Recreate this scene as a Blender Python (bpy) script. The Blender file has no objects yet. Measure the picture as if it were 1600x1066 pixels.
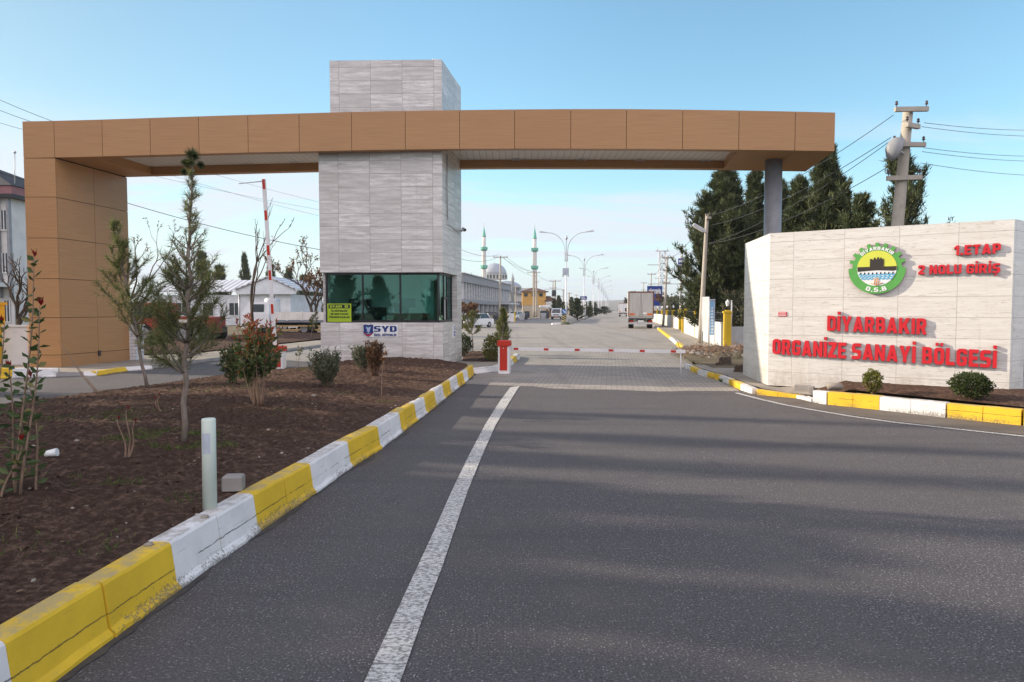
import bpy, bmesh, math, random
from math import sin, cos, pi, radians, sqrt, atan, atan2, tan
from mathutils import Vector, Matrix, noise as mnoise

# ------------------------------------------------------------------ camera, sky, sun, exposure
scn = bpy.context.scene
COL = scn.collection
CAM_H = 1.75
FPX = 1600 * 24 / 36.0
PITCH = atan(49 / FPX)
cam_d = bpy.data.cameras.new('camera')
cam = bpy.data.objects.new('camera', cam_d)
COL.objects.link(cam)
cam.location = (0, 0, CAM_H)
cam.rotation_euler = (pi / 2 - PITCH, 0, 0)
cam_d.lens = 24; cam_d.sensor_width = 36
cam_d.clip_start = .05; cam_d.clip_end = 9000
scn.camera = cam

SUN_EL = radians(21)
SUN_AZ = radians(-77)        # measured from +Y towards +X: the sun stands to the left
SUN_DIR = Vector((sin(SUN_AZ) * cos(SUN_EL), cos(SUN_AZ) * cos(SUN_EL), sin(SUN_EL)))
world = bpy.data.worlds.new('World'); scn.world = world
world.use_nodes = True
wt = world.node_tree; wt.nodes.clear()
wo = wt.nodes.new('ShaderNodeOutputWorld')
bg = wt.nodes.new('ShaderNodeBackground')
sky = wt.nodes.new('ShaderNodeTexSky')
sky.sky_type = 'NISHITA'; sky.sun_disc = False
sky.sun_elevation = SUN_EL; sky.sun_rotation = SUN_AZ
sky.air_density = 1.0; sky.dust_density = 0.8; sky.ozone_density = 1.2
SKY_STRENGTH = .13
bg.inputs['Strength'].default_value = SKY_STRENGTH
def wn(t, **k):
    n = wt.nodes.new(t)
    for a, b in k.items():
        if a in n.inputs: n.inputs[a].default_value = b
        else: setattr(n, a, b)
    return n
tc = wn('ShaderNodeTexCoord')
sep = wn('ShaderNodeSeparateXYZ'); wt.links.new(tc.outputs['Generated'], sep.inputs[0])
zc = wn('ShaderNodeMath', operation='MAXIMUM'); wt.links.new(sep.outputs['Z'], zc.inputs[0]); zc.inputs[1].default_value = 0.0
za = wn('ShaderNodeMath', operation='ADD'); wt.links.new(zc.outputs[0], za.inputs[0]); za.inputs[1].default_value = .13
dx = wn('ShaderNodeMath', operation='DIVIDE'); wt.links.new(sep.outputs['X'], dx.inputs[0]); wt.links.new(za.outputs[0], dx.inputs[1])
dy = wn('ShaderNodeMath', operation='DIVIDE'); wt.links.new(sep.outputs['Y'], dy.inputs[0]); wt.links.new(za.outputs[0], dy.inputs[1])
cmb = wn('ShaderNodeCombineXYZ'); wt.links.new(dx.outputs[0], cmb.inputs[0]); wt.links.new(dy.outputs[0], cmb.inputs[1])
mp = wn('ShaderNodeMapping'); wt.links.new(cmb.outputs[0], mp.inputs['Vector'])
mp.inputs['Scale'].default_value = (.34, 1.0, 1.0); mp.inputs['Location'].default_value = (1.7, .35, 0)
cn = wn('ShaderNodeTexNoise'); wt.links.new(mp.outputs[0], cn.inputs['Vector'])
cn.inputs['Scale'].default_value = 1.1; cn.inputs['Detail'].default_value = 8; cn.inputs['Roughness'].default_value = .6
cn.inputs['Distortion'].default_value = .6
cr = wn('ShaderNodeMapRange', interpolation_type='SMOOTHSTEP'); wt.links.new(cn.outputs[0], cr.inputs[0])
cr.inputs[1].default_value = .39; cr.inputs[2].default_value = .57
el = wn('ShaderNodeMapRange', interpolation_type='SMOOTHSTEP'); wt.links.new(sep.outputs['Z'], el.inputs[0])
el.inputs[1].default_value = .15; el.inputs[2].default_value = .27; el.inputs[3].default_value = 1.0; el.inputs[4].default_value = 0.0
cm = wn('ShaderNodeMath', operation='MULTIPLY'); wt.links.new(cr.outputs[0], cm.inputs[0]); wt.links.new(el.outputs[0], cm.inputs[1])
# a low veil of thin cloud just above the horizon
hz = wn('ShaderNodeMapRange', interpolation_type='SMOOTHSTEP'); wt.links.new(sep.outputs['Z'], hz.inputs[0])
hz.inputs[1].default_value = 0.0; hz.inputs[2].default_value = .22; hz.inputs[3].default_value = .85; hz.inputs[4].default_value = 0.0
cmx = wn('ShaderNodeMath', operation='MAXIMUM'); wt.links.new(cm.outputs[0], cmx.inputs[0]); wt.links.new(hz.outputs[0], cmx.inputs[1])
cm2 = wn('ShaderNodeMath', operation='MULTIPLY'); wt.links.new(cmx.outputs[0], cm2.inputs[0]); cm2.inputs[1].default_value = .95
mixc = wn('ShaderNodeMix', data_type='RGBA')
tint = wn('ShaderNodeMix', data_type='RGBA', blend_type='MULTIPLY'); tint.inputs[0].default_value = 1.0
tint.inputs[7].default_value = (.86, 1.12, 1.09, 1); wt.links.new(sky.outputs[0], tint.inputs[6])
# the sky is calmer towards the low sun at the left
lf_ = wn('ShaderNodeMapRange', interpolation_type='SMOOTHSTEP'); wt.links.new(sep.outputs['X'], lf_.inputs[0])
lf_.inputs[1].default_value = .05; lf_.inputs[2].default_value = -.75; lf_.inputs[3].default_value = 0.0; lf_.inputs[4].default_value = 1.0
calm = wn('ShaderNodeMix', data_type='RGBA', blend_type='MULTIPLY'); wt.links.new(lf_.outputs[0], calm.inputs[0]); wt.links.new(tint.outputs[2], calm.inputs[6])
calm.inputs[7].default_value = (.62, .56, .54, 1)
# added bright cloud in the unseen sky behind the viewer, lifts the shade
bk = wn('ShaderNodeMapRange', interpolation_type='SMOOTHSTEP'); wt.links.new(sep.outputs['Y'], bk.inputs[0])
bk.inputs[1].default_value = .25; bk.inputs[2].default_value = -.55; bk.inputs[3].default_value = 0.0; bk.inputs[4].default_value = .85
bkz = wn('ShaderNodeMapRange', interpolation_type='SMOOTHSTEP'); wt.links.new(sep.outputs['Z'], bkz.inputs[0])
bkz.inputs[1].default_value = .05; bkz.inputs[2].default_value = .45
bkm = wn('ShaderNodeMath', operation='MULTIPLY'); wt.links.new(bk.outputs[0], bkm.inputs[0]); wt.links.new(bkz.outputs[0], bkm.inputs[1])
back_fill = wn('ShaderNodeMix', data_type='RGBA'); wt.links.new(bkm.outputs[0], back_fill.inputs[0]); wt.links.new(calm.outputs[2], back_fill.inputs[6])
back_fill.inputs[7].default_value = (8.9, 7.75, 8.15, 1)
wt.links.new(cm2.outputs[0], mixc.inputs[0]); wt.links.new(back_fill.outputs[2], mixc.inputs[6])
CLOUD = (3.55, 3.85, 4.25, 1)
mixc.inputs[7].default_value = CLOUD
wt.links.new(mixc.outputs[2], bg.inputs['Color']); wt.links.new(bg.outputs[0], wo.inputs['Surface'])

sun_d = bpy.data.lights.new('sun', 'SUN'); sun_d.energy = 3.8; sun_d.angle = radians(.9); sun_d.color = (1.0, .86, .68)
sun = bpy.data.objects.new('sun', sun_d); COL.objects.link(sun)
sun.rotation_euler = SUN_DIR.to_track_quat('Z', 'Y').to_euler()
sun.location = SUN_DIR * 100
scn.view_settings.view_transform = 'Standard'; scn.view_settings.look = 'None'
scn.view_settings.gamma = 1; scn.view_settings.exposure = 0.86
scn.cycles.max_bounces = 8; scn.cycles.transparent_max_bounces = 12
scn.cycles.caustics_reflective = False; scn.cycles.caustics_refractive = False

# ------------------------------------------------------------------ reading places off the photograph (1600 px wide)
def ray(px, py):
    a = (px - 800) / FPX; b = (533 - py) / FPX
    return Vector((a, cos(PITCH) + sin(PITCH) * b, -sin(PITCH) + cos(PITCH) * b))
def G(px, py, z=0.0):
    d = ray(px, py); t = (z - CAM_H) / d.z
    return Vector((d.x * t, d.y * t, z))
def D(px, py, Y):
    d = ray(px, py); t = Y / d.y
    return Vector((d.x * t, Y, CAM_H + d.z * t))
RD = Vector((0.1447, 0.9895, 0))      # direction of the far road
RN = Vector((0.9895, -0.1447, 0))     # to its right
def V(*a): return Vector(a)

# ------------------------------------------------------------------ mesh builder
class MB:
    def __init__(s): s.v = []; s.f = []; s.m = []; s.sm = []
    def vert(s, p): s.v.append(tuple(p)); return len(s.v) - 1
    def face(s, idx, m=0, smooth=False): s.f.append(tuple(idx)); s.m.append(m); s.sm.append(smooth)
    def poly(s, pts, m=0, smooth=False): s.face([s.vert(p) for p in pts], m, smooth)
    def hexa(s, p, m=0):
        # p: 8 points, bottom ring ccw (seen from above) then top ring
        i = [s.vert(q) for q in p]
        for f in ((3,2,1,0),(4,5,6,7),(0,1,5,4),(1,2,6,5),(2,3,7,6),(3,0,4,7)): s.face([i[k] for k in f], m)
    def box(s, c, size, rz=0, m=0, ax=None):
        c = Vector(c); hx, hy, hz = size[0]/2, size[1]/2, size[2]/2
        if ax is None:
            ax = (V(cos(rz), sin(rz), 0), V(-sin(rz), cos(rz), 0), V(0, 0, 1))
        P = lambda a, b, d: c + ax[0]*(a*hx) + ax[1]*(b*hy) + ax[2]*(d*hz)
        s.hexa([P(-1,-1,-1),P(1,-1,-1),P(1,1,-1),P(-1,1,-1),P(-1,-1,1),P(1,-1,1),P(1,1,1),P(-1,1,1)], m)
    def bbox(s, c, size, r=.02, rz=0, m=0):
        # box with chamfered vertical and top edges
        hx, hy = size[0]/2, size[1]/2; z0 = c[2]-size[2]/2; z1 = c[2]+size[2]/2
        def ring(k, z):
            a, b = hx-k, hy-k; q = r
            pts = [(-a+q,-b),(a-q,-b),(a,-b+q),(a,b-q),(a-q,b),(-a+q,b),(-a,b-q),(-a,-b+q)]
            return [V(c[0]+x*cos(rz)-y*sin(rz), c[1]+x*sin(rz)+y*cos(rz), z) for x, y in pts]
        s.loft([ring(0, z0), ring(0, z1-r), ring(r, z1)], m)
    def loft(s, rings, m=0, smooth=False, caps=True):
        I = [[s.vert(p) for p in r] for r in rings]; n = len(I[0])
        for a, b in zip(I[:-1], I[1:]):
            for k in range(n): s.face((a[k], a[(k+1)%n], b[(k+1)%n], b[k]), m, smooth)
        if caps: s.face(I[0][::-1], m); s.face(I[-1], m)
    def prism(s, poly, z0, z1, m=0):
        n = len(poly)
        area = sum(poly[i][0]*poly[(i+1)%n][1]-poly[(i+1)%n][0]*poly[i][1] for i in range(n))
        if area < 0: poly = poly[::-1]
        s.loft([[V(p[0],p[1],z0) for p in poly], [V(p[0],p[1],z1) for p in poly]], m)
    def extrude(s, pts, d, m=0, mside=None):
        # planar polygon pts (ccw from the front), thickness vector d going backwards
        n = len(pts); a = [s.vert(p) for p in pts]; b = [s.vert(Vector(p)+d) for p in pts]
        s.face(a, m); s.face(b[::-1], m if mside is None else mside)
        for k in range(n): s.face((a[k], b[k], b[(k+1)%n], a[(k+1)%n]), m if mside is None else mside)
    def tube(s, pts, r, n=8, m=0, smooth=True, caps=True):
        pts = [Vector(p) for p in pts]
        if not hasattr(r, '__len__'): r = [r]*len(pts)
        rings = []; up = None
        for i, p in enumerate(pts):
            t = (pts[min(i+1,len(pts)-1)] - pts[max(i-1,0)])
            if t.length < 1e-9: t = V(0,0,1)
            t.normalize()
            if up is None: up = V(1,0,0) if abs(t.x) < .8 else V(0,1,0)
            a = (up - t*up.dot(t)); a.normalize(); b = t.cross(a); up = a
            rings.append([p + (a*cos(2*pi*k/n) + b*sin(2*pi*k/n))*r[i] for k in range(n)])
        s.loft(rings, m, smooth, caps)
    def lathe(s, prof, n=16, c=(0,0,0), m=0, smooth=True, caps=True):
        c = Vector(c)
        s.loft([[c + V(r*cos(2*pi*k/n), r*sin(2*pi*k/n), z) for k in range(n)] for r, z in prof], m, smooth, caps)
    def blob(s, c, size, seed=0, rough=.25, n=2, m=0, smooth=True):
        bm = bmesh.new(); bmesh.ops.create_icosphere(bm, subdivisions=n, radius=1)
        o = len(s.v)
        for v in bm.verts:
            k = 1 + rough*mnoise.noise(v.co*1.7 + V(seed*3.1, seed*1.7, seed))
            s.v.append((c[0]+v.co.x*size[0]*k, c[1]+v.co.y*size[1]*k, c[2]+v.co.z*size[2]*k))
        bm.verts.index_update()
        for f in bm.faces: s.face([o+v.index for v in f.verts], m, smooth)
        bm.free()
    def build(s, name, mats, parent=None, origin=None):
        if not isinstance(mats, (list, tuple)): mats = [mats]
        o0 = Vector(origin) if origin is not None else (Vector(parent['_o']) if parent is not None else V(0,0,0))
        me = bpy.data.meshes.new(name)
        me.from_pydata([(a-o0.x, b-o0.y, c-o0.z) for a, b, c in s.v], [], s.f)
        for m in mats: me.materials.append(m)
        me.polygons.foreach_set('material_index', s.m); me.polygons.foreach_set('use_smooth', s.sm)
        me.update()
        if len(s.f) < 20000:
            uv = me.uv_layers.new(name='UVMap')
            for p in me.polygons:
                nr = p.normal
                if abs(nr.z) > .75: f = lambda q: (q.x, q.y)
                else:
                    t = V(-nr.y, nr.x, 0).normalized(); f = lambda q, t=t: (q.dot(t), q.z)
                for li in p.loop_indices: uv.data[li].uv = f(me.vertices[me.loops[li].vertex_index].co + o0)
        ob = bpy.data.objects.new(name, me); COL.objects.link(ob)
        if parent is not None:
            ob.parent = parent
            po = Vector(parent['_o']); ob.location = o0 - po; ob['_o'] = tuple(o0)
        else: ob.location = o0; ob['_o'] = tuple(o0)
        return ob

ROOTS = []
def tag(o, label, cat, group=None, kind=None):
    if label: o['label'] = label
    if cat: o['category'] = cat
    if group: o['group'] = group
    if kind: o['kind'] = kind
    return o
def thing(name, label, cat, loc=(0,0,0), group=None):
    o = bpy.data.objects.new(name, None); COL.objects.link(o)
    o.location = loc; o['_o'] = tuple(loc); o.empty_display_size = .2
    return tag(o, label, cat, group)
def struct(mb, name, mats, label=None, cat=None):
    o = mb.build(name, mats); o['kind'] = 'structure'
    if label: o['label'] = label
    if cat: o['category'] = cat
    return o
def copy_tree(o, parent=None):
    c = o.copy(); COL.objects.link(c)
    if parent is not None: c.parent = parent
    for ch in list(o.children): copy_tree(ch, c)
    return c
def place(proto, used, loc, rz=0, s=1.0, label=None, group=None):
    # the first call moves the prototype itself, later calls copy it with its parts
    o = copy_tree(proto) if used.get(proto.name) else proto
    used[proto.name] = True
    o.location = loc; o.rotation_euler = (0, 0, rz)
    o.scale = (s, s, s) if not hasattr(s, '__len__') else s
    if label: o['label'] = label
    if group: o['group'] = group
    return o
USED = {}

# ------------------------------------------------------------------ materials
class NT:
    def __init__(s, name):
        s.mat = bpy.data.materials.new(name); s.mat.use_nodes = True
        s.t = s.mat.node_tree; s.t.nodes.clear()
        s.out = s.t.nodes.new('ShaderNodeOutputMaterial')
        s.b = s.t.nodes.new('ShaderNodeBsdfPrincipled')
        s.t.links.new(s.b.outputs[0], s.out.inputs[0])
        s.tc = s.t.nodes.new('ShaderNodeTexCoord')
    def n(s, typ, **k):
        nd = s.t.nodes.new(typ)
        for a, b in k.items(): setattr(nd, a, b)
        return nd
    def set(s, sock, v):
        if isinstance(v, bpy.types.NodeSocket): s.t.links.new(v, sock)
        elif hasattr(v, '__len__') and len(v) == 3 and sock.type == 'RGBA': sock.default_value = (*v, 1)
        else: sock.default_value = v
    def coords(s, kind='Object', scale=(1,1,1), rot=(0,0,0), loc=(0,0,0), vec=None):
        m = s.n('ShaderNodeMapping'); s.set(m.inputs[0], vec if vec is not None else s.tc.outputs[kind])
        m.inputs['Scale'].default_value = scale; m.inputs['Rotation'].default_value = rot; m.inputs['Location'].default_value = loc
        return m.outputs[0]
    def noise(s, vec, scale=5, detail=4, rough=.55, dist=0):
        t = s.n('ShaderNodeTexNoise'); s.set(t.inputs['Vector'], vec)
        t.inputs['Scale'].default_value = scale; t.inputs['Detail'].default_value = detail
        t.inputs['Roughness'].default_value = rough; t.inputs['Distortion'].default_value = dist
        return t.outputs['Fac']
    def voro(s, vec, scale=5, feature='F1', out='Distance'):
        t = s.n('ShaderNodeTexVoronoi', feature=feature); s.set(t.inputs['Vector'], vec); t.inputs['Scale'].default_value = scale
        return t.outputs[out]
    def ramp(s, fac, a, b, x=0.0, y=1.0, smooth=True):
        t = s.n('ShaderNodeMapRange'); t.interpolation_type = 'SMOOTHSTEP' if smooth else 'LINEAR'
        s.set(t.inputs[0], fac); t.inputs[1].default_value = a; t.inputs[2].default_value = b
        t.inputs[3].default_value = x; t.inputs[4].default_value = y
        return t.outputs[0]
    def math(s, op, a, b=0.0, c=None):
        t = s.n('ShaderNodeMath', operation=op); s.set(t.inputs[0], a); s.set(t.inputs[1], b)
        if c is not None: s.set(t.inputs[2], c)
        return t.outputs[0]
    def mix(s, fac, a, b, mode='MIX'):
        t = s.n('ShaderNodeMix', data_type='RGBA', blend_type=mode); s.set(t.inputs[0], fac); s.set(t.inputs[6], a); s.set(t.inputs[7], b)
        return t.outputs[2]
    def sep(s, vec):
        t = s.n('ShaderNodeSeparateXYZ'); s.set(t.inputs[0], vec); return t.outputs
    def comb(s, x=0, y=0, z=0):
        t = s.n('ShaderNodeCombineXYZ'); s.set(t.inputs[0], x); s.set(t.inputs[1], y); s.set(t.inputs[2], z); return t.outputs[0]
    def rand(s, vec):
        t = s.n('ShaderNodeTexWhiteNoise'); s.set(t.inputs['Vector'], vec); return t.outputs['Value']
    def bump(s, h, strength=.3, dist=.02):
        t = s.n('ShaderNodeBump'); s.set(t.inputs['Height'], h)
        t.inputs['Strength'].default_value = strength; t.inputs['Distance'].default_value = dist
        s.t.links.new(t.outputs[0], s.b.inputs['Normal'])
    def done(s, col, rough=.8, metal=0, spec=.3):
        s.set(s.b.inputs['Base Color'], col); s.set(s.b.inputs['Roughness'], rough)
        s.set(s.b.inputs['Metallic'], metal); s.b.inputs['Specular IOR Level'].default_value = spec
        return s.mat
def sc(c, k): return (c[0]*k, c[1]*k, c[2]*k)
def plain(name, col, rough=.7, var=.15, scale=3.0, metal=0, spec=.3, bump=0, bscale=60):
    m = NT(name); v = m.coords()
    c = m.mix(m.ramp(m.noise(v, scale, 6, .65), .3, .7), sc(col, 1-var), sc(col, 1+var))
    if bump: m.bump(m.noise(v, bscale, 4), bump, .01)
    return m.done(c, rough, metal, spec)
def painted(name, col, dirt=(.12,.10,.08), amount=.3, rough=.55, scale=6.0):
    m = NT(name); v = m.coords()
    c = m.mix(m.ramp(m.noise(v, 1.3, 5), .3, .7), sc(col, .9), sc(col, 1.06))
    d = m.ramp(m.noise(v, scale, 9, .72), .62-amount*.25, .82-amount*.2)
    return m.done(m.mix(m.math('MULTIPLY', d, .8), c, dirt), rough)
def leafy(name, c1, c2, c3=None, rough=.55, trans=.25):
    m = NT(name)
    g = m.n('ShaderNodeNewGeometry'); r = g.outputs['Random Per Island']
    v = m.coords()
    c = m.mix(r, c1, c2)
    c = m.mix(m.ramp(m.noise(v, 1.6, 3), .35, .7), c, sc(c1, .75))
    if c3: c = m.mix(m.math('GREATER_THAN', m.math('FRACT', m.math('MULTIPLY', r, 17.3)), .86), c, c3)
    m.done(c, rough, 0, .25)
    tr = m.n('ShaderNodeBsdfTranslucent'); m.set(tr.inputs[0], c)
    mx = m.n('ShaderNodeMixShader'); mx.inputs[0].default_value = trans
    m.t.links.new(m.b.outputs[0], mx.inputs[1]); m.t.links.new(tr.outputs[0], mx.inputs[2]); m.t.links.new(mx.outputs[0], m.out.inputs[0])
    return m.mat

def mat_asphalt():
    m = NT('asphalt'); v = m.coords()
    f1 = m.noise(v, 130, 3, .7); f2 = m.noise(v, .35, 4, .6); f3 = m.noise(v, 3.5, 5, .65)
    g2 = m.noise(v, 72, 2, .5); c = m.mix(m.ramp(f1, .3, .72), (.040,.037,.041), (.128,.116,.118))
    c = m.mix(m.ramp(g2, .52, .70, 0, .75), c, (.215,.20,.20)); c = m.mix(m.ramp(g2, .44, .30, 0, .7), c, (.020,.019,.021))
    chip = m.voro(v, 58, 'F1'); pick = m.voro(v, 58, 'F1', 'Color')
    on = m.math('MULTIPLY', m.math('LESS_THAN', chip, .30), m.math('GREATER_THAN', m.sep(pick)[0], .74))
    c = m.mix(m.math('MULTIPLY', on, .8), c, (.33,.315,.31))
    dk = m.math('MULTIPLY', m.math('LESS_THAN', chip, .38), m.math('LESS_THAN', m.sep(pick)[1], .16))
    c = m.mix(m.math('MULTIPLY', dk, .6), c, (.018,.018,.02))
    c = m.mix(m.ramp(f2, .36, .66, 0, .42), c, (.088,.082,.078))
    st = m.ramp(m.noise(m.coords(scale=(.10,.9,1)), 1.0, 4, .6), .52, .68, 0, .28)
    c = m.mix(st, c, (.034,.034,.038))
    wear = m.ramp(m.noise(m.coords(scale=(.9,.05,1), rot=(0,0,-.04)), 1.0, 3, .5), .5, .7, 0, .3)
    c = m.mix(wear, c, (.10,.098,.096))
    c = m.mix(m.ramp(f3, .60, .76, 0, .30), c, (.13,.105,.082))
    cw = m.n('ShaderNodeVectorMath', operation='ADD'); m.set(cw.inputs[0], v); nv = m.n('ShaderNodeTexNoise'); m.set(nv.inputs['Vector'], v); nv.inputs['Scale'].default_value = 1.4; nv.inputs['Detail'].default_value = 6
    m.set(cw.inputs[1], nv.outputs['Color']); ck = m.voro(cw.outputs[0], .23, 'DISTANCE_TO_EDGE')
    ckm = m.math('MULTIPLY', m.ramp(ck, .0004, .0022, 1, 0), m.ramp(m.noise(v, .3, 3), .50, .60))
    c = m.mix(m.math('MULTIPLY', ckm, .75), c, (.018,.017,.017))
    oil = m.ramp(m.noise(m.coords(scale=(1.1,.45,1)), 1.3, 3, .5), .66, .74, 0, .35); c = m.mix(oil, c, (.026,.025,.027))
    dust = m.ramp(m.noise(v, .7, 7, .72), .52, .74, 0, .34); c = m.mix(dust, c, (.175,.155,.135))
    far = m.ramp(m.noise(m.coords(loc=(7,3,0)), .9, 6, .7), .66, .72, 0, .35)
    c = m.mix(far, c, (.15,.10,.075))
    m.bump(m.math('ADD', f1, m.math('MULTIPLY', chip, .6)), .55, .008)
    return m.done(c, .82, 0, .35)
def mat_pavers():
    m = NT('pavers'); v = m.coords(rot=(0,0,.1452))
    b = m.n('ShaderNodeTexBrick'); m.set(b.inputs['Vector'], v)
    b.inputs['Scale'].default_value = 1; b.inputs['Brick Width'].default_value = .24; b.inputs['Row Height'].default_value = .16
    b.inputs['Mortar Size'].default_value = .010; b.inputs['Bias'].default_value = 0
    m.set(b.inputs['Color1'], (.25,.23,.21)); m.set(b.inputs['Color2'], (.335,.31,.28)); m.set(b.inputs['Mortar'], (.10,.09,.08))
    c = b.outputs['Color']
    c = m.mix(m.ramp(m.noise(m.coords(), .35, 5, .65), .38, .68, 0, .55), c, (.34,.31,.27))
    c = m.mix(m.ramp(m.noise(m.coords(scale=(.35,1.4,1)), .5, 6, .7), .54, .72, 0, .6), c, (.13,.115,.105))
    c = m.mix(m.ramp(m.noise(m.coords(scale=(1.6,.05,1), rot=(0,0,.145)), .6, 4), .50, .68, 0, .4), c, (.17,.155,.145))
    c = m.mix(m.ramp(m.noise(m.coords(), 9, 5, .7), .5, .8, 0, .4), c, (.40,.35,.28))
    m.bump(b.outputs['Fac'], -.35, .006)
    return m.done(c, .85, 0, .25)
def mat_soil():
    m = NT('soil'); v = m.coords()
    a = m.noise(v, 1.1, 8, .72); b = m.noise(v, 14, 8, .75)
    c = m.mix(m.ramp(a, .35, .68), (.175,.110,.078), (.35,.225,.162))
    c = m.mix(m.ramp(b, .42, .75), (.075,.046,.034), c)
    c = m.mix(m.ramp(m.noise(v, 60, 4, .7), .60, .78, 0, .55), c, (.27,.19,.14))
    c = m.mix(m.ramp(m.noise(m.coords(loc=(3,9,0)), .55, 6, .7), .60, .74, 0, .35), c, (.050,.048,.022))
    m.bump(m.math('ADD', b, m.math('MULTIPLY', m.noise(v, 55, 6, .75), .7)), .9, .06)
    return m.done(c, .95, 0, .1)
def mat_earth():
    m = NT('earth'); v = m.coords()
    c = m.mix(m.ramp(m.noise(v, .12, 8, .7), .35, .68), (.13,.105,.075), (.20,.165,.115))
    c = m.mix(m.ramp(m.noise(v, 1.5, 8, .75), .45, .7, 0, .8), c, (.085,.085,.045))
    m.bump(m.noise(v, 12, 6, .7), .6, .05)
    return m.done(c, .95, 0, .1)
def mat_concrete(name, c0, c1, stain=(.12,.105,.09), sc_=1.0):
    m = NT(name); v = m.coords()
    c = m.mix(m.ramp(m.noise(v, 1.2*sc_, 8, .7), .3, .7), c0, c1)
    c = m.mix(m.ramp(m.noise(v, 4*sc_, 9, .75), .55, .78, 0, .7), c, stain)
    m.bump(m.noise(v, 70, 5, .7), .35, .005)
    return m.done(c, .88, 0, .2)
def mat_stone(name, base, dark, streak, pw, ph, bright=.12, off=(0,0), streakamt=.6, line=.75):
    # travertine cladding: big tiles, each with its own run of horizontal veins
    m = NT(name); uv = m.coords('UV', loc=(off[0], off[1], 0))
    x, y, _ = m.sep(uv)
    ix = m.math('FLOOR', m.math('DIVIDE', x, pw)); iy = m.math('FLOOR', m.math('DIVIDE', y, ph))
    fx = m.math('FRACT', m.math('DIVIDE', x, pw)); fy = m.math('FRACT', m.math('DIVIDE', y, ph))
    idv = m.comb(ix, iy, 3.7); r = m.rand(idv); r2 = m.rand(m.comb(iy, ix, 9.1))
    vv = m.comb(m.math('MULTIPLY_ADD', x, 1.1, m.math('MULTIPLY', r, 60)), m.math('MULTIPLY_ADD', y, 11, m.math('MULTIPLY', r2, 40)), 0)
    n1 = m.noise(vv, 1.0, 8, .68, .35)
    v2 = m.comb(m.math('MULTIPLY_ADD', x, 3.2, m.math('MULTIPLY', r2, 70)), m.math('MULTIPLY_ADD', y, 64, m.math('MULTIPLY', r, 40)), 0)
    n2 = m.noise(v2, 1.0, 7, .66, .5)
    c = m.mix(m.ramp(n1, .34, .66), dark, base)
    c = m.mix(m.ramp(n1, .55, .75, 0, .7), c, sc(base, 1.12))
    c = m.mix(m.math('MULTIPLY', m.ramp(n2, .555, .66, 0, streakamt), m.ramp(m.noise(vv, .6, 3), .36, .58, .15, 1)), c, streak)
    # thin meandering dark cracks along the veins
    crack = m.math('ABSOLUTE', m.math('SUBTRACT', m.noise(vv, .9, 5, .6, .8), .5))
    c = m.mix(m.math('MULTIPLY', m.ramp(crack, .0, .012, 1, 0), m.ramp(n2, .4, .6, 0, .7)), c, sc(streak, .6))
    c = m.mix(m.math('MULTIPLY', r, bright*2), c, sc(dark, .92))
    ex = m.math('MINIMUM', m.math('MULTIPLY', fx, pw), m.math('MULTIPLY', m.math('SUBTRACT', 1.0, fx), pw))
    ey = m.math('MINIMUM', m.math('MULTIPLY', fy, ph), m.math('MULTIPLY', m.math('SUBTRACT', 1.0, fy), ph))
    e = m.math('MINIMUM', ex, ey)
    ln = m.ramp(e, .0025, .006, 1, 0)
    c = m.mix(m.math('MULTIPLY', ln, line), c, sc(streak, .45))
    c = m.mix(m.ramp(m.noise(m.coords(scale=(2,2,.3)), 1.2, 6, .7), .55, .78, 0, .22), c, sc(streak, .9))
    gr = m.math('MULTIPLY', m.ramp(y, .75, .05, 0, 1), m.ramp(m.noise(m.coords(scale=(1,1,.35)), 2.6, 7, .72), .42, .68)); c = m.mix(m.math('MULTIPLY', gr, .55), c, (.27,.205,.15))
    run = m.math('MULTIPLY', m.ramp(m.noise(m.coords(scale=(5,5,.12)), 1.6, 5, .6), .60, .72), m.ramp(m.noise(m.coords(), .5, 3), .45, .6)); c = m.mix(m.math('MULTIPLY', run, .22), c, sc(streak, .8))
    m.bump(m.math('SUBTRACT', m.ramp(e, .0, .006), m.math('MULTIPLY', m.ramp(n2, .6, .74), .5)), .5, .006)
    return m.done(c, .36, 0, .5)
def mat_acp():
    m = NT('wood_grain_cladding'); uv = m.coords('UV')
    g = m.noise(m.coords(vec=uv, scale=(.9, 55, 1)), 1.0, 6, .65, .15)
    g2 = m.noise(m.coords(vec=uv, scale=(4, 190, 1)), 1.0, 4, .6)
    c = m.mix(m.ramp(g, .32, .68), (.36,.190,.078), (.475,.262,.112))
    c = m.mix(m.ramp(g2, .52, .72, 0, .45), c, (.30,.14,.056))
    c = m.mix(m.ramp(m.noise(m.coords(), .5, 4), .4, .7, 0, .22), c, (.43,.215,.09))
    c = m.mix(m.ramp(m.noise(m.coords(scale=(.22,.22,3)), 1.0, 5, .7), .5, .75, 0, .30), c, (.33,.18,.085))
    isl = m.n('ShaderNodeNewGeometry').outputs['Random Per Island']; c = m.mix(m.math('MULTIPLY', isl, .22), c, (.33,.155,.062))
    m.bump(m.noise(m.coords(), .9, 2), .25, .03)
    return m.done(c, m.ramp(g, .3, .7, .34, .5), 0, .45)
def mat_strips():
    m = NT('ceiling_strips'); uv = m.coords('UV'); x = m.sep(uv)[0]
    fx = m.math('FRACT', m.math('DIVIDE', x, .20))
    c = m.mix(m.ramp(fx, .0, .07, 1, 0), (.70,.68,.65), (.16,.15,.14))
    c = m.mix(m.ramp(m.noise(m.coords(), .7, 6), .4, .75, 0, .3), c, (.52,.49,.45))
    m.bump(m.ramp(fx, 0, .1), .6, .02)
    return m.done(c, .5)
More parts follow.
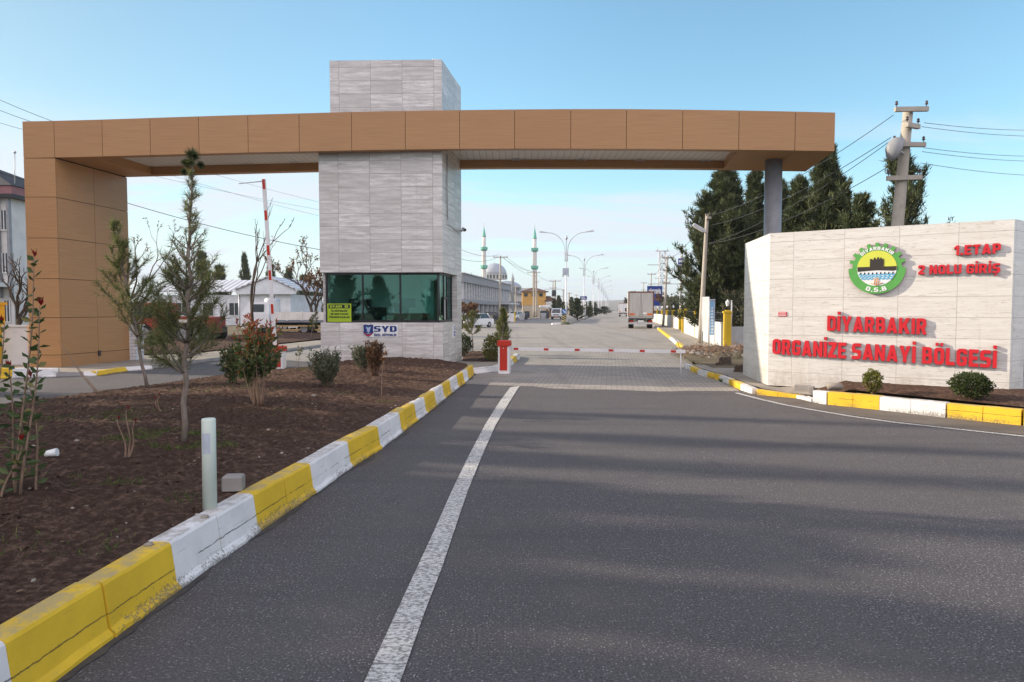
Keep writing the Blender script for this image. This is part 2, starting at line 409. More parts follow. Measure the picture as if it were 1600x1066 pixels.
def mat_wood(name, c0, c1):
    m = NT(name); v = m.coords(scale=(9,9,1.2))
    c = m.mix(m.ramp(m.noise(v, 2, 7, .7, .4), .3, .7), c0, c1)
    m.bump(m.noise(v, 4, 6), .5, .02)
    return m.done(c, .85)
def mat_kerb(name, col, top):
    m = NT(name); v = m.coords('UV'); o = m.coords()
    c = m.mix(m.ramp(m.noise(o, 2.2, 6, .65), .3, .7), sc(col, .88), sc(col, 1.06))
    h = m.sep(v)[1]
    d = m.noise(o, 48, 9, .78)
    low = m.ramp(h, .0, .16, .17, 0)
    chips = m.ramp(m.math('ADD', d, m.math('MULTIPLY', low, m.ramp(m.noise(o, .9, 4, .6), .36, .62, .15, 1.5))), .665, .71)
    c = m.mix(m.math('MULTIPLY', chips, .72), c, (.15,.13,.11))
    rub = m.ramp(m.noise(m.coords(scale=(1,1,9)), 1.6, 8, .75), .58, .74, 0, .45)
    c = m.mix(rub, c, (.26,.235,.19))
    scuff = m.ramp(m.noise(m.coords(scale=(.7,.7,14)), 2.4, 6, .7), .60, .70, 0, .5); c = m.mix(m.math('MULTIPLY', scuff, m.ramp(m.noise(o, .8, 3), .45, .6)), c, (.07,.065,.06))
    nz = m.n('ShaderNodeNewGeometry').outputs['Normal']
    up = m.ramp(m.sep(nz)[2], .75, .95)
    w = m.math('MULTIPLY', up, m.ramp(m.noise(o, 7, 8, .75), .38, .58))
    c = m.mix(m.math('MULTIPLY', w, .75), c, top)
    # the joint between the two courses of kerb stone, broken up
    seam = m.ramp(m.math('ABSOLUTE', m.math('SUBTRACT', h, m.math('MULTIPLY_ADD', m.noise(o, 9, 6, .7), .035, .115))), .0015, .007, 1, 0)
    seam = m.math('MULTIPLY', seam, m.ramp(m.noise(o, 2.0, 4, .7), .42, .56))
    c = m.mix(m.math('MULTIPLY', seam, .8), c, (.05,.04,.03))
    m.bump(m.math('SUBTRACT', m.noise(o, 60, 5, .7), m.math('MULTIPLY', chips, 1.5)), .35, .006)
    return m.done(c, .75, 0, .25)
def mat_line():
    m = NT('road_paint'); v = m.coords()
    c = m.mix(m.noise(v, 8, 6), (.50,.49,.47), (.66,.65,.62))
    d = m.ramp(m.noise(m.coords(scale=(1,1.6,1)), 34, 9, .8), .47, .56)
    d2 = m.ramp(m.noise(m.coords(scale=(.5,4,1)), 8, 6, .7), .56, .64, 0, .8)
    c = m.mix(m.math('MAXIMUM', m.math('MULTIPLY', d, .8), d2), c, (.08,.078,.075))
    return m.done(c, .8)
def mat_glass(name, tint, refl=.12, rough=0.0):
    m = NT(name); m.t.nodes.remove(m.b)
    tr = m.n('ShaderNodeBsdfTransparent'); m.set(tr.inputs[0], tint)
    gl = m.n('ShaderNodeBsdfGlossy'); gl.inputs['Roughness'].default_value = rough; m.set(gl.inputs[0], (.34,.56,.51))
    fr = m.n('ShaderNodeFresnel'); fr.inputs[0].default_value = 1.5
    mx = m.n('ShaderNodeMixShader'); m.set(mx.inputs[0], m.math('MINIMUM', m.math('ADD', fr.outputs[0], refl), 1.0))
    m.t.links.new(tr.outputs[0], mx.inputs[1]); m.t.links.new(gl.outputs[0], mx.inputs[2]); m.t.links.new(mx.outputs[0], m.out.inputs[0])
    return m.mat
def mat_bark(name, c0, c1):
    m = NT(name); v = m.coords(scale=(6,6,1.5))
    n = m.noise(v, 5, 8, .75)
    m.bump(n, .8, .02)
    return m.done(m.mix(m.ramp(n, .3, .7), c0, c1), .9, 0, .15)

M = dict(
 asphalt=mat_asphalt(), pavers=mat_pavers(), soil=mat_soil(), earth=mat_earth(), line=mat_line(),
 pavement=mat_concrete('pavement', (.24,.21,.175), (.34,.305,.255)),
 gutter=mat_concrete('gutter_dirt', (.105,.088,.074), (.15,.13,.11), (.06,.055,.05)), grit=mat_concrete('kerb_grit', (.055,.051,.049), (.105,.094,.085), (.035,.033,.032), 3.0),
 stone=mat_stone('grey_travertine', (.83,.81,.79), (.52,.495,.47), (.25,.215,.19), .905, .376, .30, streakamt=.62),
 cream=mat_stone('cream_travertine', (.715,.705,.67), (.63,.615,.575), (.33,.265,.20), .98, .40, .05, streakamt=.75, line=.5),
 acp=mat_acp(), strips=mat_strips(),
 dark=plain('dark_joint', (.03,.022,.016), .8),
 frame=plain('dark_frame', (.025,.025,.027), .4),
 glass=mat_glass('teal_glass', (.70,.92,.86), .10),
 clear=mat_glass('clear_glass', (.55,.70,.68), .10),
 wglass=plain('window_glass', (.035,.045,.055), .08, spec=.6),
 yellow=mat_kerb('yellow_kerb_paint', (.72,.47,.035), (.36,.30,.17)),
 white=mat_kerb('white_kerb_paint', (.72,.71,.70), (.36,.33,.29)),
 grey=mat_kerb('bare_kerb', (.26,.25,.24), (.2,.18,.16)),
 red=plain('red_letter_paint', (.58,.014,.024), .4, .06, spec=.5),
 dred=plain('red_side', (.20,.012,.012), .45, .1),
 redpaint=painted('red_barrier_paint', (.48,.035,.018), amount=.15),
 wpaint=painted('white_paint', (.74,.74,.74), (.35,.32,.28), .2),
 wclean=plain('white_plastic', (.78,.79,.78), .4, .04),
 steel=plain('painted_steel', (.22,.23,.25), .4, .12, spec=.5),
 lampgrey=plain('lamp_grey', (.27,.28,.29), .5, .08),
 galv=plain('galvanised_steel', (.50,.51,.53), .45, .1, metal=.3),
 iron=plain('dark_iron', (.03,.03,.035), .5),
 pole=mat_concrete('pole_concrete', (.34,.31,.265), (.45,.415,.36), (.24,.21,.18)),
 block=mat_concrete('block_concrete', (.24,.225,.21), (.34,.32,.30)),
 insul=plain('insulator', (.05,.025,.025), .25, spec=.6),
 wire=plain('wire', (.06,.06,.065), .5),
 bark=mat_bark('pine_bark', (.16,.125,.10), (.30,.255,.215)),
 dbark=mat_bark('dark_bark', (.055,.04,.03), (.11,.085,.065)),
 twig=mat_bark('red_twig', (.20,.13,.09), (.36,.25,.18)),
 needle=leafy('young_needles', (.105,.130,.040), (.235,.245,.090), (.29,.275,.13), trans=.38),
 dneedle=leafy('dark_needles', (.040,.060,.024), (.105,.125,.050), (.14,.15,.06), trans=.15),
 photinia=leafy('photinia_leaves', (.06,.10,.035), (.125,.165,.06), (.22,.20,.08)),
 redleaf=leafy('red_leaves', (.30,.060,.028), (.38,.14,.055), (.20,.11,.045)),
 redtip=leafy('red_tips', (.26,.012,.014), (.34,.04,.03)),
 olive=leafy('grey_green_leaves', (.085,.115,.065), (.16,.185,.115), (.21,.22,.15)),
 brownleaf=leafy('brown_leaves', (.11,.055,.030), (.20,.105,.055), (.065,.055,.025)),
 dryleaf=leafy('dry_leaves', (.20,.10,.05), (.30,.16,.085), (.13,.10,.045)),
 boxleaf=leafy('dark_shrub_leaves', (.032,.055,.016), (.075,.105,.03), (.12,.13,.05)),
 yelleaf=leafy('yellow_green_leaves', (.15,.16,.035), (.25,.24,.05), (.11,.14,.035)),
 grass=leafy('grass_blades', (.07,.11,.022), (.13,.17,.04), (.19,.18,.07)),
 farleaf=leafy('far_twigs', (.10,.072,.055), (.17,.125,.095), (.07,.06,.045)),
 fargreen=leafy('far_greens', (.035,.05,.028), (.07,.085,.045)),
 skin=plain('skin', (.45,.27,.19), .5, .08), cloth=plain('dark_uniform', (.018,.02,.026), .8), hair=plain('dark_hair', (.012,.010,.009), .6),
 litterleaf=leafy('litter_leaves', (.16,.095,.05), (.27,.18,.10), (.10,.06,.035), trans=.1),
 shirt=plain('white_shirt', (.7,.7,.7), .7),
 carwhite=plain('white_car_paint', (.72,.73,.74), .22, .03, spec=.5),
 cargrey=plain('dark_car_paint', (.06,.065,.075), .22, .05, spec=.5),
 tyre=plain('tyre', (.018,.018,.018), .85), rim=plain('rim', (.30,.30,.31), .4, metal=.5),
 lampglass=plain('lamp_lens', (.75,.76,.78), .15, .03, spec=.6), tail=plain('tail_lamp', (.38,.03,.015), .3), amber=plain('amber_reflector', (.60,.14,.035), .35),
)
# ------------------------------------------------------------------ ground, roads, kerbs, beds
def sheet(name, pts, z, mat, cuts=0):
    mb = MB(); mb.poly([V(p[0], p[1], z) for p in pts]); return struct(mb, name, mat)
gm = MB()
gm.poly([(-4000,-300,-.03),(4000,-300,-.03),(4000,7000,-.03),(-4000,7000,-.03)])
struct(gm, 'ground', M['earth'])

def interp(pl, x):
    for (a, b), (c, d) in zip(pl[:-1], pl[1:]):
        if a <= x <= c: return b + (d-b)*(x-a)/(c-a)
    return pl[0][1] if x < pl[0][0] else pl[-1][1]

# asphalt of the entry and of the exit lane, one sheet
sheet('asphalt_road', [(-16.5,-60),(40,-60),(40,9.5),(8.4,10.6),(5.6,13.6),(5.2,18.6),(2.8,32),(-9,32),(-11.0,20.6),(-11.4,19.2),(-14.2,17.2),(-16.5,16)], 0, M['asphalt'])
# block paving under the gate and the far road, running off to the horizon
pe = [G(728,600), G(775,602.5), G(832,604), G(861,607.5), G(900,608.5), G(960,609.5), G(1030,612.3), G(1085,611), G(1166,612)]
far_r = [G(1077,575.6), G(1068,548)+RN*.3, V(7.6,29.6,0)]
pv = MB()
L = [V(p.x, p.y, .004) for p in pe]
def along(u, s): return RN*u + RD*s
path = L + [V(5.25,18.3,.004), V(5.45,20.4,.004)] + [along(3.25,30)+V(0,0,.004), along(4.25,62)+V(0,0,.004), along(4.4,900)+V(0,0,.004), along(-14.3,900)+V(0,0,.004), along(-14.1,66)+V(0,0,.004), V(-8.9,31.7,.004), V(-9.6,25,.004), V(-5.2,21.5,.004), V(-3.3,20.4,.004), V(-1.1,19.0,.004)]
pv.poly(path)
struct(pv, 'paved_road', M['pavers'])

# white lane line worn by traffic
pts_l = [(570,1066),(620,957),(651,890),(676,836),(706,768),(731,716),(757,666),(780,629),(797,606)]
pts_r = [(626,1066),(664,957),(690,890),(708,836),(731,768),(752,716),(774,666),(796,629),(812,603.5)]
A = [G(*p) for p in pts_l]; B = [G(*p) for p in pts_r]
d0 = (A[1]-A[0])
A = [A[0]-d0*4] + A; B = [B[0]-d0*4] + B
lm = MB()
for i in range(len(A)-1):
    lm.poly([(A[i].x,A[i].y,.008),(B[i].x,B[i].y,.008),(B[i+1].x,B[i+1].y,.008),(A[i+1].x,A[i+1].y,.008)])
struct(lm, 'lane_line', M['line'])
# thin edge line on the right, and on the exit lane
def strip(name, pts, w, z, mat):
    mb = MB(); n = len(pts); pr = None
    P = [Vector((p[0],p[1],z)) for p in pts]
    E = []
    for i in range(n):
        t = (P[min(i+1,n-1)]-P[max(i-1,0)]).normalized(); s_ = V(-t.y,t.x,0)
        E.append((P[i]+s_*w/2, P[i]-s_*w/2))
    for a, b in zip(E[:-1], E[1:]): mb.poly([a[1], b[1], b[0], a[0]])
    return struct(mb, name, mat)
strip('edge_line', [G(1150,614.5),G(1190,625),G(1228,633.6),G(1275,642),G(1332,651.6),G(1400,661),G(1600,682.6),G(1800,700)], .10, .0085, M['line'])

def kerb(name, label, stones, h, w=.20, depth_dir=1, batter=.03, foot=.03):
    """stones: list of (start point, end point, height0, height1, paint). The stones stay parts of one kerb run."""
    root = thing(name, label, 'kerb', tuple(stones[0][0]))
    rnd = random.Random(7)
    for (a, b, h0, h1, paint) in stones:
        a = Vector((a[0],a[1],0)); b = Vector((b[0],b[1],0))
        t = (b-a); Ln = t.length; t.normalize(); bk = V(-t.y, t.x, 0)*depth_dir
        n = max(1, round(Ln/.56)); mb = MB()
        for k in range(n):
            g = .004
            j0 = rnd.uniform(-.006,.006); jz = rnd.uniform(-.005,.005)
            p0 = a + t*(Ln*k/n + (g if k else 0)) + bk*j0; p1 = a + t*(Ln*(k+1)/n - (g if k < n-1 else 0)) + bk*j0
            sub = 6; rings = []
            for q in range(sub+1):
                p = p0.lerp(p1, q/sub); hh = h0 + (h1-h0)*((k+q/sub)/n) + jz
                e = .004*mnoise.noise(p*7)
                prof = [(-foot+e*2, -.03), (-foot+e*3, .025+e*4), (e*2, .055+e*4), (batter*.55+e, hh*.6), (batter+e, hh-.022+e), (batter+.012+e, hh-.006), (batter+.035+e, hh+e*.6), (w*.7, hh+e), (w, hh-.004), (w, -.03)]
                rings.append([p + bk*x + V(0,0,z) for x, z in prof])
            if depth_dir > 0: rings = [r for r in rings]
            mb.loft(rings, 0, False)
        o = mb.build('kerb_stone', M[paint], root)
        bm = bmesh.new(); bm.from_mesh(o.data); bmesh.ops.recalc_face_normals(bm, faces=bm.faces); bm.to_mesh(o.data); bm.free()
        o['label'] = {'yellow':'yellow painted kerb stones','white':'white painted kerb stones','grey':'bare grey kerb stones'}[paint]
    return root

# island kerb beside the entry lane
ib = [(20,1105),(81,1059),(175,989),(275,923),(402,829),(489.5,772.6),(548,729),(594,702.7),(626.7,674),(650.8,659),(666,646),(681,635),(696.7,617.5),(707.6,609.6),(727,602),(740,584)]
ib = [(20,1110),(81,1059),(175,989),(275,921),(402,831),(489.5,771),(548,730),(594,701),(626.7,675.5),(650.8,657.5),(666,646),(681,634),(696.7,620.5),(707.6,612),(716,605.5),(727,597),(734,590.5),(740,584.5)]
bx = [24,275,402,489.5,548,594,626.7,650.8,666,681,694,705,716,725,732,740]
bp = [G(x, interp(ib, x)) for x in bx]
stones = [(V(-2.26,-3.0,0), V(-2.23,1.4,0), .31,.31,'yellow'), (V(-2.23,1.4,0), bp[0], .31,.31,'white')]
cl = 'yellow'
for a, b in zip(bp[:-1], bp[1:]):
    stones.append((a, b, .305, .305, cl)); cl = 'white' if cl == 'yellow' else 'yellow'
stones = [(a, b, .31 - .0035*max(0, a[1]-3), .31 - .0035*max(0, b[1]-3), c) for a, b, _, _, c in stones]
kerb('kerb', 'long yellow and white kerb with chipped paint along the soil bed', stones, .3, .175)
# the island past the booth
isl = [G(739,584.5), G(780,580.5), G(796,574), G(802,568.5), G(808,564), G(813,559.5)]
kerb('kerb', 'short white and yellow kerb around the planted bed behind the red barrier box',
     [(isl[0],isl[1],.16,.16,'white'),(isl[1],isl[2],.16,.16,'white'),(isl[2],isl[3],.17,.17,'white'),(isl[3],isl[4],.17,.17,'yellow'),(isl[4],isl[5],.17,.17,'white')], .16)
wk = MB()
wk.poly([(p.x-.0,p.y+.08,.13) for p in (isl[0],isl[1],isl[2],isl[3],isl[4],isl[5])] + [(-.1,25.6,.13),(-2.2,25.9,.13),(-5.3,23.5,.13),(-5.8,20.3,.13),(-2.0,18.9,.13)])
struct(wk, 'pavement', M['pavement'])

# right hand kerb: low part round the corner, then the higher bed edge
rl = [(1077.5,575.6,.14,'white'),(1088,579.5,.14,'yellow'),(1100.5,585,.14,'white'),(1115.5,590,.14,'yellow'),(1134.5,594.8,.14,'white'),(1150.6,602,.15,'yellow'),(1169.4,610,.15,'white'),(1188,616,.12,'yellow'),(1254.7,621.6,.07,'white'),(1281,628.2,.07,'')]
st = [(G(a[0],a[1]), G(b[0],b[1]), a[2], b[2] if b[3] else a[2], a[3]) for a, b in zip(rl[:-1], rl[1:])]
kerb('kerb', 'low curved yellow and white kerb in front of the sign wall corner', [(b, a, h1, h0, c) for a, b, h0, h1, c in st][::-1], .14, .18)
rh = [(1281,628.2,'white'),(1301.6,630.7,'yellow'),(1381.4,638.9,'white'),(1486,651,'yellow'),(1600,662.5,'yellow'),(1760,676,'white'),(1900,690,'')]
st = [(G(a[0],a[1]), G(b[0],b[1]), .24, .24, a[2]) for a, b in zip(rh[:-1], rh[1:])]
kerb('kerb', 'tall bright yellow and white kerb edging the bed under the sign wall', [(b, a, h0, h1, c) for a, b, h0, h1, c in st][::-1], .24, .22)
# kerb of the far pavement on the right
fr = [G(1070,560), G(1066,547), G(1056,538.5), G(1046,530), G(1036,522), G(1027,514.5), along(4.3,70), along(4.4,110), along(4.5,260), along(4.6,800)]
cs = ['white','yellow','white','yellow','yellow','white','grey','grey','grey']
kerb('kerb', 'far yellow and white kerb of the pavement beside the white wall', [(b, a, .14, .14, c) for a, b, c in zip(fr[:-1], fr[1:], cs)][::-1], .14, .2)
# dirt that gathers between the edge line and the right kerb
gt = MB()
top = [G(1134,596),G(1152,605),G(1170,613),G(1189,619),G(1228,622.5),G(1256,624.5),G(1283,632),G(1303,634),G(1382,642.5),G(1487,655),G(1600,666),G(1760,682)]
bot = [G(1138,601),G(1160,614),G(1190,623.5),G(1210,628.5),G(1240,634),G(1262,638),G(1284,641.5),G(1306,645.5),G(1382,656.5),G(1487,669),G(1600,680.5),G(1760,698)]
for i in range(len(top)-1):
    gt.poly([(p.x,p.y,.006) for p in (bot[i],bot[i+1],top[i+1],top[i])])
struct(gt, 'gutter', M['gutter'])

# grit gathered at the foot of the island kerb
gk = MB(); P = [(q.x, q.y) for q in bp]; P = [(-2.23,1.4)] + P; N = 400; prv = None
tot = [0]
for a, b in zip(P[:-1], P[1:]): tot.append(tot[-1] + sqrt((a[0]-b[0])**2 + (a[1]-b[1])**2))
def onk(s_):
    for k in range(len(P)-1):
        if s_ <= tot[k+1]: f = (s_-tot[k])/(tot[k+1]-tot[k]); return V(P[k][0]+(P[k+1][0]-P[k][0])*f, P[k][1]+(P[k+1][1]-P[k][1])*f, .005)
    return V(*P[-1], .005)
for k in range(N+1):
    s_ = tot[-1]*k/N; p = onk(s_); w = .03 + .09*max(0, mnoise.fractal(V(s_*1.3, 3, 1), .8, 2.2, 5)+.35)
    cur = (p + V(-.02,0,0), p + V(w,.0,0))
    if prv: gk.poly([prv[0], prv[1], cur[1], cur[0]])
    prv = cur
struct(gk, 'gutter', M['grit'])
# pavement between right kerb and sign wall / far wall
pr = MB()
pr.poly([(5.36,20.4,.11),(5.26,18.3,.115),(5.36,16.9,.115),(5.28,15.85,.115),(5.2,14.85,.115),(5.24,14.2,.105),(5.6,13.85,.062),(5.95,13.45,.062),(6.2,14.6,.12),(7.2,18.0,.12),(7.3,20.5,.12)])
struct(pr, 'pavement', M['pavement'])
pr = MB()
fk = [p + V(.15,.0,0) for p in fr]
inner = [G(1180,556,.12), G(1137,543,.12), G(1071,519.3,.12), along(7.6,110), along(7.7,260), along(7.8,800)]
poly = [(p.x,p.y,.12) for p in fk] + [(p.x,p.y,.12) for p in inner[::-1]]
pr.poly(poly[::-1] if False else poly)
struct(pr, 'pavement', M['pavement'])

# ------------------------------------------------------------------ soil beds (terrain)
def bed(name, right, left, nu, nv, z0r, z0l, mound, rough, mat, seed=0, vf=0):
    """sheet of rough soil between two polylines of the same length"""
    mb = MB(); idx = []
    def at(pl, t):
        k = min(int(t*(len(pl)-1)), len(pl)-2); f = t*(len(pl)-1)-k
        return Vector(pl[k]).lerp(Vector(pl[k+1]), f)
    for j in range(nv+1):
        a = at(right, j/nv); b = at(left, j/nv); row = []
        for i in range(nu+1):
            u = i/nu; p = a.lerp(b, u)
            e = min(1, u*9, (1-u)*7); ve = min(1, j/nv*8, (1-j/nv)*8) if vf else 1; e *= ve
            z = z0r + (z0l-z0r)*u + ve*mound*sin(pi*min(1,max(0,u)))**.8 - vf*(1-ve)
            q = V(p.x+seed, p.y, 0)
            z += e*rough*(mnoise.fractal(q*1.6, .9, 2.2, 6)*.55 + .55*mnoise.fractal(q*6, .9, 2.1, 5) + .35*mnoise.fractal(q*17, .8, 2.1, 3))
            row.append(mb.vert((p.x, p.y, z)))
        idx.append(row)
    for j in range(nv):
        for i in range(nu):
            mb.face((idx[j][i], idx[j+1][i], idx[j+1][i+1], idx[j][i+1]), 0, True)
    o = struct(mb, name, mat)
    bm = bmesh.new(); bm.from_mesh(o.data); bmesh.ops.recalc_face_normals(bm, faces=bm.faces)
    if sum(f.normal.z for f in bm.faces) < 0: bmesh.ops.reverse_faces(bm, faces=bm.faces)
    bm.to_mesh(o.data); bm.free()
    return o
def ypl(pl, ys):
    pl = sorted(pl, key=lambda p: p[1]); out = []
    for y in ys:
        out.append((interp([(p[1], p[0]) for p in pl], y), y, 0))
    return out
YS = [-3,0,1.5,3,4,5,6,7,8,9,10,11,12,13,14,15,16,17,18,18.7,19.74]
rk = [(p[0]-.10, p[1]) for p in [(-2.26,-3)] + [(q.x,q.y) for q in bp] + [(-1.9,19.74)]]
lk = [(-9.7,-3),(-9.25,9),(-8.95,11.9),(-8.5,13.1),(-7.95,14.8),(-7.5,16.2),(-6.5,17.6),(-5.85,18.9),(-5.7,19.74)]
BED = bed('soil_bed', ypl(rk, YS), ypl(lk, YS), 170, 420, .275, .10, .16, .060, M['soil'])
strip('edge_line', [(-9.77,-3),(-9.32,9),(-9.02,11.9),(-8.57,13.1),(-8.02,14.8),(-7.57,16.2),(-6.57,17.6)], .10, .0085, M['line'])
bed('soil_bed', [G(722,566,.13),G(724,556,.13),G(730,549,.13)], [G(792,566,.13),G(796,559,.13),G(790,549.5,.13)], 40, 30, .14,.14,.05,.05, M['soil'], 5, .03)
bed('soil_bed', [G(1290,623)+V(-.05,.12,0),G(1382,633)+V(0,.1,0),G(1487,645)+V(0,.12,0),G(1620,661)+V(0,.15,0),G(1800,680)],
    [V(6.3,14.3,0),V(7.3,13.75,0),V(8.4,13.05,0),V(9.5,12.7,0),V(12.5,12.6,0)], 30, 90, .215,.27,.05,.03, M['soil'], 11, .22)
def bed_z(x, y):
    ok, loc, nrm, k = BED.ray_cast(Vector((x, y, 3)) - BED.location, Vector((0,0,-1)))
    return loc.z if ok else .3
# clods lying over the soil
cb = MB(); rnd = random.Random(3)
for k in range(13000):
    y = 2.2 + 16.3*rnd.random()**1.25; x0 = interp([(p[1],p[0]) for p in rk], y)-.08; x1 = interp([(p[1],p[0]) for p in sorted(lk, key=lambda q:q[1])], y)
    x = x0 + (x1-x0)*rnd.random(); s = .005 + .022*rnd.random()**4 
    z = bed_z(x, y)
    c = V(x, y, z + s*.2)
    q = [c + V(rnd.uniform(-1,1), rnd.uniform(-1,1), rnd.uniform(-.6,.9))*s for _ in range(5)]
    i = [cb.vert(p) for p in q]
    for f in ((0,1,2),(0,2,3),(0,3,1),(1,2,4),(2,3,4),(3,1,4)): cb.face([i[t] for t in f])
tag(cb.build('soil_clods', M['soil']), 'loose crumbs of dark soil over the planted bed', 'soil', kind='stuff')
# dry leaves, straw and small stones on the soil
ll_ = MB(); sn = MB()
for k in range(1500):
    y = 2.2 + 16*rnd.random()**1.2; x0 = interp([(p[1],p[0]) for p in rk], y)-.05; x1 = interp([(p[1],p[0]) for p in sorted(lk, key=lambda q:q[1])], y)
    x = x0 + (x1-x0)*rnd.random(); z = bed_z(x, y)
    if k % 3 == 0:
        s = .004 + .012*rnd.random()**3; sn.blob((x, y, z+s*.3), (s*rnd.uniform(.8,1.5), s, s*.7), k, .4, 1, smooth=False); continue
    L_ = rnd.uniform(.02,.06); w_ = L_*rnd.choice((.06,.35,.45)); a = rnd.uniform(0, 2*pi); d = V(cos(a), sin(a), rnd.uniform(-.1,.3))*L_; q = V(-sin(a), cos(a), rnd.uniform(-.3,.3))*w_*.5
    p = V(x, y, z+.012); ll_.poly([p, p+d*.5+q, p+d, p+d*.5-q])
tag(ll_.build('leaf_litter', M['litterleaf']), 'dry leaves and straw scattered over the soil', 'leaf litter', kind='stuff')
tag(sn.build('small_stones', M['pavement']), 'small stones scattered over the soil', 'stones', kind='stuff')
# grass tufts
gb = MB()
def tufts(cx, cy, rx, ry, n, hgt, zf):
    for k in range(n):
        a = rnd.uniform(0, 2*pi); r = sqrt(rnd.random()); x = cx + rx*r*cos(a); y = cy + ry*r*sin(a)
        if mnoise.noise(V(x*2.3,y*2.3,4)) < -.05: continue
        z = zf(x, y); d = V(rnd.gauss(0,.5), rnd.gauss(0,.5), 1).normalized(); h = hgt*rnd.uniform(.4,1.1); w = V(rnd.gauss(0,1), rnd.gauss(0,1), 0).normalized()*.004
        p = V(x, y, z-.01); gb.poly([p-w, p+w, p+d*h*.6+w*.6, p+d*h+V(d.x,d.y,0)*h*.4])
for (px, py, rx, ry, n) in ((250,678,.75,.5,2600),(300,690,.45,.25,900),(130,650,.8,.3,500),(350,605,1.0,.5,500),(480,572,.6,.4,900),(215,640,.5,.3,400),(185,745,.25,.12,150),(90,830,.5,.3,160),(300,760,.3,.2,140),(420,640,.5,.25,200),(560,610,.4,.2,160),(60,745,.35,.2,220),(620,620,.3,.12,120)):
    p = G(px, py, .38); tufts(p.x, p.y, rx, ry, n, .055, bed_z)
for (px, py, rx, ry, n) in ((1141,597,.25,.14,700),(1100,571,.4,.2,400)):
    p = G(px, py, .0); tufts(p.x, p.y, rx, ry, n, .10, lambda x, y: .02)
tag(gb.build('grass_tufts', M['grass']), 'short weedy grass tufts growing in the bed and along the kerb foot', 'grass', kind='stuff')

# exit lane's outer edge: pavement, low kerb and the yard behind
lo = [G(88,589.5), G(130,588), G(151,587.5), G(198,580), G(238,577), G(347.7,563.5), G(499.7,543), along(-14.3,66), along(-14.4,120), along(-14.5,300), along(-14.7,800)]
cs = ['grey','white','yellow','white','grey','grey','grey','grey','grey','grey']
kerb('kerb', 'low kerb with one yellow stone beside the tan pillar and exit lane', [(a, b, .12, .12, c) for a, b, c in zip(lo[:-1], lo[1:], cs)], .12, .2)
pk = MB()
outer = [G(0,578,.11), G(0,560,.11), V(-13.4,24.2,.11), V(-11.9,26,.11), G(499.7,531.6,.11), along(-15.8,66), along(-16,120), along(-16,300), along(-16,800)]
poly = [(p.x-.1,p.y+.05,.11) for p in lo] + [(p.x,p.y,.11) for p in outer[::-1]]
pk.poly(poly); struct(pk, 'pavement', M['pavement'])
bed('soil_bed', [V(-13.2,24.6,0),V(-11.9,26.3,0),V(-10.6,37,0),V(-11.5,45,0)], [V(-19,27,0),V(-18,32,0),V(-17.5,40,0),V(-17.5,47,0)], 30, 60, .15,.12,.14,.08, M['soil'], 21)
kerb('kerb', 'tall yellow and white kerb in front of the yellow gatepost at far left',
     [(V(-16.2,17.0,0), V(-12.75,17.35,0), .27,.27,'yellow'), (V(-12.75,17.35,0), V(-11.85,17.75,0), .25,.22,'white')], .27, .25)
# median of the far road
md = MB()
nose = G(872,507.5); 
mp_ = [along(-6.9,79), along(-5.2,79.5), along(-5.0,84), along(-4.8,800), along(-7.3,800), along(-7.1,84)]
md.prism([(p.x,p.y) for p in mp_], -.02, .16); struct(md, 'median', M['pavement'])
# hills on the skyline
hm = MB(); prev = None
rows = []
for k in range(81):
    x = -3200 + 6400*k/80
    hgt = 26 + 16*mnoise.noise(V(x/900, 1, 0)) + 7*mnoise.noise(V(x/260, 2, 0))
    rows.append((x, max(8, hgt)))
I = []
for x, h in rows: I.append([hm.vert((x, 1750, -2)), hm.vert((x, 2050, h*.55)), hm.vert((x, 2500, h)), hm.vert((x, 3200, -2))])
for a, b in zip(I[:-1], I[1:]):
    for k in range(3): hm.face((a[k], b[k], b[k+1], a[k+1]), 0, True)
struct(hm, 'hills', M['earth'])
# ------------------------------------------------------------------ the gate: beam, left leg, right column
YF = 19.4; BD = 2.85
JX = [35,84,159,234,310,387,467,549,633,718,804,892,979,1067,1155,1243,1305]
JT = [190,189,187,184.5,182,179.6,177.3,175.1,173.4,172.2,171.2,170.6,170.6,171.4,172.8,174.5,176]
JB = [247,246.3,244.4,242.4,240.4,238.5,236.8,235.1,233.6,232.6,232.2,232.3,232.6,233.2,234.1,235.2,236.2]
T = [D(x, y, YF) for x, y in zip(JX, JT)]; B_ = [D(x, y, YF) for x, y in zip(JX, JB)]
SK = RD.x/RD.y
gate = thing('entrance_gate', 'long tan wood grain clad gate beam on a broad left leg and grey right column', 'gate', (T[0].x, YF, 0))
def bp_(i, f, y, zt=None, zb=None, dz=0.0):
    """point on the beam at joint i + fraction f, depth y behind the front"""
    if f: x = T[i].x + (T[i+1].x-T[i].x)*f; a = T[i].z + (T[i+1].z-T[i].z)*f; b = B_[i].z + (B_[i+1].z-B_[i].z)*f
    else: x = T[i].x; a = T[i].z; b = B_[i].z
    return x + SK*y, YF + y, a, b
def seg_hexa(mb, i, f0, f1, y0, y1, lo, hi, m=0):
    """lo/hi: ('t'|'b', offset) from the beam's top or bottom edge"""
    P = []
    for kind, off in (lo, hi):
        for f, y in ((f0,y0),(f1,y0),(f1,y1),(f0,y1)):
            x, yy, a, b = bp_(i, f, y)
            P.append(V(x, yy, (a if kind == 't' else b)+off))
    mb.hexa(P, m)
cl = MB(); core = MB(); lip = MB(); ceil = MB()
n = len(JX)-1
